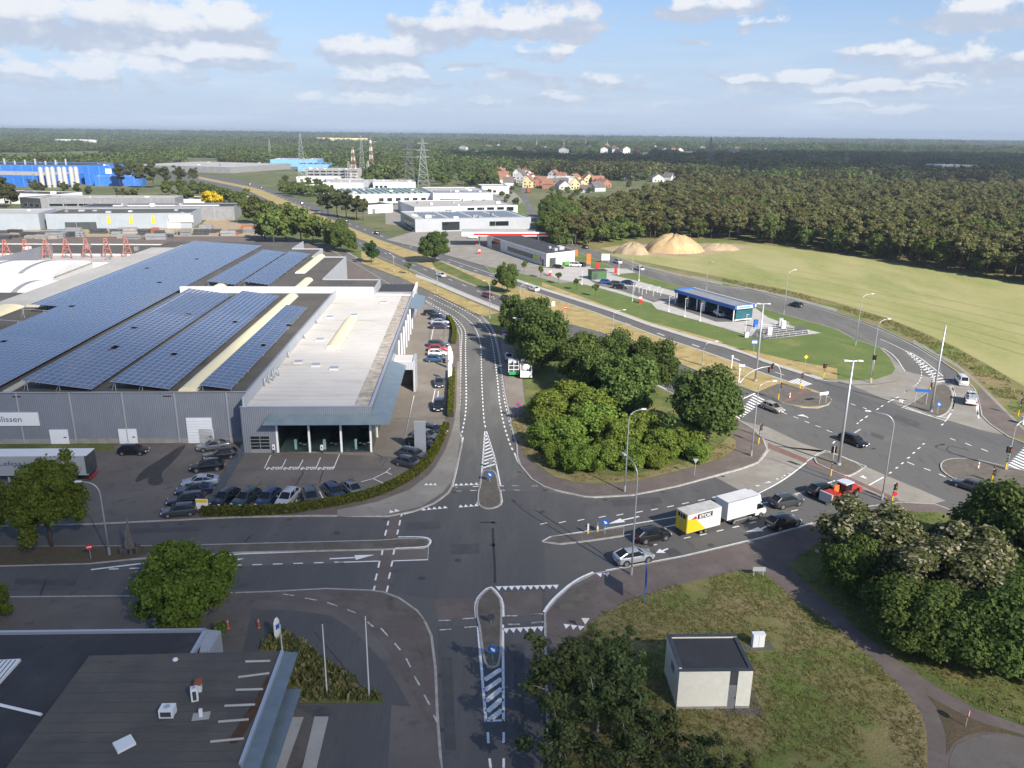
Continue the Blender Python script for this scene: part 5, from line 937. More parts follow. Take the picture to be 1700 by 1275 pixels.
#        L    W    H    belt ground hood  ws0  ws1  rw0  rw1  trunk(z) wheel radius, wheelbase, front axle x
CT = {'hatch': (4.25,1.79,1.46,.94,.20,.84,.92,1.85,3.42,4.12,1.00,.32,2.62,.86),
      'sedan': (4.80,1.84,1.43,.95,.20,.83,1.15,2.12,3.32,4.32,1.04,.34,2.85,.92),
      'estate': (4.78,1.84,1.46,.95,.20,.83,1.15,2.10,4.00,4.66,1.04,.34,2.85,.92),
      'suv': (4.60,1.88,1.62,1.06,.24,.98,1.00,1.98,3.62,4.46,1.12,.37,2.72,.90),
      'coupe': (4.65,1.88,1.58,1.04,.24,.96,1.05,2.00,3.38,4.46,1.12,.38,2.76,.90),
      'mpv': (4.45,1.84,1.84,1.10,.22,1.02,.60,1.45,4.05,4.40,1.14,.33,2.80,.88)}
def car_proto(kind):
    L, Wd, H, belt, gz, hood, ws0, ws1, rw0, rw1, trunk, wr, wb, fa = CT[kind]; hw = Wd / 2
    r = empty('car_' + kind)
    # lower body: rings along the length (x = 0 front, heading +x means front at +L/2, so mirror later)
    st = [(0.0, .55 * hood + .12, .70, gz + .16), (.10, hood * .80, .86, gz + .04), (.45, hood * .93, .95, gz), (ws0, hood + .03, .985, gz), ((ws0 + ws1) / 2, belt, 1.0, gz), (L * .5, belt + .01, 1.0, gz), (rw0, belt + .03, 1.0, gz), (rw1, trunk, .98, gz), (L - .12, trunk - .06, .93, gz + .05), (L, trunk - .22, .80, gz + .18)]
    mb = MB(); vs = []; fs = []; ring = 12
    for x, zt, k, zb in st:
        w = hw * k; X = L / 2 - x
        for (a, z) in [(.72, zb), (.97, zb + .10), (1.0, zb + (zt - zb) * .45), (.985, zt - .12), (.93, zt - .03), (.80, zt)]: vs.append((X, w * a, z))
        for (a, z) in [(.80, zt), (.93, zt - .03), (.985, zt - .12), (1.0, zb + (zt - zb) * .45), (.97, zb + .10), (.72, zb)]: vs.append((X, -w * a, z))
    for i in range(len(st) - 1):
        for k in range(ring): fs.append((i*ring + k, i*ring + (k+1) % ring, (i+1)*ring + (k+1) % ring, (i+1)*ring + k))
    fs += [tuple(range(ring - 1, -1, -1)), tuple((len(st)-1)*ring + k for k in range(ring))]
    mb.add(vs, fs); o = mb.build('body', PAINT['grey'], r, smooth=True); o.data.set_sharp_from_angle(angle=R(38))
    # black sills and arches
    mb = MB()
    for s_ in (-1, 1):
        mb.box((L/2 - fa - wb/2, s_ * (hw - .04), gz + .05), (wb - 2*wr, .10, .14))
        for ax in (fa, fa + wb): mb.tube([(L/2 - ax, s_ * (hw - .12), wr), (L/2 - ax, s_ * (hw + .006), wr)], wr * 1.17, 18)
    mb.build('sill_trim', M_trim, o)
    # greenhouse
    t0 = hw * .86; t1 = hw * .70; X = lambda x: L / 2 - x; zb0 = belt - .04; zr = H - .05
    low = [(X(ws0 + .06), t0 * .9, hood), (X(ws0 + .5), t0, zb0), (X(rw0), t0, zb0 + .02), (X(rw1 - .03), t0 * .92, trunk - .04)]
    up = [(X(ws1), t1 * .95, zr - .02), (X(ws1 + .35), t1, zr), (X(rw0 - .35), t1, zr), (X(rw0 + (.12 if kind != 'sedan' else .0)), t1 * .95, zr - .04)]
    vs = [p for p in low] + [p for p in up] + [(x, -y, z) for x, y, z in low] + [(x, -y, z) for x, y, z in up]
    fs = [(0,1,5,4), (1,2,6,5), (2,3,7,6), (9,8,12,13), (10,9,13,14), (11,10,14,15), (8,0,4,12), (3,11,15,7), (4,5,13,12), (5,6,14,13), (6,7,15,14)]
    mb = MB(); mb.add(vs, fs); g = mb.build('window_glass', M_cglass, r)
    # roof skin and pillars in body colour
    mb = MB(); rt = [(X(ws1 - .05), t1 * .93), (X(ws1 + .3), t1 * 1.03), (X(rw0 - .3), t1 * 1.03), (X(rw0 + (.22 if kind not in ('sedan', 'coupe') else .02)), t1 * .95)]
    vs = []
    for x, y in rt: vs += [(x, y, zr - .02), (x, y * .85, H), (x, 0, H + .02), (x, -y * .85, H), (x, -y, zr - .02)]
    vs[0:5] = [(a, b, c - .03) for a, b, c in vs[0:5]]; vs[15:20] = [(a, b, c - .03) for a, b, c in vs[15:20]]
    mb.add(vs, [(i*5 + k, i*5 + k + 1, i*5 + k + 6, i*5 + k + 5) for i in range(3) for k in range(4)])
    for s_ in (-1, 1):
        for a, b, rr in [(low[0], up[0], .045), (low[3], up[3], .07)]: mb.tube([(a[0], s_ * a[1], a[2]), (b[0], s_ * b[1], b[2])], rr, 5)
        xm = X((ws0 + rw1) / 2 + .15); mb.tube([(xm, s_ * (t0 + .005), zb0), (xm - .02, s_ * (t1 + .005), zr)], .04, 4)
        if kind in ('estate', 'suv', 'mpv', 'hatch'): xm = X(rw0 - .35); mb.tube([(xm, s_ * (t0 + .005), zb0), (xm + .05, s_ * (t1 + .005), zr)], .05, 4)
    rf = mb.build('roof', PAINT['grey'], r, smooth=True); rf.data.set_sharp_from_angle(angle=R(40))
    # wheels
    for s_ in (-1, 1):
        for ax in (fa, fa + wb):
            w_ = MB(); w_.tube([(0, -.11, 0), (0, -.09, 0), (0, .09, 0), (0, .11, 0)], [wr * .9, wr, wr, wr * .9], 18); wh_ = w_.build('wheel', M_tyre, r, loc=(L/2 - ax, s_ * (hw - .095), wr))
            k = MB(); k.tube([(0, s_ * .05, 0), (0, s_ * .118, 0)], [wr * .66, wr * .62], 14)
            rm = k.build('rim', M_rim, wh_)
    for s_ in (-1, 1):
        mb = MB(); mb.box((L/2 - .10, s_ * hw * .66, hood * .72), (.16, hw * .34, .13), top=(.7, 1)); mb.build('headlight', M_lampw, r)
        mb = MB(); mb.box((-L/2 + .07, s_ * hw * .68, trunk - .24), (.12, hw * .34, .14)); mb.build('taillight', M_lampr, r)
        mb = MB(); mb.box((X(ws0 + .55), s_ * (hw + .08), belt + .06), (.12, .18, .13)); mb.build('wing_mirror', PAINT['grey'], r)
    mb = MB(); mb.box((L/2 - .015, 0, gz + .30), (.10, hw * 1.2, .22)); mb.build('grille', M_trim, r)
    mb = MB(); mb.box((-L/2 + .0, 0, trunk * .55), (.03, .52, .12)); mb.build('number_plate', M_plate, r); mb = MB(); mb.box((L/2 + .04, 0, gz + .28), (.03, .52, .11)); mb.build('number_plate', M_plate, r)
    return r
PROTO = {k: car_proto(k) for k in CT}
used = set()
def recolour(o, m):
    for s_ in o.material_slots:
        if s_.material and s_.material.name.startswith('M_paint_'): s_.link = 'OBJECT'; s_.material = m
    for c in o.children: recolour(c, m)
def car(kind, col, label, front, rear, z=0.0, group=None, sc=1.0, name='car'):
    """front, rear: photo pixels of the ground below the two ends; only direction and middle are used"""
    F_, B_ = G(*front, z), G(*rear, z); d = F_ - B_; c = (F_ + B_) / 2
    if kind in used: o = copy_tree(PROTO[kind])
    else: o = PROTO[kind]; used.add(kind)
    o.name = 'car'; o.location = (c.x, c.y, z); o.rotation_euler = (0, 0, math.atan2(d.y, d.x)); o.scale = (sc, sc, sc)
    tag(o, label, 'car', group); recolour(o, PAINT[col]); return o
LZ = KZ + .012
DR = 'cars parked on the dealer forecourt'
for a in [
 ('suv', 'black', 'black car at the yard end of the forecourt hedge row', (362,842), (387,825), LZ, DR),
 ('suv', 'green', 'dark green car between the black and navy ones along the hedge', (396,843), (422,825), LZ, DR),
 ('suv', 'navy', 'navy car beside the light silver one in the hedge row', (436,843), (455,825), LZ, DR),
 ('suv', 'silver', 'light silver car in the hedge row facing the road', (469,843), (487,825), LZ, DR),
 ('suv', 'darkgrey', 'dark grey car with empty bays on both sides by the hedge', (519,842), (514,823), LZ, DR),
 ('estate', 'navy', 'long dark blue estate angled beside the grey saloon', (566,834), (546,812), LZ, DR),
 ('sedan', 'grey', 'mid grey saloon at the right end of the hedge row', (598,828), (576,808), LZ, DR),
 ('sedan', 'grey', 'grey saloon nearest the warehouse small white door', (332,748), (378,743), LZ, 'cars parked against the blue fence'),
 ('estate', 'black', 'black estate half hidden against the blue fence', (346,763), (388,758), LZ, 'cars parked against the blue fence'),
 ('suv', 'black', 'black off road car in front of the half hidden estate', (323,782), (367,778), LZ, 'cars parked against the blue fence'),
 ('sedan', 'paleblue', 'pale blue silver saloon parked against the blue fence', (306,807), (360,803), LZ, 'cars parked against the blue fence'),
 ('sedan', 'navy', 'navy saloon with bright window trim beside the pale blue one', (299,821), (349,817), LZ, 'cars parked against the blue fence'),
 ('estate', 'black', 'black low car second from the yellow and white board', (285,838), (335,833), LZ, 'cars parked against the blue fence'),
 ('hatch', 'darkgrey', 'small dark hatchback beside the yellow and white board', (276,856), (321,852), LZ, 'cars parked against the blue fence'),
 ('hatch', 'black', 'black hatchback alone in front of the warehouse wall', (246,753), (199,753), LZ, None),
 ('estate', 'black', 'black car farthest along the showroom side strip', (731,523), (704,523), LZ, DR),
 ('hatch', 'navy', 'dark blue hatchback behind the silver and purple pair', (740,531), (714,530), LZ, DR),
 ('sedan', 'silver', 'bright silver car beside the purple one', (745,538), (716,538), LZ, DR),
 ('sedan', 'purple', 'dark purple car reflecting the sun by the short hedge', (745,545), (715,545), LZ, DR),
 ('estate', 'darkgrey', 'dark grey estate next to the red car', (744,575), (711,575), LZ, DR),
 ('hatch', 'red', 'red hatchback between the grey estate and white car', (742,583), (712,583), LZ, DR),
 ('hatch', 'white', 'white car squeezed between the red and the blue car', (742,590), (711,590), LZ, DR),
 ('hatch', 'blue', 'petrol blue hatchback nearest the white beach flags', (741,600), (707,600), LZ, DR),
 ('sedan', 'darkgrey', 'dark grey saloon below the beach flags facing the junction', (729,648), (730,631), LZ, DR),
 ('suv', 'black', 'black car alone between flags and grey totem', (727,687), (730,670), LZ, DR),
 ('sedan', 'darkgrey', 'dark saloon farthest behind the grey totem', (732,722), (706,716), LZ, DR),
 ('estate', 'grey', 'grey estate directly behind the grey totem', (728,732), (690,724), LZ, DR),
 ('sedan', 'black', 'black saloon standing beside the grey totem foot', (720,744), (676,735), LZ, DR),
 ('estate', 'darkgrey', 'dark grey estate in front of the totem', (708,764), (667,755), LZ, DR),
 ('hatch', 'darkgrey', 'grey brown hatchback at the end of the totem row', (699,778), (660,769), LZ, DR),
 ('hatch', 'white', 'white hatchback driving along the dual carriageway', (739,461.5), (727,457.5), .02, None),
 ('hatch', 'darkred', 'dark red hatchback driving on the dual carriageway', (818,496.5), (802,491), .02, None),
 ('hatch', 'navy', 'dark blue hatchback entering behind the verge trees', (846,501.5), (834,496), .02, None),
 ('hatch', 'white', 'white hatchback on the far carriageway above the trees', (877,480.5), (894,485), .02, None),
 ('estate', 'black', 'black estate turning in the middle of the crossing', (1436,744), (1397,729), .02, None),
 ('hatch', 'beige', 'beige hatchback with black roof leaving the zebra crossing', (1297,687), (1269,676), .02, None),
 ('mpv', 'white', 'white people carrier driving off beside the wheat field', (1589,629), (1602,644), .03, None),
 ('coupe', 'silver', 'silver sloping roof car waiting by the tall lamp post', (1081,926), (1021,937), .02, None),
 ('suv', 'black', 'black off road car right behind the yellow trailer', (1106,891), (1057,900), .02, None),
 ('suv', 'black', 'black off road car beside the lane arrow and kerb', (1321,868), (1277,879), .02, None),
 ('suv', 'darkgrey', 'dark grey car ahead of the white box van', (1326,834), (1283,843), .02, None),
 ('suv', 'black', 'black car with red lights beside the tractor', (1384,815), (1345,824), .02, None),
 ('estate', 'darkgrey', 'dark car half hidden by the big tree right of the crossing', (1592,806), (1628,818), .02, None),
 ('hatch', 'black', 'black hatchback on the side road next to the wheat', (1311,506.5), (1331,511.5), .03, None),
 ('hatch', 'brightblue', 'bright blue car beside the green kiosk', (1017,471.5), (996,470), KZ + .03, 'cars on the wash parking'),
 ('estate', 'black', 'black estate at the near end of the wash parking', (1041,480), (1018,478), KZ + .03, 'cars on the wash parking'),
 ('estate', 'darkgrey', 'dark grey car behind the black estate at the wash', (1036,474.5), (1014,473), KZ + .03, 'cars on the wash parking'),
 ('sedan', 'navy', 'dark saloon at the back of the wash parking', (1053,473), (1034,471), KZ + .03, 'cars on the wash parking'),
 ('estate', 'silver', 'silver estate on the side road near the sand heap', (1053,446), (1069,450.5), .03, None),
 ('mpv', 'silver', 'silver people carrier on the side road by the white board', (1017,434.5), (1034,440), .03, None),
 ('hatch', 'black', 'black car on the side road between store and forest', (966,410.5), (977,414), .03, None),
 ('hatch', 'black', 'black hatchback at the store end wall', (934,446), (921,445), KZ + .02, 'cars at the store'),
 ('mpv', 'white', 'white van parked at the store beside the green bins', (962,443), (948,442.5), KZ + .02, 'cars at the store'),
 ('hatch', 'darkgrey', 'dark hatchback at the store next to the orange banner', (974,442), (963,441.5), KZ + .02, 'cars at the store'),
 ('sedan', 'silver', 'silver coupe parked in the bay behind the sweepers', (844,590), (845.5,602), KZ + .03, None),
 ('hatch', 'white', 'white car being washed inside the car wash bay', (1198,526), (1190,522), KZ + .03, None),
 ('hatch', 'black', 'black car on the highway just before the overhanging lamp', (411,305.5), (419,308), .02, 'distant cars on the dual carriageway'),
 ('hatch', 'black', 'dark car close behind another far up the highway', (429,311), (438,313.5), .02, 'distant cars on the dual carriageway'),
 ('hatch', 'navy', 'dark car on the highway beside the row of pines', (497,337), (506,340.5), .02, 'distant cars on the dual carriageway'),
 ('hatch', 'black', 'dark car on the highway in front of the white annex', (569,366), (580,370), .02, 'distant cars on the dual carriageway'),
 ('suv', 'black', 'black car on the highway before the median tree', (619,386), (632,391), .02, 'distant cars on the dual carriageway'),
 ('hatch', 'white', 'white car on the station forecourt under the red canopy', (790,396), (780,396), KZ + .02, None),
 ('hatch', 'red', 'red car on the station forecourt under the red canopy', (862,392), (848,392), KZ + .02, None),
]: car(*a)
# dark cars on show behind the glass
for x, lb in [(8.3, 'dark car on show behind the left showroom pane'), (13.0, 'dark car on show behind the middle showroom pane'), (17.3, 'dark car on show behind the right showroom pane')]:
    o = copy_tree(PROTO['suv']); p = Matrix.Translation(DO) @ Matrix.Rotation(DRZ, 4, 'Z') @ Vector((x, 4.2, .14)); o.location = p; o.rotation_euler.z = R(-80); o.name = 'car'; tag(o, lb, 'car', 'cars on show inside the showroom'); recolour(o, PAINT['black'])
# ---------------------------------------------------------------- lorries and machines
def wheels(root, lst, wr, wd=.26):
    for x, y in lst:
        k = MB(); k.tube([(0, -wd/2, 0), (0, wd/2, 0)], wr, 18); w_ = k.build('wheel', M_tyre, root, loc=(x, y, wr)); s_ = 1 if y > 0 else -1; k = MB(); k.tube([(0, s_ * (wd/2 - .04), 0), (0, s_ * (wd/2 + .012), 0)], wr * .58, 12); k.build('rim', M_rim, w_)
def vehicle(name, label, cat, front, rear, z=.02):
    F_, B_ = G(*front, z), G(*rear, z); d = F_ - B_; c = (F_ + B_) / 2; return empty(name, (c.x, c.y, z), math.atan2(d.y, d.x), label, cat)
bv = vehicle('box_van', 'white box van towing the yellow and white trailer', 'van', (1263,851), (1192,871))
part(bv, 'box', B_white, (-3.3, 1.5, -1.1, 1.1, .95, 3.35)); part(bv, 'box_edges', M_alu, (-3.36, 1.55, -1.13, -1.05, 3.3, 3.38), (-3.36, 1.55, 1.05, 1.13, 3.3, 3.38), (-3.36, -3.28, -1.05, 1.05, 3.3, 3.38), (-3.34, -3.3, -.02, .02, 1.0, 3.3))
part(bv, 'chassis', M_trim, (-3.3, 2.2, -.5, .5, .5, .92)); part(bv, 'side_guard', M_alu, (-2.0, .9, -1.08, -1.0, .5, .62), (-2.0, .9, 1.0, 1.08, .5, .62))
mb = MB(); q = [(1.6,.45),(3.35,.45),(3.5,.7),(3.35,1.15),(2.85,1.35),(2.35,2.15),(2.0,2.3),(1.6,2.3)]
vs = [(x, -.98, z) for x, z in q] + [(x, .98, z) for x, z in q]; n_ = len(q); mb.add(vs, [tuple(range(n_)), tuple(range(2*n_-1, n_-1, -1))] + [(i, (i+1) % n_, n_ + (i+1) % n_, n_ + i) for i in range(n_)]); cab = mb.build('cab', PAINT['white'], bv)
mb = MB(); mb.quad((2.87,-.85,1.37), (2.87,.85,1.37), (2.40,.80,2.12), (2.40,-.80,2.12)); [mb.quad((2.75, s_*.995, 1.3), (1.75, s_*.995, 1.3), (1.75, s_*.995, 2.05), (2.33, s_*.995, 2.05)) for s_ in (-1, 1)]; mb.build('window_glass', M_cglass, cab)
mb = MB(); mb.box((1.95, 0, 2.75), (1.1, 1.9, .95), top=(.55, .9)); mb.build('wind_deflector', PAINT['white'], bv); wheels(bv, [(2.55,.9),(2.55,-.9),(-1.9,.9),(-1.9,-.9)], .36)
for s_ in (-1, 1): part(bv, 'headlight', M_lampw, (3.36, 3.46, s_*.7 - .15, s_*.7 + .15, .75, .95)); part(bv, 'taillight', M_lampr, (-3.4, -3.36, s_*.85 - .12, s_*.85 + .12, .7, .88)); part(bv, 'wing_mirror', M_trim, (2.4, 2.55, s_*1.2 - .1, s_*1.2 + .1, 1.5, 1.9))
tr = vehicle('box_trailer', 'yellow and white box trailer with black lettered panel', 'trailer', (1187,872), (1128,888))
part(tr, 'box', B_white, (-2.6, 2.6, -1.05, 1.05, .6, 3.0)); part(tr, 'roof', mat('M_trailer_roof', (.42,.41,.38), .7, col2=(.55,.54,.50), scale=1.2), (-2.62, 2.62, -1.07, 1.07, 3.0, 3.05)); part(tr, 'rear_door', M_yel, (-2.66, -2.6, -1.0, .0, .65, 2.9), (-2.66, -2.6, .02, 1.0, .65, 2.9)); part(tr, 'door_bars', M_galv, (-2.7, -2.66, -.2, -.15, .7, 2.85), (-2.7, -2.66, .2, .25, .7, 2.85)); part(tr, 'rear_sign', M_trim, (-2.68, -2.661, -.7, .7, 2.35, 2.85))
mb = MB(); mb.add([(-2.6, -1.058, .62), (.3, -1.058, .62), (-1.5, -1.058, 2.4), (-2.6, -1.058, 2.4)], [(0,1,2,3)]); mb.add([(-2.6, 1.058, .62), (.3, 1.058, .62), (-1.5, 1.058, 2.4), (-2.6, 1.058, 2.4)], [(0,1,2,3)]); mb.build('yellow_panel', M_yel, tr, fix=False)
part(tr, 'name_panel', M_trim, (-1.1, 1.2, -1.068, -1.05, 2.15, 2.8)); text_obj('lettering', 'STOK', .62, M_wpaint, (-.85, -1.07, 2.24), (1, 0, 0), (0, 0, 1), tr, extr=.003, fit=1.9, bold=.02)
mb = MB(); mb.add([(-2.1,-1.066,2.3),(-1.15,-1.066,2.3),(-1.4,-1.066,2.7)], [(0,1,2)]); mb.build('red_emblem', M_red, tr, fix=False); part(tr, 'drawbar', M_galv, (2.6, 3.5, -.06, .06, .5, .62)); part(tr, 'bumper', M_trim, (-2.9, -2.66, -.9, .9, .4, .5)); wheels(tr, [(-.35,.95),(-.35,-.95),(.4,.95),(.4,-.95)], .3, .2)
sm = G(147, 803, KZ); se = empty('semi_trailer', (sm.x - 6.8, sm.y + 1.25, KZ + .01), R(2.9), 'grey curtain side semi trailer with white roof before the warehouse', 'trailer')
part(se, 'curtain_side', mat('M_curtain', (.33,.34,.35), .6, col2=(.37,.38,.39), scale=.4, bump=.3, bscale=1.2), (-6.8, 6.5, -1.25, 1.25, 1.25, 3.9)); part(se, 'roof', M_wpaint, (-6.82, 6.82, -1.28, 1.28, 3.9, 4.0)); part(se, 'rear_frame', B_dark, (6.5, 6.8, -1.25, 1.25, 1.1, 3.9)); part(se, 'chassis', M_trim, (-6.6, 6.7, -1.0, 1.0, .85, 1.25)); part(se, 'bumper', M_red, (6.7, 6.85, -1.2, 1.2, .5, .68)); part(se, 'side_rail', M_galv, (-6.8, 6.8, -1.29, -1.24, 1.12, 1.26)); wheels(se, [(3.2,1.0),(3.2,-1.0),(4.5,1.0),(4.5,-1.0),(1.9,1.0),(1.9,-1.0)], .5, .34); part(se, 'landing_leg', M_galv, (-4.2, -4.0, -.8, -.6, 0, .9), (-4.2, -4.0, .6, .8, 0, .9))
text_obj('lettering', 'Lefesa', .95, M_navy, (-5.9 + 1.2, -1.256, 2.55), (1, 0, 0), (0, 0, 1), se, extr=.003, fit=2.9)
# red tractor with hedge cutter
M_red = mat('M_tractor_red', (.36,.03,.02), .5)
tc_ = vehicle('tractor', 'red tractor with red implement half hidden by flowering trees', 'tractor', (1432,815), (1366,838))
part(tc_, 'bonnet', M_red, (1.0, 2.6, -.45, .45, 1.1, 1.75)); part(tc_, 'cab_frame', M_red, (-.9, .9, -.8, .8, 1.0, 1.3)); part(tc_, 'cab_glass', M_cglass, (-.8, .8, -.75, .75, 1.3, 2.6)); part(tc_, 'cab_roof', mat('M_cab_roof', (.48,.52,.60), .4), (-1.0, 1.0, -.9, .9, 2.6, 2.8)); part(tc_, 'beacon', M_orange, (.7, .85, .5, .65, 2.8, 3.0)); part(tc_, 'mudguard', M_red, (-1.4, .1, -1.15, -.8, 1.45, 1.6), (-1.4, .1, .8, 1.15, 1.45, 1.6)); part(tc_, 'front_loader', M_red, (2.6, 3.3, -.9, .9, .6, 1.3)); part(tc_, 'implement', M_red, (-4.2, -2.2, -1.0, 1.0, .7, 1.7)); part(tc_, 'implement_frame', M_galv, (-4.5, -4.2, -1.1, 1.1, .4, 1.9)); part(tc_, 'arm', M_orange, (-2.2, -1.0, .2, .5, 1.2, 2.3)); wheels(tc_, [(-.7,.95),(-.7,-.95)], .85, .5); wheels(tc_, [(1.9,.85),(1.9,-.85)], .6, .4); wheels(tc_, [(-3.2,1.0),(-3.2,-1.0)], .5, .35); part(tc_, 'exhaust', M_trim, (1.1, 1.2, .5, .6, 1.7, 2.9))
tc_.scale = (.86, .86, .86); M_red = MATS['M_red_paint']
# white pick-up with ladder rack, sweepers in the bay
pk = vehicle('pickup_truck', 'white pick-up with ladder rack behind the people carrier', 'pickup', (1609,660), (1612,678)); part(pk, 'bed', PAINT['white'], (-2.3, .0, -.95, .95, .45, 1.15)); part(pk, 'cab', PAINT['white'], (.0, 2.3, -.92, .92, .45, 1.1)); mb = MB(); mb.box((.8, 0, 1.5), (1.7, 1.7, .75), top=(.7, .85)); mb.build('cab_glass', M_cglass, pk); part(pk, 'cab_roof', PAINT['white'], (.25, 1.4, -.72, .72, 1.86, 1.92)); wheels(pk, [(1.5,.85),(1.5,-.85),(-1.4,.85),(-1.4,-.85)], .36)
mb = MB(); [mb.tube([(x, -.85, 1.1), (x, -.85, 2.1), (x, .85, 2.1), (x, .85, 1.1)], .05, 6) for x in (-2.1, -.1)]; [mb.tube([(-2.3, y, 2.15), (1.2, y, 2.15)], .05, 6) for y in (-.5, .4)]; mb.build('ladder_rack', M_alu, pk); part(pk, 'load', M_galv, (-2.0, -.4, -.6, .5, 1.15, 1.8)); part(pk, 'tailgate', M_wpaint, (-2.36, -2.3, -.9, .9, .5, 1.15)); [part(pk, 'taillight', M_lampr, (-2.38, -2.32, s_*.8 - .1, s_*.8 + .1, .8, 1.05)) for s_ in (-1, 1)]
sw1 = vehicle('service_truck', 'white and green service truck parked in the bay', 'truck', (852,611), (853,629), KZ + .02); part(sw1, 'cab', PAINT['white'], (1.2, 2.7, -1.0, 1.0, .6, 2.3)); part(sw1, 'windscreen', M_cglass, (2.7, 2.74, -.85, .85, 1.3, 2.15)); part(sw1, 'rack', M_wpaint, (-2.6, 1.1, -1.05, -.95, .9, 2.4), (-2.6, 1.1, .95, 1.05, .9, 2.4), (-2.6, 1.1, -.05, .05, .9, 2.4), (-2.65, -2.55, -1.05, 1.05, 2.3, 2.4), (-2.65, -2.55, -1.05, 1.05, 1.5, 1.6)); part(sw1, 'load', B_dark, (-2.5, 1.0, -.9, .9, .9, 1.9)); part(sw1, 'tail_panel', mat('M_green_paint', (.03,.30,.09), .4), (-2.7, -2.6, -.95, .95, .5, 1.1)); wheels(sw1, [(1.8,.9),(1.8,-.9),(-1.6,.9),(-1.6,-.9)], .4); part(sw1, 'chassis', M_trim, (-2.6, 2.5, -.6, .6, .45, .9))
sw2 = vehicle('sweeper_machine', 'pale grey machine with white tank beside the service truck', 'machine', (872,611), (874,635), KZ + .02); part(sw2, 'body', M_wpaint, (-2.9, 2.7, -1.15, -.95, .4, 1.9), (-2.9, 2.7, .95, 1.15, .4, 1.9), (2.3, 2.7, -.95, .95, .4, 2.6), (-2.95, -2.3, -1.15, 1.15, .4, 1.5)); part(sw2, 'deck', B_mid, (-2.3, 2.3, -.95, .95, .5, 1.0)); mb = MB(); mb.tube([(0,0,.9),(0,0,1.9),(0,0,2.2)], [.75,.75,.4], 14); mb.build('tank', M_wpaint, sw2, smooth=True); part(sw2, 'hood', B_dark, (1.0, 2.2, -.9, .9, 1.0, 2.2)); wheels(sw2, [(1.6,1.0),(1.6,-1.0),(-1.5,1.0),(-1.5,-1.0)], .45)
# ================================================================ vegetation
import numpy as np
def leafmat(name, c, c2, c3=None, trans=.3, var=.12):
    m = bpy.data.materials.new(name); N, Lk = nodes_of(m); N.clear()
    out = N.new('ShaderNodeOutputMaterial'); geo = N.new('ShaderNodeNewGeometry'); oi = N.new('ShaderNodeObjectInfo')
    r = N.new('ShaderNodeValToRGB'); e = r.color_ramp.elements; e[0].color = (*c, 1); e[1].color = (*c2, 1); e[0].position = .1; e[1].position = .9
    if c3: e[1].position = .72; x = e.new(.88); x.color = (*c3, 1)
    Lk.new(geo.outputs['Random Per Island'], r.inputs['Fac'])
    h = N.new('ShaderNodeHueSaturation'); mr = N.new('ShaderNodeMapRange'); mr.inputs['To Min'].default_value = 1 - var; mr.inputs['To Max'].default_value = 1 + var; Lk.new(oi.outputs['Random'], mr.inputs['Value']); Lk.new(mr.outputs[0], h.inputs['Value'])
    mh = N.new('ShaderNodeMapRange'); mh.inputs['To Min'].default_value = .485; mh.inputs['To Max'].default_value = .515; Lk.new(oi.outputs['Random'], mh.inputs['Value']); Lk.new(mh.outputs[0], h.inputs['Hue'])
    Lk.new(r.outputs[0], h.inputs['Color'])
    d = N.new('ShaderNodeBsdfDiffuse'); t = N.new('ShaderNodeBsdfTranslucent'); mx = N.new('ShaderNodeMixShader'); mx.inputs[0].default_value = trans
    Lk.new(h.outputs[0], d.inputs[0]); Lk.new(h.outputs[0], t.inputs[0]); Lk.new(d.outputs[0], mx.inputs[1]); Lk.new(t.outputs[0], mx.inputs[2]); Lk.new(mx.outputs[0], out.inputs[0]); MATS[name] = m
    return m
F_oak = leafmat('M_leaf_oak', (.062,.098,.028), (.135,.185,.058), trans=.42); F_mid = leafmat('M_leaf_mid', (.080,.122,.030), (.170,.225,.070), trans=.42); F_lime = leafmat('M_leaf_lime', (.115,.170,.028), (.245,.320,.070), trans=.42)
F_acer = leafmat('M_leaf_acer', (.105,.150,.022), (.225,.280,.055), trans=.45); F_birch = leafmat('M_leaf_birch', (.070,.098,.034), (.150,.180,.072), trans=.4); F_rob = leafmat('M_leaf_robinia', (.085,.110,.038), (.165,.190,.078), (.50,.46,.31), trans=.4); F_rob2 = leafmat('M_leaf_robinia_green', (.075,.112,.028), (.165,.215,.065), trans=.42)
F_pine = leafmat('M_needles', (.085,.095,.034), (.165,.168,.066), (.21,.18,.085), trans=.3, var=.28); F_pined = leafmat('M_needles_dark', (.048,.058,.022), (.105,.110,.044), trans=.2, var=.2); F_wood = leafmat('M_leaf_wood', (.070,.100,.026), (.150,.185,.056), trans=.3, var=.28); F_hedge = leafmat('M_leaf_hedge', (.060,.080,.015), (.150,.165,.030)); F_yel = leafmat('M_leaf_yellow', (.45,.30,.01), (.62,.45,.03)); F_grass = leafmat('M_grass_blades', (.16,.175,.05), (.28,.25,.10), (.38,.31,.16), trans=.5, var=.05); F_con = leafmat('M_leaf_conifer', (.022,.050,.016), (.05,.095,.03), trans=.1)
BK = mat('M_bark', (.075,.058,.042), .9, col2=(.12,.10,.075), scale=5, bump=.5, bscale=20); BKW = mat('M_bark_white', (.42,.40,.37), .8, col2=(.16,.14,.12), scale=4, lo=.45, hi=.62); BKP = mat('M_bark_pine', (.15,.085,.05), .9, col2=(.09,.06,.04), scale=4)
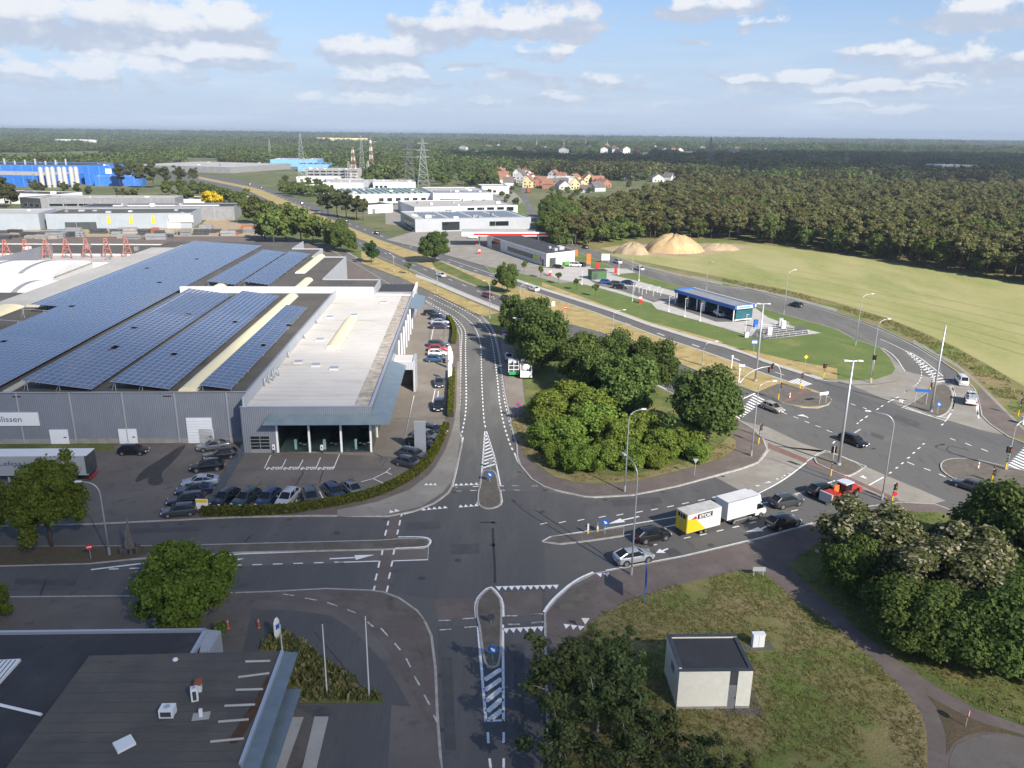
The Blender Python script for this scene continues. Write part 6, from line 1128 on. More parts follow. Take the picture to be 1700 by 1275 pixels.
def quads_mesh(name, C, U, V, m):
    """C centres, U, V half axes (n x 3) -> mesh of quads"""
    n = len(C); co = np.empty((n, 4, 3), np.float32); co[:, 0] = C - U - V; co[:, 1] = C + U - V * .6; co[:, 2] = C + U * .7 + V; co[:, 3] = C - U * .8 + V * .8
    me = bpy.data.meshes.new(name); me.vertices.add(4 * n); me.vertices.foreach_set('co', co.ravel()); me.loops.add(4 * n); me.loops.foreach_set('vertex_index', np.arange(4 * n, dtype=np.int32))
    me.polygons.add(n); me.polygons.foreach_set('loop_start', np.arange(0, 4 * n, 4, dtype=np.int32)); me.materials.append(m); me.update(calc_edges=True); me.validate(); return me
def leaves(name, lobes, n, size, m, seed, flat=.0, shell=.72, up=.5):
    """lobes: [(cx, cy, cz, rx, ry, rz)]; leaves on and in the outer shell of every lobe"""
    g = np.random.default_rng(seed); Lb = np.array(lobes, float); ar = (Lb[:, 3] * Lb[:, 4] * Lb[:, 5]) ** (2 / 3); idx = g.choice(len(Lb), n, p=ar / ar.sum())
    d = g.normal(size=(n, 3)); d /= np.linalg.norm(d, axis=1)[:, None]; rr = shell + (1.06 - shell) * g.random(n) ** .6; rr = rr * np.where(g.random(n) < .22, 1 + .42 * g.random(n), 1); P = Lb[idx, :3] + d * Lb[idx, 3:6] * rr[:, None]
    # drop leaves buried deep inside other lobes
    keep = np.ones(n, bool)
    for k, q in enumerate(Lb):
        dd = np.linalg.norm((P - q[:3]) / q[3:6], axis=1); keep &= ~((dd < .62) & (idx != k))
    keep &= P[:, 2] > .05; P = P[keep]; d = d[keep]; n = len(P)
    nr = d + g.normal(size=(n, 3)) * .55; nr[:, 2] += up; nr /= np.linalg.norm(nr, axis=1)[:, None]
    t = np.cross(nr, g.normal(size=(n, 3))); t /= np.linalg.norm(t, axis=1)[:, None]; b = np.cross(nr, t); s = size * (.55 + .9 * g.random(n))[:, None]
    return quads_mesh(name, P, t * s, b * s * .75, m)
def crown_lobes(rx, rz, zc, n, seed, k=(.20, .40), spread=.72, flatten=.85, low=-.55):
    rr = random.Random(seed); out = [(0, 0, zc, rx * .5, rx * .5, rz * .55)]; i = 0; ph = [rr.uniform(0, 6.28) for _ in range(4)]
    while len(out) < n and i < 900:
        i += 1; a = rr.uniform(0, 6.283); u = rr.uniform(low, .95); w = math.sqrt(max(0, 1 - u * u)); f = spread * rr.uniform(.75, 1.08)
        env = 1 + .16 * math.sin(2 * a + ph[0]) + .12 * math.sin(3 * a + ph[1] + 2 * u) + .10 * math.sin(5 * a + ph[2]) + .10 * math.sin(4 * u + ph[3]); f *= env * (1.22 if rr.random() < .22 else 1)
        x, y, z = math.cos(a) * w * rx * f, math.sin(a) * w * rx * f, zc + u * rz * f; s = rr.uniform(*k) * (.75 if f > spread * 1.15 else 1)
        if any((x - o[0])**2 + (y - o[1])**2 + (z - o[2])**2 < (.22 * rx)**2 for o in out[1:]): continue
        out.append((x, y, z, rx * s, rx * s, rx * s * flatten))
    return out
def trunk_mesh(h, r0, lobes, m, seed, nl=6, lean=.0, name='trunk'):
    rr = random.Random(seed); mb = MB(); top = h; pts = [(0, 0, -.1), (rr.uniform(-.1, .1), rr.uniform(-.1, .1), top * .35), (rr.uniform(-.2, .2) + lean, rr.uniform(-.2, .2), top * .7), (lean * 1.5, 0, top)]; mb.tube(pts, [r0, r0 * .8, r0 * .5, r0 * .15], 8)
    for o in rr.sample(lobes, min(nl, len(lobes))):
        z0 = rr.uniform(.28, .62) * top; mb.tube([(0, 0, z0), (o[0] * .45, o[1] * .45, (z0 + o[2]) / 2 + .2), (o[0] * .9, o[1] * .9, o[2])], [r0 * .42, r0 * .28, r0 * .08], 5)
    return mb.mesh(name, m, smooth=True)
class TreeKind:
    """a few crown and trunk meshes of one kind; copies share the mesh data"""
    def __init__(s, key, fm, bark, h, rx, rz, zc, lobes, n, size, variants=2, trunk_r=.22, spread=.72, k=(.20, .40), low=-.8, shell=.48, flat=.85, nl=8):
        s.h = h; s.var = []
        for v in range(variants):
            lb = crown_lobes(rx, rz, zc, lobes, hash(key) % 1000 + v * 17 if False else sum(map(ord, key)) + v * 17, k, spread, flat, low)
            s.var.append((leaves('crown', lb, n, size, fm, sum(map(ord, key)) * 3 + v, shell=shell), trunk_mesh(zc + rz * .35, trunk_r, lb, bark, v + 5, nl)))
    def put(s, name, label, p, h=None, rz=None, v=None, group=None, cat='tree', wide=1.0):
        k = (h or s.h) / s.h; v = rnd.randrange(len(s.var)) if v is None else v % len(s.var)
        r = empty(name, p, rnd.uniform(0, 6.28) if rz is None else rz, label, cat, group); r.scale = (k * wide, k * wide, k); link('crown', s.var[v][0], r); link('trunk', s.var[v][1], r); return r
def hpx(px, ytop, z=0):
    """height of something standing at photo pixel px whose top is seen at row ytop"""
    b = G(*px, z); lo, hi = 0.0, 80.0
    for _ in range(40):
        m_ = (lo + hi) / 2; v = CM.transposed() @ (Vector((b.x, b.y, m_)) - Vector((0, 0, HC))); y = 637.5 + FPX * v.y / v.z
        if y > ytop: lo = m_
        else: hi = m_
    return lo
K_oak = TreeKind('oak', F_oak, BK, 12, 5.4, 5.6, 6.2, 40, 19000, .19, 3)
K_mid = TreeKind('mid', F_mid, BK, 11, 4.8, 5.2, 5.6, 36, 16000, .19, 3)
K_lime = TreeKind('lime', F_lime, BK, 6, 3.5, 3.0, 2.9, 30, 12000, .16, 3, .12, low=-.95)
K_round = TreeKind('round', F_acer, BK, 11.2, 5.4, 5.0, 6.4, 48, 34000, .14, 2, .28, k=(.17, .32))
K_acer = TreeKind('acer', F_acer, BK, 8, 4.9, 3.7, 4.3, 46, 28000, .135, 2, .2, k=(.15, .32), low=-.7, spread=.78)
K_birch = TreeKind('birch', F_birch, BKW, 9, 3.0, 3.9, 5.1, 20, 3000, .14, 3, .14, spread=.92, k=(.16, .32), shell=.25, nl=14)
K_rob = TreeKind('robinia', F_rob, BK, 10, 4.8, 4.3, 5.6, 44, 32000, .15, 2, .22, k=(.17, .34))
K_rob2 = TreeKind('robgreen', F_rob2, BK, 9.5, 4.8, 4.2, 5.2, 40, 24000, .16, 2, .22, low=-.95)
K_far = TreeKind('far', F_wood, BK, 11, 4.6, 4.7, 6.0, 16, 3200, .45, 4, low=-.8)
K_pine = TreeKind('pine', F_pine, BKP, 12, 3.5, 3.4, 8.3, 20, 3600, .32, 4, .2, flat=.6, k=(.22, .40), low=-.7)
K_pined = TreeKind('pined', F_pined, BKP, 13, 3.8, 4.6, 8.2, 17, 4200, .36, 3, .22, flat=.6, low=-.9)
K_sap = TreeKind('sapling', F_mid, BK, 3.9, 1.15, 1.1, 2.8, 9, 1300, .14, 2, .06)
K_yel = TreeKind('yellow', F_yel, BK, 8, 4.2, 3.6, 4.4, 14, 3000, .4, 1, low=-.8)
K_con = TreeKind('conifer', F_con, BKP, 8, 2.4, 3.8, 4.0, 16, 4200, .22, 1, .15, low=-.9)
def tree(K, name, label, px, ytop=None, h=None, group=None, cat='tree', z=KZ, wide=1.0): return K.put(name, label, G(*px, z), h or hpx(px, ytop, z), group=group, cat=cat, wide=wide)
VG = 'trees on the wooded verge'
for K, lb, px, yt, wd in [(K_oak, 'dark leafy tree behind the parked sweepers at the verge end', (880,588), 492, .9), (K_oak, 'dark leafy tree overhanging the service road bend', (852,556), 492, .85), (K_oak, 'dark verge tree beside the curved lamp arm', (900,612), 508, .95), (K_mid, 'verge tree hiding the near carriageway', (962,640), 549, 1.05), (K_oak, 'verge tree with a broken top above the slip lane', (1020,640), 548, .95), (K_oak, 'verge tree nearest the carriageway edge', (1082,652), 557, .95), (K_mid, 'mid green verge tree in front of the darker ones', (1040,690), 584, 1.05), (K_oak, 'broad round dark tree beside the zebra crossing', (1166,738), 607, 1.0), (K_mid, 'verge tree filling the middle behind the bright bushes', (990,665), 575, 1.0)]:
    tree(K, 'verge_tree', lb, px, yt, group=VG, wide=wd)
for i, (px, h_) in enumerate([((912,702),5.6), ((950,688),6.2), ((905,742),4.4), ((940,745),5.4), ((982,735),6.0), ((1022,748),5.2), ((958,783),4.2), ((1005,780),4.4), ((1050,775),4.2), ((1064,735),5.0), ((1100,755),4.3), ((1135,752),4.4), ((1160,765),3.0), ((925,772),3.2), ((985,705),6.2), ((1085,775),3.2)]):
    tree(K_lime, 'bush', 'bright yellow green bush in the thicket on the wooded verge', px, h=h_ * 1.05, group='bushes on the wooded verge', cat='bush', wide=1.05)
tree(K_round, 'street_tree', 'large round maple on the median by the semi trailer', (86,906), 772, z=.14, wide=.84)
tree(K_round, 'street_tree', 'round maple cut by the picture edge on the median soil', (-32,908), 790, z=.14, wide=.85)
tree(K_acer, 'garden_tree', 'bright green spreading tree behind the low dark roof', (316,1040), 920, wide=1.0); tree(K_acer, 'garden_tree', 'bright green tree at the corner of the forecourt edge', (-16,1032), 975, wide=.9)
for px, h_, lb in [((932,1190),8.0,'leaning birch beside the road kerb'), ((1022,1185),6.8,'dark birch touching the transformer house'), ((990,1235),7.5,'birch in the middle of the dark thicket'), ((1080,1262),5.6,'birch below the transformer house wall'), ((1150,1306),4.6,'low birch at the foot of the thicket'), ((930,1290),7.4,'birch at the road edge of the thicket'), ((1040,1300),6.5,'birch standing in the lowest part of the thicket'), ((1035,1112),4.2,'slim young birch behind the thicket'), ((1010,1140),5.6,'thin birch with bare white stems'), ((1200,1330),4.6,'small birch right of the thicket')]: tree(K_birch, 'birch_tree', lb, px, h=h_, group='birches by the transformer house', wide=1.15)
for K, px, yt, lb, wd in [(K_rob, (1440,958), 832, 'cream flowering robinia beside the tractor lane', 1.3), (K_rob, (1572,1022), 884, 'cream flowering robinia above the cycle path', 1.3), (K_rob2, (1500,1060), 960, 'green tree under the flowering robinias', 1.3), (K_rob, (1500,990), 868, 'cream flowering robinia between the two larger ones', 1.1), (K_rob2, (1560,1080), 975, 'green tree filling the slope under the robinias', 1.2), (K_rob2, (1640,1060), 940, 'green tree in front of the dark oak', 1.2), (K_rob2, (1600,1100), 985, 'leafy green tree beside the cycle path', 1.05), (K_rob2, (1690,1120), 985, 'leafy green tree at the lower right wood edge', 1.0), (K_oak, (1650,942), 798, 'big dark oak right of the crossing', .95), (K_oak, (1745,985), 815, 'dark oak at the right picture edge', 1.0), (K_rob2, (1405,985), 880, 'low green tree at the corner of path and road', .8), (K_oak, (1700,1040), 930, 'dark tree between oak and green trees', 1.0)]: tree(K, 'wood_tree', lb, px, yt, group='trees beside the cycle path', wide=wd)
for px in [(870,452), (898,461), (927,471), (957.5,481.5), (988,492)]: tree(K_sap, 'young_tree', 'young tree planted in the lawn along the far carriageway', px, h=4.0, group='row of young lawn trees')
tree(K_oak, 'median_tree', 'full dark tree in the median by the fuel canopy', (722,436), 381); tree(K_mid, 'median_tree', 'airy tree in the median nearer the crossing', (842,486), 434, wide=.8); tree(K_con, 'conifer', 'dark pointed conifer between service road and carriageway', (617,437), 396); tree(K_sap, 'young_tree', 'small slim tree on the dry verge strip', (678,455), h=4.2); tree(K_mid, 'verge_tree', 'pale birch like tree behind the warehouse corner', (566,418), 360, wide=.7); tree(K_mid, 'verge_tree', 'narrow green tree beside the dark conifer', (583,419), 380, wide=.7)
HW = 'trees along the highway'
for i, (x, y, yt) in enumerate([(440,398,352), (455,405,345), (475,402,340), (500,404,338), (520,406,352), (540,404,358), (470,385,336), (445,380,330), (425,372,322), (405,352,318), (385,345,312), (360,340,305), (340,330,300), (322,322,298), (300,322,296), (280,325,298), (312,340,310), (410,330,312), (555,412,366)]): tree(K_far, 'highway_tree', 'green broadleaf tree in the belt between highway and storage yard', (x, y), yt, group=HW)
for (x, y, yt) in [(545,358,318), (560,360,312), (575,362,314), (592,364,322), (603,366,328), (535,352,316)]: tree(K_pined, 'pine_tree', 'dark pine in the row beside the highway and white annex', (x, y), yt, group='pines beside the white annex')
for (x, y, yt) in [(200,310,268), (215,306,266), (235,312,270), (255,312,268), (275,310,272), (300,308,274), (322,306,278), (10,345,292), (20,352,300), (60,328,296), (70,330,300), (108,325,300), (130,328,302), (148,330,306), (205,345,310), (225,342,312)]: tree(K_pined, 'pine_tree', 'dark pine standing among the industrial halls', (x, y), yt, group='pines among the halls')
tree(K_yel, 'yellow_tree', 'golden yellow tree by the storage yard gate', (352,349), 316)
rb_ = random.Random(5)
for i in range(46):
    x = 610 + rb_.random() * 215; y = 309 - rb_.random() * 18 + (x > 760) * 6; tree(K_far, 'park_tree', 'broadleaf tree in the belt behind the white halls', (x, y), h=rb_.uniform(11, 15), group='tree belt behind the white halls', z=0)
for i in range(26):
    x = 455 + rb_.random() * 100; y = 302 + rb_.random() * 22; tree(K_far, 'park_tree', 'broadleaf tree near the grey office and highway', (x, y + (x - 455) * .12), h=rb_.uniform(6, 10), group='trees near the grey office', z=0)
# ---------------------------------------------------------------- pine forest on the right: the nearest 260 as trees, the rest as one wood
def vnoise(x, y, s):
    """cheap value noise for the layout of woods and clearings"""
    def h(i, j): return random.Random(i * 7349 + j * 9151 + s).random()
    i, j = math.floor(x), math.floor(y); u, v = x - i, y - j; u = u*u*(3-2*u); v = v*v*(3-2*v)
    return (h(i, j)*(1-u) + h(i+1, j)*u)*(1-v) + (h(i, j+1)*(1-u) + h(i+1, j+1)*u)*v
EDGE = [(905,412),(945,413),(1000,404),(1060,398),(1180,399),(1300,407),(1409,424),(1541,445),(1663,466),(1800,490),(2000,525)]
EW = [G(x, y) for x, y in EDGE]
def edge_y(X):
    for a, b in zip(EW, EW[1:]):
        if a.x <= X <= b.x: return a.y + (b.y - a.y) * (X - a.x) / (b.x - a.x)
    return None
cand = []; rf = random.Random(21); yy = 240.0
while yy < 735:
    xx = 10.0; st = 5.6 if yy < 520 else 7.5
    while xx < 620:
        x = xx + rf.uniform(-2, 2); y = yy + rf.uniform(-2, 2); e_ = edge_y(x) if x < EW[-1].x else 200
        left = G(905, 412).x + (y - 344) * .012
        if e_ is not None and y > e_ + 1.5 and x > left + 2 and x < y * .78 + 20 and y < 455 + max(0, x - 38) * 2.45: cand.append((y - e_, x, y))
        xx += st
    yy += st
cand.sort(key=lambda t: (0 if t[0] < 9 and t[2] - .9 * t[1] < 420 and t[1] < 330 else 1, t[2] - .15 * abs(t[1] - 90) * 0)); near = cand[:270]; rest = cand[270:]
for d_, x, y in near:
    edge = d_ < 8
    if edge and rf.random() < (.7 if x > 110 or x < 45 else .35): K_far.put('forest_edge_tree', 'green broadleaf tree at the sunny edge of the pine forest', (x, y, 0), rf.uniform(8, 12.5), group='broadleaf trees at the forest edge')
    else: K_pine.put('pine_tree', 'olive brown pine in the forest behind the wheat field', (x, y, 0), rf.uniform(8.8, 14.2), group='pines of the forest by the wheat field', v=rf.randrange(4))
def scatter(name, pts, protos, seed, label=None):
    """one 'stuff' object: points carrying scale and kind, instanced by geometry nodes"""
    c = bpy.data.collections.new(name + '_kinds')
    for i, me in enumerate(protos): o = bpy.data.objects.new('%s_kind_%02d' % (name, i), me); c.objects.link(o)
    me = bpy.data.meshes.new(name); me.from_pydata([(p[0], p[1], p[2]) for p in pts], [], []); 
    a = me.attributes.new('sc', 'FLOAT', 'POINT'); a.data.foreach_set('value', [p[3] for p in pts]); g = random.Random(seed)
    a = me.attributes.new('kd', 'INT', 'POINT'); a.data.foreach_set('value', [p[4] for p in pts]); a = me.attributes.new('rt', 'FLOAT', 'POINT'); a.data.foreach_set('value', [g.uniform(0, 6.283) for _ in pts])
    ob = link(name, me); ng = bpy.data.node_groups.new(name + '_nodes', 'GeometryNodeTree'); ng.interface.new_socket('Geometry', in_out='INPUT', socket_type='NodeSocketGeometry'); ng.interface.new_socket('Geometry', in_out='OUTPUT', socket_type='NodeSocketGeometry')
    N, Lk = ng.nodes, ng.links; gi = N.new('NodeGroupInput'); go = N.new('NodeGroupOutput'); ip = N.new('GeometryNodeInstanceOnPoints'); ci = N.new('GeometryNodeCollectionInfo'); ci.inputs['Collection'].default_value = c; ci.inputs['Separate Children'].default_value = True; ci.inputs['Reset Children'].default_value = True
    def attr(n, t): q = N.new('GeometryNodeInputNamedAttribute'); q.data_type = t; q.inputs['Name'].default_value = n; return q.outputs['Attribute']
    cx = N.new('ShaderNodeCombineXYZ'); Lk.new(attr('rt', 'FLOAT'), cx.inputs[2]); Lk.new(gi.outputs[0], ip.inputs['Points']); Lk.new(ci.outputs[0], ip.inputs['Instance']); ip.inputs['Pick Instance'].default_value = True; Lk.new(attr('kd', 'INT'), ip.inputs['Instance Index'])
    Lk.new(cx.outputs[0], ip.inputs['Rotation']); Lk.new(attr('sc', 'FLOAT'), ip.inputs['Scale']); Lk.new(ip.outputs[0], go.inputs[0]); md = ob.modifiers.new('scatter', 'NODES'); md.node_group = ng
    ob['kind'] = 'stuff'
    if label: ob['label'] = label; ob['category'] = 'woodland'
    return ob
scatter('pine_forest', [(x, y, 0, rf.uniform(.72, 1.22), rf.randrange(4) if rf.random() < .9 - .25 * (vnoise(x / 60, y / 60, 4) > .62) else 4 + rf.randrange(2)) for d_, x, y in rest if rf.random() < .93], [v[0] for v in K_pine.var] + [v[0] for v in K_far.var[:2]], 3, 'dense olive brown pine forest behind the wheat field')
# distant woods: broad clumps of canopy, with clearings, out towards the horizon
def clump(seed, fm, n=900, sp=16, size=.9):
    rr = random.Random(seed); lb = []
    for _ in range(9): a = rr.uniform(0, 6.28); q = sp * math.sqrt(rr.random()); s_ = rr.uniform(3.2, 5.5); lb.append((math.cos(a) * q, math.sin(a) * q, rr.uniform(4, 9), s_, s_, s_ * 1.1))
    return leaves('clump', lb, n, size, fm, seed, up=.5)
CLP = [clump(1, F_wood), clump(2, F_wood), clump(3, F_pined), clump(4, F_mid), clump(5, F_pine)]
pts = []; rw = random.Random(77); y = 560.0
while y < 9000:
    step = 24 if y < 1300 else (30 if y < 2600 else (48 if y < 4500 else 90)); x = -y * .80 - 100
    while x < y * .80 + 150:
        px_ = x + rw.uniform(-.4, .4) * step; py_ = y + rw.uniform(-.4, .4) * step
        ok = vnoise(px_ / 260, py_ / 420, 5) * .6 + vnoise(px_ / 90, py_ / 140, 9) * .4 > (.43 if py_ > 1500 else .42)
        hw_x = -38 + (-252 + 38) * (py_ - 383) / (810 - 383)          # the highway runs off to the left
        if abs(px_ - hw_x) < 26 + py_ * .01 and py_ < 1400: ok = False
        if -20 < px_ < 52 and py_ < 930: ok = False                     # main street
        if py_ < 960 and px_ > 8: ok = px_ > 60 and py_ > 880 and ok
        if py_ < 860 and -165 < px_ < 20: ok = False
        if px_ < -100 and py_ < 1180 and px_ > -580 and not (py_ > 860 and rw.random() < .55 and not (-440 < px_ < -190)): ok = False
        if px_ < -580 and py_ < 900 and rw.random() < .5: ok = False
        if ok:
            k = rw.choice((0, 0, 1, 1, 2, 3)) if not (px_ > 0 and py_ < 1700) else rw.choice((2, 4, 0, 2)); pts.append((px_, py_, -.3, rw.uniform(.85, 1.25) * (1 if py_ < 2600 else 1.6 if py_ < 4500 else 2.6) * (1.0), k))
        x += step
    y += step * .8
def flat_sc(p): return p
scatter('woodland', pts, CLP, 9, 'far woodland stretching to the horizon')
# ---------------------------------------------------------------- hedges, tufts
def hedge(label, w_, path, width=.9, h=1.0, n=220, z=KZ, m=F_hedge):
    P = PL(zp(w_, *path), z); L_ = plen(P); g = np.random.default_rng(len(label)); k = int(L_ * n); base = P[0]; C = []
    core = MB(); Q = resample(P, .8) + [P[-1]]
    for a, b in zip(Q, Q[1:]):
        d = (b - a).normalized(); q = Vector((-d.y, d.x, 0)) * width * .42; core.prism([a - q - base, b - q - base, b + q - base, a + q - base], 0, h * .9, bottom=False)
    t = np.sort(g.random(k)) * L_; cum = [0]
    for a, b in zip(P, P[1:]): cum.append(cum[-1] + (b - a).length)
    for s_ in t:
        i = max(0, min(len(P) - 2, int(np.searchsorted(cum, s_)) - 1)); a, b = P[i], P[i + 1]; d = (b - a).normalized(); c = a + d * (s_ - cum[i]); q = Vector((-d.y, d.x, 0)); f = g.random()
        if f < .45: off = (g.random() - .5) * width; zz = h * (.93 + .12 * g.random())
        else: off = (1 if f < .72 else -1) * width * (.46 + .08 * g.random()); zz = g.random() * h
        C.append((c.x + q.x * off - base.x, c.y + q.y * off - base.y, zz))
    C = np.array(C); nr = g.normal(size=(len(C), 3)); nr[:, 2] += .6; nr /= np.linalg.norm(nr, axis=1)[:, None]; u = np.cross(nr, g.normal(size=(len(C), 3))); u /= np.linalg.norm(u, axis=1)[:, None]; v = np.cross(nr, u); s_ = .11 * (.6 + .8 * g.random(len(C)))[:, None]
    r = empty('hedge', base, 0, label, 'hedge', 'clipped hedges of the dealer'); link('foliage', quads_mesh('foliage', C, u * s_, v * s_, m), r); core.build('branch_core', mat('M_hedge_core', (.03,.035,.012), .95), r); return r
hedge('long clipped hedge curving along the dealer forecourt', 'c', [(-900,1020),(-600,1018),(-300,1000),(0,950),(150,920),(280,880),(420,815),(530,745),(600,680),(650,600),(690,520),(725,440)], n=170)
hedge('straight clipped hedge beside the service road', 'c', [(750,370),(757,240),(762,100),(762,70)]); hedge('short clipped hedge at the bend near the far parked cars', 'o', [(1110,420),(1180,530),(1220,640),(1215,760),(1195,860)])
def tufts(name, label, polys, dens, hh, m, z=KZ, seed=1, cat='grass'):
    g = np.random.default_rng(seed); C = []
    for pts in polys:
        P = [G(x, y) for x, y in pts]; xs = [p.x for p in P]; ys = [p.y for p in P]; ar = (max(xs) - min(xs)) * (max(ys) - min(ys))
        for _ in range(int(ar * dens)):
            x, y = g.uniform(min(xs), max(xs)), g.uniform(min(ys), max(ys)); ins = False; j = len(P) - 1
            for i in range(len(P)):
                if (P[i].y > y) != (P[j].y > y) and x < (P[j].x - P[i].x) * (y - P[i].y) / (P[j].y - P[i].y) + P[i].x: ins = not ins
                j = i
            if ins and vnoise(x / 5, y / 5, 3) + .5 * vnoise(x / 1.5, y / 1.5, 8) > .5: C.append((x, y))
    n = len(C) * 3; C = np.repeat(np.array(C), 3, axis=0); C = C + g.normal(size=C.shape) * .12; an = g.random(n) * 6.283; h_ = hh * (.5 + g.random(n)); U = np.stack([np.cos(an) * .09, np.sin(an) * .09, np.zeros(n)], 1) * (hh / .35); V = np.stack([g.normal(size=n) * .12, g.normal(size=n) * .12, h_ / 2], 1)
    me = quads_mesh(name, np.stack([C[:, 0], C[:, 1], np.full(n, z) + h_ / 2], 1), U, V, m); o = link(name, me); o['kind'] = 'stuff'; o['label'] = label; o['category'] = cat; return o
tufts('rough_grass_tufts', 'rough uncut grass around the transformer house', [[(925,1290),(928,1150),(950,1072),(991,1026),(1041,998),(1123,971),(1221,949),(1271,953),(1316,993),(1379,1036),(1462,1108),(1528,1182),(1541,1290)]], 13.0, .13, F_grass)
tufts('verge_grass_tufts', 'dry grass tufts on the verges and beside the cycle path', [[(1309,936),(1350,905),(1420,872),(1480,850),(1560,850),(1720,900),(1720,1213),(1620,1176),(1488,1094),(1382,1005)], [(850,700),(871,684),(900,740),(960,790),(1080,790),(1210,735),(1222,743),(1200,761),(1065,797),(960,802),(875,760)]], 6.0, .15, F_grass, seed=2)
tufts('field_margin', 'tall grass margin between the side road and the wheat', [[(1200,463),(1300,482),(1380,502),(1470,530),(1533,556),(1590,582),(1640,610),(1700,646),(1760,700),(1700,700),(1655,660),(1610,616),(1557,588),(1516,564),(1459,537),(1390,512),(1300,490),(1200,469)]], 3.0, .32, F_grass, seed=3)
tufts('bed_grass', 'ornamental grass in the planting bed by the flagpoles', [zp('M', (150,300),(180,245),(240,235),(400,345),(560,455),(700,565),(790,610),(790,630),(340,630),(335,560),(265,545),(310,380),(110,335))], 14.0, .45, F_grass, seed=4)
# ================================================================ street furniture
M_post = mat('M_lamp_post', (.46,.48,.50), .45, .5); M_postw = mat('M_post_white', (.62,.63,.64), .5); M_lens = mat('M_lamp_lens', (.60,.62,.64), .2); M_dgreen = mat('M_green_hut', (.05,.12,.045), .6)
def lamp(label, px, ytop, arm=(1, 0), reach=2.2, z=KZ, r0=.11, group='street lamps', hh=None):
    h = hh or hpx(px, ytop, z); p = G(*px, z); a = Vector((arm[0], arm[1], 0)).normalized(); r = empty('street_lamp', p, 0, label, 'street lamp', group); mb = MB()
    pts = [Vector((0, 0, 0)), Vector((0, 0, h * .5)), Vector((0, 0, h - 1.6))]; rad = [r0, r0 * .8, r0 * .62]
    for i in range(1, 6): t = i / 5 * math.pi / 2; pts.append(Vector((0, 0, h - 1.6)) + a * (1.4 * (1 - math.cos(t))) + Vector((0, 0, 1.5 * math.sin(t)))); rad.append(r0 * (.62 - .03 * i))
    pts.append(Vector((0, 0, h)) + a * reach); rad.append(r0 * .42); mb.tube(pts, rad, 8); mb.build('post', M_post, r, smooth=True)
    c = Vector((0, 0, h + .02)) + a * (reach + .3); mb = MB(); mb.box(c, (.75, .26, .14), math.atan2(a.y, a.x), top=(.8, .7)); hd = mb.build('lamp_head', M_postw, r); mb = MB(); mb.box(c - Vector((0, 0, .085)), (.5, .2, .03), math.atan2(a.y, a.x)); mb.build('lens', M_lens, hd)
    mb = MB(); mb.tube([(0, 0, 0), (0, 0, .9)], r0 * 1.35, 8); mb.build('base_sleeve', M_post, r); return r
UL, UR = (-.75, .65), (1, .1)
for lb, px, yt, arm, rc in [
 ('tall lamp post beside the silver car with arm over the verge', (1048,954), 772, (-.4,.9), 2.6), ('lamp post on the pavement before the bright bushes', (1037,816), 681, UR, 1.6), ('slim lamp post at the zebra corner of the wooded verge', (1247,757), 634, UR, 2.0),
 ('lamp post on the corner kerb behind the flowering tree', (1464,829), 690, (-.9,.4), 3.0), ('lamp post on the dry median above the verge trees', (1017,548), 516, (.95,.3), 2.6), ('lamp post on the dry median near the zebra', (1166,607), 569, (.95,.3), 2.6),
 ('tall lamp post between side road and car wash lawn', (1301,521), 449, (1,.2), 1.6), ('lamp post at the lawn rim beside the wheat', (1420,573), 489, (1,.2), 2.2), ('lamp post carrying signals at the tip of the lawn', (1444,634), 531, (1,.2), 1.8),
 ('lamp post behind the parked sweepers', (873,606), 530, (-.95,.2), 2.2), ('lamp post on the dry verge at the bend', (813,529), 468, (-.8,.5), 1.6), ('lamp post on the soil median next to the sculpture', (182,921), 800, (-1,-.1), 1.8),
 ('lamp post between carriageway and service road by the white car', (726,484), 447, (-.8,.4), 1.2), ('lamp post between carriageway and service road farther back', (654,451), 422, (-.8,.4), 1.2), ('lamp post by the far carriageway opposite the saplings', (863,487), 472, (.9,.3), 1.8),
 ('lamp post along the side road near the sand heap', (1050,449.5), 419, (.6,-.8), 1.2), ('lamp post along the side road behind the car wash', (1172,481), 434, (.6,-.8), 1.2), ('lamp post on the street before the forest', (950,405), 378, (.9,0), 2.2), ('lamp post on the street behind the traffic signs', (925,382), 364, (.9,0), 2.2)]: lamp(lb, px, yt, arm, rc)
for lb, px, yt in [('white lamp post at the wash parking', (1050,500.5), 471), ('white lamp post at the left end of the wash hall', (1110,517), 493), ('white lamp post in front of the wash bays', (1136.5,526), 496), ('white lamp post at the plant room of the wash', (1162,533), 505), ('white lamp post behind the green kiosk', (1060.6,466), 441), ('white lamp post by the store entrance', (966,472.5), 451), ('white lamp post at the vacuum area', (1237,553), 523), ('white lamp post beside the red kiosk at the store', (1027,456), 438)]:
    p = G(*px, KZ); h = hpx(px, yt, KZ); r = empty('lot_lamp', p, 0, lb, 'street lamp', 'slim white lamps of the car wash'); mb = MB(); mb.tube([(0,0,.4),(0,0,h)], [.09,.06], 6); mb.build('post', M_postw, r); mb = MB(); mb.box((0,0,.2), (.45,.45,.4), top=(.7,.7)); mb.build('foot', M_postw, r); mb = MB(); mb.box((.2,0,h), (.6,.2,.08)); mb.build('lamp_head', M_postw, r)
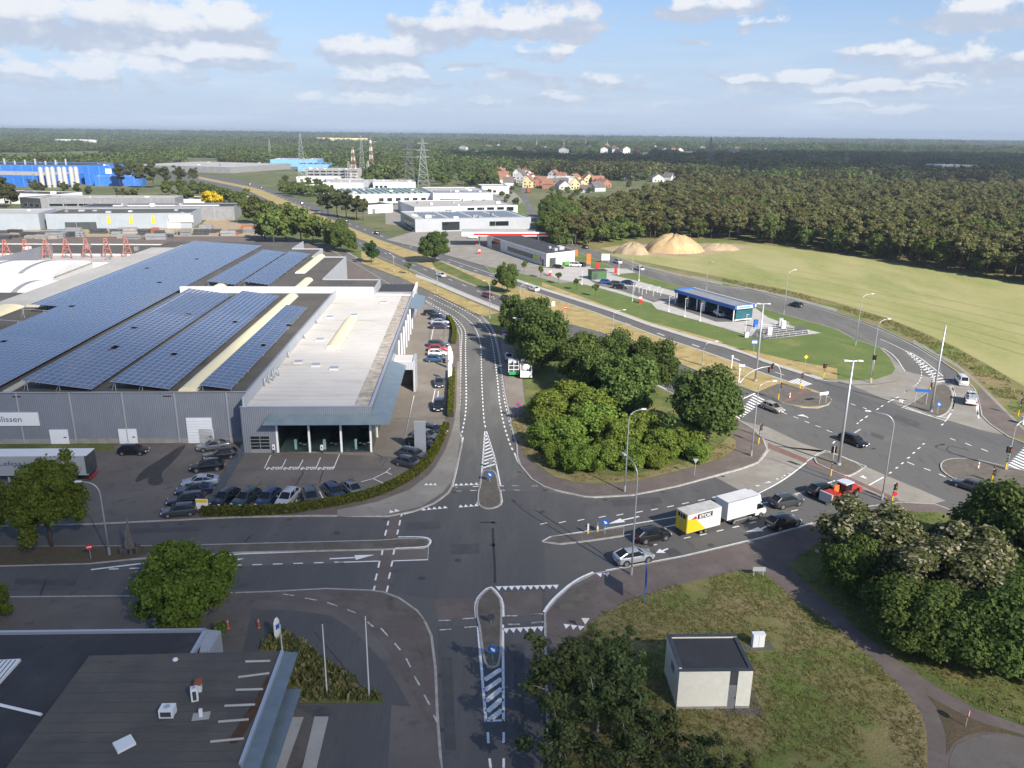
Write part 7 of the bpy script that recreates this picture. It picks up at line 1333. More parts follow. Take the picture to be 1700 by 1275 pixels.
for lb, px, yt, tee in [('high mast on the triangular island of the crossing', (1392,771), 600, True), ('high mast without lamps on the island beside the side road', (1545,683), 541, False), ('high mast on the dry median before the car wash', (1254,632), 505, True)]:
    p = G(*px, .13); h = hpx(px, yt, .13); r = empty('high_mast', p, 0, lb, 'mast'); mb = MB(); mb.tube([(0,0,0),(0,0,h)], [.22,.12], 10); mb.build('post', M_post, r, smooth=True); mb = MB(); mb.tube([(0,0,0),(0,0,.25)], .34, 10); mb.build('foot_flange', M_galv, r)
    if tee: mb = MB(); mb.tube([(-.9,0,h - .1),(.9,0,h - .05)], .06, 6); cr = mb.build('crossbar', M_post, r); [part(r, 'floodlight', M_postw, (s_ * 1.0 - .35, s_ * 1.0 + .35, -.2, .2, h - .1, h + .06)) for s_ in (-1, 1)]
def head(root, x, y, z, rz=0.0, n=3):
    mb = MB(); mb.box((x, y, z), (.32, .3, .95), rz); b = mb.build('signal_head', M_black, root)
    f = Vector((math.sin(rz), -math.cos(rz), 0))
    for k in range(n):
        c = Vector((x, y, z + .3 - .3 * k)) + f * .17; mb = MB(); mb.disc(c, .1, f, 10, .03); mb.build('lens', [M_lampr, mat('M_amber', (.35,.18,.02), .3), mat('M_sig_green', (.02,.16,.06), .3)][k], b)
def signal(label, px, ytop, z=.13, arm=None, heads=1, rz=0.0, yellow=True):
    p = G(*px, z); h = hpx(px, ytop, z); r = empty('traffic_light', p, 0, label, 'traffic light', 'traffic lights of the crossing'); mb = MB()
    if arm:
        a = Vector((arm[0], arm[1], 0)); L_ = a.length; a.normalize(); pts = [Vector((0,0,1.1)), Vector((0,0,h * .6))]
        for i in range(1, 7): t = i / 6 * math.pi / 2; pts.append(Vector((0,0,h * .6)) + a * (L_ * (1 - math.cos(t))) + Vector((0,0,h * .4 * math.sin(t))))
        mb.tube(pts, [.1, .09] + [.075] * 6, 8); e_ = pts[-1]; head(r, e_.x, e_.y, e_.z - .6, rz); head(r, .22, 0, 2.7, rz)
    else:
        mb.tube([(0,0,1.1),(0,0,h)], .055, 8)
        for k in range(heads): head(r, .2 * (1 if k == 0 else -1), 0, h - .55, rz + k * 1.57)
    mb.build('post', M_galv, r, smooth=True); mb = MB(); mb.tube([(0,0,0),(0,0,1.1)], .09, 8); mb.build('post_base', M_yel if yellow else M_galv, r); mb = MB(); [mb.tube([(0,0,1.12 + .5 * k),(0,0,1.32 + .5 * k)], .075, 8) for k in range(3)]; mb.build('black_bands', M_black, r)
signal('traffic light with arched arm on the near edge of the median', (1292,663), 605, arm=(-1.6,.3), rz=.5); signal('traffic light with long arched arm rising beside the round tree', (1222,692), 612, arm=(5.2,1.2), rz=.5)
for lb, px, yt, hd in [('low traffic light at the small zebra of the far carriageway', (1328,645), 620, 1), ('traffic light on the lawn tip by the road mouth', (1367,627), 604, 2), ('double traffic light on the triangular island', (1379,790), 742, 2), ('traffic light with red disc beside the corner lamp', (1481,831), 803, 1), ('short yellow signal post under the round tree', (1219,700), 676, 1), ('signal post on the pavement corner by the slim lamp', (1259,737), 705, 1), ('traffic light at the right hand zebra with twin heads', (1669,779), 742, 2), ('traffic light on the right island near the hidden car', (1646,800), 780, 1), ('traffic light at the high mast without lamps', (1543,650), 636, 1), ('traffic light below the lamp on the lawn tip', (1446,636), 590, 2), ('traffic light under the wheat field bank', (1690,690), 662, 1)]: signal(lb, px, yt, heads=hd, rz=rnd.uniform(-.6, .8))
lamp('curved lamp rising from the right hand zebra', (1671,779), 700, (1, .35), 2.4)
# signs
def sign(label, px, ytop, shape, cols, w=.7, z=KZ, rz=0.0, post=M_galv, name='road_sign', cat='road sign', extra=None, group=None):
    p = G(*px, z); h = hpx(px, ytop, z); r = empty(name, p, rz, label, cat, group); mb = MB(); mb.tube([(0,.05,0),(0,.05,h)], .035, 6); mb.build('post', post, r); c = Vector((0, 0, h - w / 2)); mb = MB()
    if shape == 'disc': mb.disc(c, w / 2, (0,1,0), 18, .03); mb.build('sign_plate', cols[0], r); 
    elif shape == 'box': mb.box(c, (w * 1.35, .04, w)); mb.build('sign_plate', cols[0], r)
    elif shape == 'diamond': mb.tube([c - Vector((0,.015,0)), c + Vector((0,.015,0))], w / 2, 4); mb.build('sign_plate', cols[0], r)
    elif shape == 'tri': mb.add([(-w/2,-.015,h),(w/2,-.015,h),(0,-.015,h - w*.87),(-w/2,.015,h),(w/2,.015,h),(0,.015,h - w*.87)], [(0,2,1),(3,4,5),(0,1,4,3),(1,2,5,4),(2,0,3,5)]); mb.build('sign_plate', cols[0], r)
    if len(cols) > 1:
        mb = MB(); f = -.03
        if extra == 'arrow': mb.add([(-.22,f,c.z+.10),(-.10,f,c.z+.22),(.08,f,c.z+.04),(.16,f,c.z+.12),(.22,f,c.z-.22),(-.12,f,c.z-.16),(-.04,f,c.z-.08)], [(0,1,2,3,4,5,6)])
        elif extra == 'bar': mb.box((0, f, c.z), (w * .7, .02, w * .2))
        elif extra == 'ring': mb.disc((0, f, c.z), w * .36, (0,1,0), 16, .02)
        elif extra == 'tri': mb.add([(-w*.3,f,h - .12),(w*.3,f,h - .12),(0,f,h - w*.66)], [(0,2,1)])
        else: mb.box((0, f, c.z), (w * 1.1, .01, w * .55))
        mb.build('symbol', cols[1], r, fix=False)
    return r
KR = 'blue keep right signs'
sign('blue arrow sign on the striped island of the service road', (813,800), 784, 'disc', (M_bluep, M_wpaint), .9, extra='arrow'); sign('blue arrow sign on the lower island before the diagonal stripes', (818,1097), 1073, 'disc', (M_bluep, M_wpaint), .9, extra='arrow'); sign('blue arrow sign on the wedge island by the yellow trailer', (1004,887), 863, 'disc', (M_bluep, M_wpaint), .9, extra='arrow'); sign('blue arrow sign beside the mast without lamps', (1556,687), 668, 'disc', (M_bluep, M_wpaint), .9, extra='arrow')
sign('round sign seen from behind above the striped island', (814,778), 763, 'disc', (B_mid,), .7); sign('round sign seen from behind on the pointed lower island', (815,1035), 1020, 'disc', (B_dark,), .8); sign('parking ban sign on a tall pole beside the bay', (860,695), 669, 'disc', (M_red, M_bluep), .8, extra='ring'); sign('red no entry sign on the dry median', (938,527), 508, 'disc', (M_red, M_wpaint), .9, extra='bar'); sign('red no entry sign on the soil median', (151,928), 905, 'disc', (M_red, M_wpaint), .7, rz=.5, extra='bar')
sign('blue bus sign on the lawn behind the high mast', (1251,585), 565, 'box', (M_bluep, M_wpaint), 1.0); sign('yellow priority diamond on the dry lawn edge', (1336,612), 590, 'diamond', (M_yel, ), .9); sign('tall blue direction sign seen edge on beside the pavement', (1070,1001), 945, 'box', (M_bluep, ), 1.9, rz=1.45, post=M_bluep); sign('inverted triangle yield sign at the meadow corner', (971,1047), 1028, 'tri', (M_wpaint, ), .8); sign('yield sign at the edge of the wooded verge', (1153,790), 763, 'tri', (M_galv,), .8); sign('no parking sign with red rim at the path fork', (1604,1206), 1181, 'disc', (M_red, M_wpaint), .7, rz=.9, extra='ring')
sign('round red sign by the parking bay entrance', (832,568), 552, 'disc', (M_mag, M_bluep), .8, extra='ring'); sign('red disc under the corner traffic light', (1484,832), 818, 'disc', (M_red,), .6)
def board(label, px, ytop, w, hb, m, z=KZ, rz=0.0, m2=None, name='sign_board', cat='sign', lift=None):
    p = G(*px, z); h = hpx(px, ytop, z); r = empty(name, p, rz, label, cat); part(r, 'panel', m, (-w/2, w/2, -.04, .04, h - hb, h)); [part(r, 'post', M_galv, (s_ * w * .36 - .04, s_ * w * .36 + .04, .04, .12, 0, h - .1)) for s_ in (-1, 1)]
    if m2: part(r, 'band', m2, (-w/2 + .05, w/2 - .05, -.06, -.04, h - hb * .35, h - .05))
    return r
board('blue street name board on two posts beside the mast', (1528,671), 647, 2.6, .55, M_bluep, rz=-.2); board('white destination board on two posts at the median tip', (1366,669), 652, 2.0, .5, M_wpaint, rz=.4); board('white info board with magenta band by the parking bay', (842,571), 550, 2.2, 1.9, M_wpaint, m2=M_mag); board('small grey notice board on the meadow edge', (1259,957), 943, 1.4, .5, M_galv); board('white board by the side road near the sand', (1005,436), 422, 3.0, 2.4, M_wpaint); board('white and yellow board on the hedge end', (337,851), 830, 1.5, 1.3, M_wpaint, m2=M_yel); board('grey direction sign behind the bus sign', (1231,617), 606, 1.2, .5, M_postw)
for lb, px, yt, m in [('orange banner flag beside the store', (977,445), 422, M_orange), ('pale orange banner behind the store corner', (956,425), 415, M_orange)]: board(lb, px, yt, 1.5, 3.6, m, name='banner', cat='banner')
# totem, beach flags, flagpoles, bollards
p = G(698, 752, KZ); r = empty('totem_sign', p, R(2), 'tall grey totem slab among the parked cars', 'totem'); part(r, 'slab', mat('M_totem', (.40,.42,.46), .35, .4), (-.85, .85, -.18, .18, 0, 5.0)); part(r, 'cap', M_galv, (-.87, .87, -.2, .2, 5.0, 5.06))
for i, px in enumerate([(744,606), (746,613), (744,634)]):
    r = empty('beach_flag', G(*px, KZ), R(20), 'white feather flag beside the service road hedge', 'flag', 'white feather flags'); mb = MB(); mb.tube([(0,0,0),(0,0,3.6),(.25,0,4.2)], [.04,.03,.02], 6); mb.build('pole', M_galv, r); mb = MB(); mb.add([(0,0,1.0),(.75,.1,1.2),(.85,-.05,2.6),(.7,.05,3.7),(.28,0,4.2),(0,0,3.6)], [(0,1,2,3,4,5)]); o = mb.build('cloth', M_wpaint, r); o.modifiers.new('thick', 'SOLIDIFY').thickness = .02
for lb, px, yt in [('flagpole nearest the glass canopy', (469,1086), 1040), ('middle flagpole in the planting bed', (543,1152), 1040), ('flagpole at the pointed end of the planting bed', (613,1157), 1027)]:
    h = hpx(px, yt, KZ); r = empty('flagpole', G(*px, KZ), 0, lb, 'flagpole'); mb = MB(); mb.tube([(0,0,0),(0,0,h)], [.07,.045], 8); mb.build('pole', M_postw, r); mb = MB(); mb.tube([(0,0,h),(0,0,h + .1)], [.08,.05], 8); mb.build('finial', M_alu, r); mb = MB(); mb.tube([(0,0,0),(0,0,.15)], .12, 8); mb.build('foot', M_galv, r)
r = empty('pylon_sign', G(461, 1061, KZ), R(65), 'white oval pylon sign with blue emblem by the planting bed', 'sign'); mb = MB(); mb.tube([(0,0,.1),(0,0,.9),(0,0,2.6),(0,0,3.2)], [.3,.55,.55,.25], 12); o = mb.build('body', M_wpaint, r); o.scale = (1, .25, 1); r.scale = (.72, .72, .72); part(r, 'emblem', M_bluep, (-.3, .3, -.16, -.13, 1.6, 2.3))
for px in [(379,1043), (430,1042)]: r = empty('bollard', G(*px, KZ), 0, 'orange flexible bollard on the dark forecourt', 'bollard', 'orange bollards'); mb = MB(); mb.tube([(0,0,0),(0,0,.08),(0,0,1.0)], [.16,.07,.06], 8); mb.build('tube', M_orange, r); mb = MB(); mb.tube([(0,0,.7),(0,0,.82)], .068, 8); mb.build('band', M_wpaint, r)
for px, h_ in [((976,885),1.2), ((992,882),1.2), ((1140,777),.5), ((313,604),.1)][:2]: r = empty('marker_post', G(*px, .13), 0, 'white marker post with yellow foot on the wedge island', 'post', 'marker posts'); part(r, 'post', M_wpaint, (-.1, .1, -.1, .1, .35, h_)); part(r, 'foot', M_yel, (-.11, .11, -.11, .11, 0, .35))
for lb, px in [('little red and white post on the right hand island', (1624,777)), ('little red and white post on the median path', (1311,660))]: r = empty('marker_post', G(*px, .13), .3, lb, 'post'); part(r, 'post', M_wpaint, (-.08, .08, -.05, .05, 0, .9)); part(r, 'band', M_red, (-.085, .085, -.055, .055, .45, .62))
# blue fence between yard and forecourt
A_, B_ = G(404, 757, KZ), G(349, 849, KZ); d = B_ - A_; Lf = d.length; fn = empty('mesh_fence', A_, math.atan2(d.y, d.x), 'blue grey mesh fence dividing yard and forecourt', 'fence'); M_fence = mat('M_fence_blue', (.10,.14,.19), .5, .3)
for k in range(int(Lf / 2.5) + 1): part(fn, 'post', M_fence, (k * 2.5 - .04, k * 2.5 + .04, -.04, .04, 0, 2.0))
for k in range(int(Lf / 2.5)):
    mb = MB(); [mb.box((k * 2.5 + 1.25, 0, z), (2.4, .012, .02)) for z in (.1, .5, .9, 1.3, 1.7, 1.9)]; [mb.box((k * 2.5 + .12 * j, 0, 1.0), (.012, .012, 1.85)) for j in range(1, 21)]; mb.build('panel', M_fence, fn)
A_, B_ = GZ('d', 290, 545, KZ), GZ('d', 395, 610, KZ); d = B_ - A_; rl = empty('railing', A_, math.atan2(d.y, d.x), 'steel railing beside the warehouse along the service road', 'railing'); mb = MB(); [mb.tube([(0,0,z),(d.length,0,z)], .03, 5) for z in (.5, 1.0)]; mb.build('rails', M_galv, rl); [part(rl, 'post', M_galv, (k * d.length / 6 - .03, k * d.length / 6 + .03, -.03, .03, 0, 1.05)) for k in range(7)]
# guard rails of the verge posts along the median
for i, (x, y) in enumerate([(1214,611), (1226,634)]): r = empty('control_cabinet', G(x, y + 2, KZ), .3, 'slim white control post on the dry median', 'post', 'control posts on the median'); part(r, 'post', M_postw, (-.09, .09, -.07, .07, 0, 2.6)); part(r, 'cap', M_wpaint, (-.2, .2, -.12, .12, 2.6, 2.95))
for lb, px in [('white traffic cabinet at the lawn edge of the wash', (1239,560)), ('white cabinet on the median behind the verge trees', (918,508)), ('white cabinet at the foot of the wheat bank', (1699,704))]: r = empty('cabinet', G(*px, KZ), .4, lb, 'cabinet'); part(r, 'body', M_wpaint, (-.5, .5, -.22, .22, .08, 1.3)); part(r, 'plinth', B_conc, (-.55, .55, -.27, .27, 0, .08)); part(r, 'roof', M_galv, (-.55, .55, -.27, .27, 1.3, 1.36))
# sculpture on the median
sc_ = empty('sculpture', G(216, 915, .14), R(10), 'grey timber sculpture of upright blades on a stone ring', 'sculpture'); mb = MB()
for k in range(10): a = k * .628; mb.box((math.cos(a) * .95, math.sin(a) * .75, .3), (.5, .35, .6), a, top=(.8, .8))
mb.build('stone_ring', mat('M_dark_stone', (.07,.066,.06), .9, col2=(.11,.10,.09), scale=2), sc_); M_wood = mat('M_weathered_wood', (.11,.10,.09), .9, col2=(.19,.175,.16), scale=4, bump=.4)
for (x, y, h_, l_) in [(-.35,0,3.2,.25), (.05,.1,4.2,.05), (.4,-.1,2.8,-.2), (.15,-.3,2.2,-.05), (-.15,.3,2.5,.15)]: mb = MB(); mb.add([(x-.22,y-.06,.1),(x+.22,y-.06,.1),(x+.22,y+.06,.1),(x-.22,y+.06,.1),(x+l_-.05,y,h_),(x+l_+.08,y,h_ - .3)], [(0,1,5,4),(2,3,4,5),(1,2,5),(3,0,4),(0,3,2,1)]); mb.build('blade', M_wood, sc_)
# car wash yard: kiosks, hut, vacuum bay
for lb, px, hh, ms in [('red and white vacuum column on the wash lawn edge', (1063,503), 1.9, (M_red, M_wpaint)), ('red and white vacuum column by the store lane', (913,458), 1.9, (M_red, M_wpaint)), ('red post at the store exit', (992,446), 2.2, (M_red, M_red)), ('red post beside the side road entrance', (1022,454), 2.2, (M_red, M_red)), ('red and white column near the fuel canopy', (796,422), 1.9, (M_red, M_wpaint))]:
    r = empty('vacuum_column', G(*px, KZ), 0, lb, 'kiosk'); part(r, 'body', ms[0], (-.45, .45, -.4, .4, 0, hh * .62)); part(r, 'head', ms[1], (-.38, .38, -.34, .34, hh * .62, hh)); part(r, 'cap', M_red, (-.42, .42, -.38, .38, hh, hh + .1))
r = empty('kiosk', GZ('e', 575, 475, KZ), R(18), 'green kiosk with dark roof beside the bright blue car', 'kiosk'); part(r, 'wall', M_dgreen, (-4.2, 1.2, 0, 3.2, 0, 2.9)); part(r, 'roof', T_dark, (-4.4, 1.4, -.2, 3.4, 2.9, 3.05)); part(r, 'door', B_dark, (-3.8, -2.2, -.04, 0, 0, 2.2))
r = empty('water_tank', GZ('e', 490, 468, KZ), 0, 'white round tank beside the green kiosk', 'tank'); mb = MB(); mb.tube([(0,0,0),(0,0,2.5),(0,0,2.8)], [1.0,1.0,.4], 16); mb.build('shell', M_wpaint, r); part(r, 'hatch', M_galv, (-.2, .2, -.2, .2, 2.8, 2.9))
ground_poly('vacuum_floor', zp('i', (890,560),(940,490),(1400,460),(1430,530),(1000,590)), KZ + .03, M_asph)
vb = empty('vacuum_bay', GZ('i', 1000, 575, KZ), 0, 'fenced vacuum bay with low white rails beside the wash', 'vacuum bay'); V0 = GZ('i', 1000, 575, KZ); mb = MB()
for a_, b_ in [((890,545),(1000,585)), ((1000,585),(1430,535)), ((900,480),(890,545)), ((1000,545),(1290,510)), ((930,490),(1240,460))]:
    q0, q1 = GZ('i', *a_, KZ) - V0, GZ('i', *b_, KZ) - V0; [mb.tube([q0 + Vector((0,0,z)), q1 + Vector((0,0,z))], .035, 5) for z in (.5, 1.0)]; n_ = max(2, int((q1 - q0).length / 2)); [mb.tube([q0 + (q1 - q0) * k / n_, q0 + (q1 - q0) * k / n_ + Vector((0,0,1.0))], .035, 5) for k in range(n_ + 1)]
mb.build('rails', M_postw, vb)
for (x, y, m) in [(930,470,M_bluep), (1165,455,M_galv), (1060,545,M_wpaint), (1190,480,M_wpaint)]: q = GZ('i', x, y, KZ) - V0; part(vb, 'vacuum_unit', m, (q.x - .5, q.x + .5, q.y - .4, q.y + .4, 0, 1.9))
for i, (x, y) in enumerate([(910,600), (980,610), (1010,585), (1045,630), (1085,600), (1115,630), (870,590), (940,620)]): r = empty('hose_post', GZ('e', x, y, KZ + .02), 0, 'white curved hose post on the wash parking', 'post', 'hose posts of the wash parking'); mb = MB(); mb.tube([(0,0,0),(0,0,1.4),(.25,0,1.9),(.7,0,1.8)], .06, 6); mb.build('pipe', M_wpaint, r)
# sand heaps
def heap(label, px, w, d, h, m, seed):
    rr = random.Random(seed); ph = [rr.uniform(0, 6.28) for _ in range(6)]; mb = MB(); nr_, na = 14, 40; vs = [(0, 0, h)]; fs = []
    for j in range(1, nr_ + 1):
        t = j / nr_
        for i in range(na):
            a = 2 * math.pi * i / na; k = 1 + .06 * math.sin(3*a + ph[0]) + .05 * math.sin(7*a + ph[1]); z = h * (1 - t ** 2.4) if t < 1 else -.1
            z *= 1 + .09 * math.sin(9*a + ph[2] + 4*t) + .06 * math.sin(17*a + ph[3] + 3*t) + rr.uniform(-.05, .05); vs.append((math.cos(a) * w * t * k, math.sin(a) * d * t * k, z))
    for i in range(na): fs.append((0, 1 + i, 1 + (i + 1) % na))
    for j in range(nr_ - 1):
        for i in range(na): fs.append((1 + j*na + i, 1 + (j+1)*na + i, 1 + (j+1)*na + (i+1) % na, 1 + j*na + (i+1) % na))
    mb.add(vs, fs); p = G(*px, KZ); o = mb.build('sand_heap', m, loc=p, smooth=True); tag(o, label, 'sand heap', 'sand heaps at the forest edge')
heap('big golden sand heap at the forest edge', (1117,417), 12.5, 8.5, 6.4, M_sand, 4); heap('smaller greyish sand heap beside the big one', (1050,420), 7.0, 6.5, 4.0, M_spoil, 6); heap('low spoil bank right of the golden sand heap', (1195,414), 8, 5, 2.4, M_spoil, 9)
# lattice towers
M_lat = mat('M_lattice', (.42,.44,.46), .5, .4); M_latd = mat('M_lattice_dark', (.20,.21,.22), .5, .4)
def pylon(label, px, ytop, w=6.0, arms=((.62,7),(.76,6),(.9,5)), m=M_lat, band=False, z=0):
    h = min(hpx(px, ytop, z), 60.0); p = G(*px, z); r = empty('lattice_tower', p, rnd.uniform(-.4, .4), label, 'pylon', 'lattice towers'); n = 9
    lv = [(h * (1 - (1 - k / n) ** 1.15), w / 2 * (1 - k / n) ** 1.1 + .45) for k in range(n + 1)]
    segs_ = [MB(), MB()]
    for k in range(n):
        mb = segs_[k % 2 if band else 0]; z0, a0 = lv[k]; z1, a1 = lv[k + 1]; c0 = [(a0,a0),(-a0,a0),(-a0,-a0),(a0,-a0)]; c1 = [(a1,a1),(-a1,a1),(-a1,-a1),(a1,-a1)]; rr_ = max(.07, h * .0023)
        for i in range(4):
            j = (i + 1) % 4; mb.tube([(*c0[i], z0), (*c1[i], z1)], rr_ * 1.5, 4); mb.tube([(*c0[i], z0), (*c1[j], z1)], rr_, 3); mb.tube([(*c0[j], z0), (*c1[i], z1)], rr_, 3); mb.tube([(*c1[i], z1), (*c1[j], z1)], rr_, 3)
    segs_[0].build('lattice', MATS['M_truss_red'] if band else m, r)
    if band: segs_[1].build('lattice', M_wpaint, r)
    if arms:
        mb = MB()
        for f, l_ in arms: zz = h * f; [mb.tube([(0,0,zz + .8),(s_ * l_,0,zz)], .16, 4) for s_ in (-1, 1)]; mb.tube([(-l_,0,zz),(l_,0,zz)], .14, 4)
        mb.build('cross_arm', m, r)
    return r
pylon('white lattice tower beside the grey office', (503,305), 222, 7, ()); pylon('lattice tower left of the pair behind the white halls', (680,313), 228, 9, m=M_latd); pylon('lattice tower right of the pair behind the white halls', (703,310), 230, 9); pylon('red and white banded lattice tower', (588,302), 244, 6, (), band=True); pylon('slender white lattice mast beside the banded tower', (602,296), 225, 5, ()); pylon('lattice portal mast left of the banded tower', (580,302), 268, 3, ()); pylon('lattice mast with small platforms right of the banded tower', (612,300), 268, 3, ()); pylon('banded tower standing farthest among the masts', (617,285), 228, 4, (), band=True); pylon('grey power pylon above the pine forest', (1176,286), 228, 8, m=M_latd); pylon('far grey power pylon behind the right woods', (1403,281), 252, 7, m=M_latd); pylon('faint power pylon at the right edge of the woods', (1581,276), 252, 7, m=M_latd); pylon('thin telecom mast beside the blue halls', (449,266), 230, 3, ())
for i, x in enumerate((891, 936, 972, 1008)): pylon('thin red and white mast on the horizon beyond the town', (x, 248.5), 231.5, 3.5, (), band=True)
# the town along the street
W_br = mat('M_brick_red', (.27,.12,.08), .85, col2=(.34,.17,.11), scale=1.5); W_yel = mat('M_render_yellow', (.62,.50,.26), .8, col2=(.68,.57,.33), scale=.6); W_grey = mat('M_render_grey', (.40,.40,.40), .8, col2=(.47,.47,.46), scale=.6)
def house(label, px, w, d, he, hr, wall, roof, rz=0.0, z=0.0):
    p = G(*px, z); r = empty('house', p, rz, label, 'house', 'houses of the town street'); mb = MB(); hw, hd = w / 2, d / 2
    mb.add([(-hw,-hd,0),(hw,-hd,0),(hw,hd,0),(-hw,hd,0),(-hw,-hd,he),(hw,-hd,he),(hw,hd,he),(-hw,hd,he),(0,-hd,he+hr),(0,hd,he+hr)], [(0,1,5,8,4),(1,2,6,5),(2,3,7,9,6),(3,0,4,7)]); mb.build('wall', wall, r, fix=True)
    mb = MB(); e = .4; s_ = hr / hw; mb.add([(-hw-e,-hd-e,he-e*s_),(0,-hd-e,he+hr),(hw+e,-hd-e,he-e*s_),(-hw-e,hd+e,he-e*s_),(0,hd+e,he+hr),(hw+e,hd+e,he-e*s_)] , [(0,1,4,3),(1,2,5,4)]); o = mb.build('roof', roof, r); o.modifiers.new('t', 'SOLIDIFY').thickness = .25
    part(o, 'chimney', W_br, (-.5, .4, hd * .4, hd * .4 + .8, he + hr - .6, he + hr + 1.0))
    for k in (-1, 1):
        for zz in ((1.0, 2.4), (3.8, 5.0)):
            if zz[1] < he + .3: part(r, 'window', M_glassd, (k * hw * .5 - .6, k * hw * .5 + .6, -hd - .05, -hd + .02, *zz))
    part(r, 'door', B_dark, (-.5, .5, -hd - .06, -hd + .02, 0, 2.2)); return r
for i, (lb, px, w, d, he, hr, wl, rf_, rz) in enumerate([
 ('yellow gabled house at the street corner', (878,311), 9, 12, 6, 4.5, W_yel, T_red, -.25), ('white gabled villa far up the street', (853,284), 16, 14, 7, 6, B_white, T_slate, .1), ('white house beside the gabled villa', (872,284), 18, 10, 6, 4, B_white, T_slate, .2), ('white row house with dark roof on the street', (860,297), 8, 12, 7, 4, B_white, T_slate, -.3), ('grey row house with dark roof next to the white one', (866,303), 8, 12, 7, 4.5, W_grey, T_slate, -.3), ('long orange roofed house behind the yellow one', (898,309), 22, 10, 5, 4, W_br, T_red, 1.5), ('orange roofed cottage right of the yellow house', (910,313), 12, 9, 4.5, 4, W_br, T_red, 1.4), ('cream gabled house with bare front', (955,314), 10, 12, 5.5, 5, W_yel, T_slate, -.1), ('grey roofed bungalow below the cream gable', (972,319), 14, 9, 3.2, 3, W_grey, T_slate, 1.4), ('grey house between orange cottage and cream gable', (935,309), 14, 9, 4.5, 3, W_grey, T_slate, 1.5), ('red roofed house left of the street', (814,296), 13, 11, 5, 5, W_br, T_red, 1.2), ('salmon roofed house left of the street', (802,304), 12, 9, 4, 4, B_white, T_red, .4), ('grey roofed house among dark trees', (1045,300), 14, 10, 4.5, 4, W_grey, T_slate, 1.3), ('brown roofed house among dark trees', (1070,297), 14, 10, 4.5, 4.5, W_br, T_red, 1.2), ('slate roofed house behind the pine tips', (1090,302), 13, 10, 4.5, 4, W_grey, T_slate, .2), ('pale house at the end of the house row', (1110,300), 12, 10, 4.5, 4, B_white, T_slate, 1.0), ('far grey house behind the row', (1020,291), 15, 10, 5, 4.5, W_grey, T_slate, 1.2), ('far brown house behind the row', (1000,292), 15, 10, 5, 4.5, W_br, T_slate, .3)]): house(lb, px, w, d, he, hr, wl, rf_, rz)
bld('long_grey_hall', 'long pale hall roof behind the orange house', G(905,305), G(953,306), 30, 6, B_white, T_grey); bld('grey_block', 'grey flat block left of the town street', G(812,305), G(835,306), 14, 5, W_grey, T_grey)
bld('white_sheds', 'white roofed sheds glinting beyond the pine forest', (640, 1245), (735, 1250), 45, 9, B_white, B_white); bld('far_works', 'pale works building on the horizon beyond the halls', (-640, 2700), (-480, 2730), 80, 26, W_yel, T_grey, windows=rowwin('F', 5, 155, 7, 14, 8, 14)); bld('far_works', 'lower pale works wing on the horizon', (-475, 2700), (-380, 2720), 60, 17, W_yel, T_grey)
for lb, px, w, d_, h_ in [('white sheds near the horizon behind the blue factory', (48,232), 160, 40, 14), ('low white hall near the horizon at the left', (118,236), 120, 40, 9), ('small white building behind the poplar wood', (155,237), 60, 30, 9)]:
    p = G(*px); bld('horizon_hall', lb, (p.x - w / 2, p.y), (p.x + w / 2, p.y), d_, h_, B_white, B_white)
rh = random.Random(31)
for i in range(34):                                                              # row houses along both kerbs of the town street
    yy_ = 745 + (i // 2) * 21; cx_ = 8.5 - (yy_ - 734) * .058; sd = 1 if i % 2 else -1; c_ = rh.choice(('white', 'brick', 'grey', 'cream')); q = Vector((cx_ + sd * rh.uniform(12, 15), yy_, 0)); v_ = CM.transposed() @ (q - Vector((0, 0, HC)))
    house('%s row house with %s roof facing the town street' % (c_, 'red' if i % 3 else 'dark'), (850 - FPX * v_.x / v_.z, 637.5 + FPX * v_.y / v_.z), rh.uniform(8, 11), rh.uniform(9, 12), rh.uniform(4.5, 7), rh.uniform(3, 4.5), dict(white=B_white, brick=W_br, grey=W_grey, cream=W_yel)[c_], T_red if i % 3 else T_slate, rh.uniform(-.1, .1) + (1.57 if i % 4 == 0 else 0))
for i in range(14):
    px = (rh.uniform(900, 1005), rh.uniform(292, 318)); c_ = rh.choice(('white', 'brick', 'grey', 'cream')); house('%s garden house with %s roof behind the yellow corner house' % (c_, 'red' if i % 2 else 'dark'), px, rh.uniform(9, 13), rh.uniform(9, 12), rh.uniform(3.5, 5.5), rh.uniform(3, 4.5), dict(white=B_white, brick=W_br, grey=W_grey, cream=W_yel)[c_], T_red if i % 2 else T_slate, rh.uniform(-1.5, 1.5))
for lb, a_, b_, dp, hh_ in [('low grey trade hall left of the town street', (745,333), (800,333), 24, 5.5), ('white trade hall beside the town street bend', (800,322), (845,322), 26, 6), ('flat white trade shop next to the fuel canopy', (828,372), (868,370), 18, 4.5), ('low white workshop behind the shed roofed hall', (620,314), (690,314), 30, 6), ('grey roofed workshop among the masts', (560,310), (612,311), 24, 6)]: bld('trade_hall', lb, G(*a_), G(*b_), dp, hh_, B_white if 'white' in lb else B_lgrey, T_grey, windows=rowwin('F', 1, 12, 3, 2.6, 1, 3))
for i in range(46):                                                              # scattered houses of the far town
    px = (rh.uniform(700, 1300), rh.uniform(243, 262)); c_ = rh.choice(('white', 'brick', 'grey')); house('far %s house with %s roof among the woods beyond the pines' % (c_, 'red' if i % 2 else 'dark'), px, rh.uniform(12, 22), rh.uniform(10, 14), rh.uniform(9, 13), rh.uniform(4, 6), dict(white=B_white, brick=W_br, grey=W_grey)[c_], T_red if i % 2 else T_slate, rh.uniform(-1.5, 1.5))
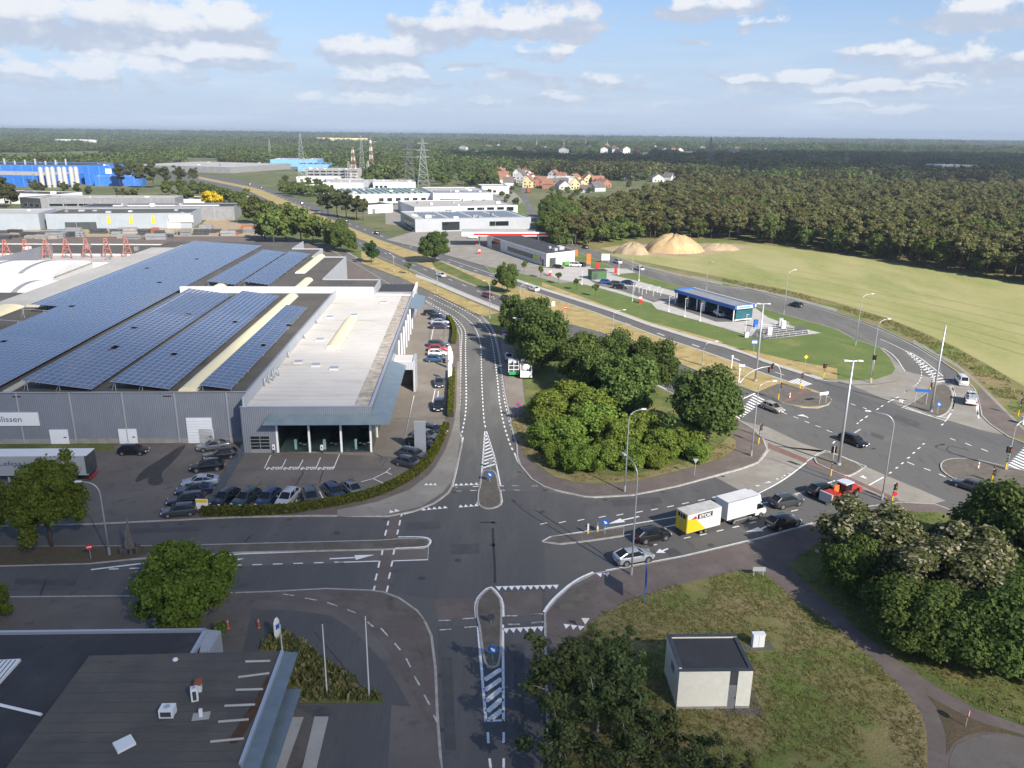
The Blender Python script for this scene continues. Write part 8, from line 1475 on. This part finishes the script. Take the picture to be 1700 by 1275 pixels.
# vehicles and trees along the town street
for lb, px, m in [('red lorry at the forest end of the street', (902,338), M_red), ('red lorry farther up the street', (876,320), M_red), ('grey van beside the forest', (951,402), B_mid)]:
    r = empty('lorry', G(*px, .03), R(100), lb, 'lorry'); part(r, 'box', m, (-3, 1, -1.1, 1.1, .8, 3.0)); part(r, 'cab', m, (1.1, 2.6, -1.05, 1.05, .6, 2.5)); part(r, 'windscreen', M_cglass, (2.6, 2.64, -.9, .9, 1.4, 2.3)); wheels(r, [(1.9,1.0),(1.9,-1.0),(-1.8,1.0),(-1.8,-1.0)], .45)
for i in range(30):
    x = 795 + rb_.random() * 260; y = 288 + rb_.random() * 26
    gx = G(x, y).x
    if -6 < gx - 12 - (G(x, y).y - 734) * .05 < 16: continue
    tree(K_far, 'garden_tree', 'dark garden tree between the houses of the town', (x, y), h=rb_.uniform(4.5, 7), group='garden trees of the town', z=0)
for (x, y, yt) in [(912,408,352), (925,405,345), (935,402,340), (918,395,338), (928,385,330), (915,378,326), (940,390,332), (920,362,318), (932,370,322)]: tree(K_mid, 'roadside_tree', 'fresh green tree where the forest meets the street', (x, y), yt, group='roadside trees by the forest', z=0)
for i in range(30):
    x = rb_.uniform(770, 858) if i < 18 else rb_.uniform(912, 985); y = rb_.uniform(302, 342) if i < 18 else rb_.uniform(318, 334)
    if i < 18 and y > 325 and x < 825: continue
    tree(K_far, 'street_side_tree', 'low tree or bush in the gardens beside the town street', (x, y), h=rb_.uniform(3.5, 6.5), group='low trees beside the town street', z=0)
# storage yard
ground_poly('storage_yard', [(-60,400),(440,392),(430,372),(345,362),(330,378),(-60,384)], -.02, M_spoil)
rs = random.Random(8); M_tarp = mat('M_tarp_blue', (.07,.20,.38), .7); stack_m = [('black', B_dark), ('grey', B_mid), ('blue', M_tarp), ('rust red', mat('M_rusty', (.32,.12,.06), .8)), ('pale', B_conc)]
for i in range(46):
    x = rs.uniform(0, 425); y = 398 - rs.random() * 13 - (x > 320) * 6; k = rs.choice((0, 0, 1, 1, 4, 3)) if x > 110 else rs.choice((2, 1, 0, 4)); w, d_, h_ = rs.uniform(3, 10), rs.uniform(2, 3.5), rs.uniform(1, 2.8); p = G(x, y)
    r = empty('material_stack', p, rs.uniform(-.2, .3), 'stack of %s building material in the storage yard' % stack_m[k][0], 'stack', 'stacks of %s building material' % stack_m[k][0]); n_ = rs.randrange(2, 4)
    for j in range(n_): part(r, 'layer', stack_m[k][1], (-w/2 + rs.uniform(0, .5), w/2 - rs.uniform(0, .5), -d_/2, d_/2, j * h_ / n_ + .05, (j + .9) * h_ / n_))
    part(r, 'battens', B_conc, (-w/2 + .4, -w/2 + .6, -d_/2, d_/2, 0, .05), (w/2 - .6, w/2 - .4, -d_/2, d_/2, 0, .05))
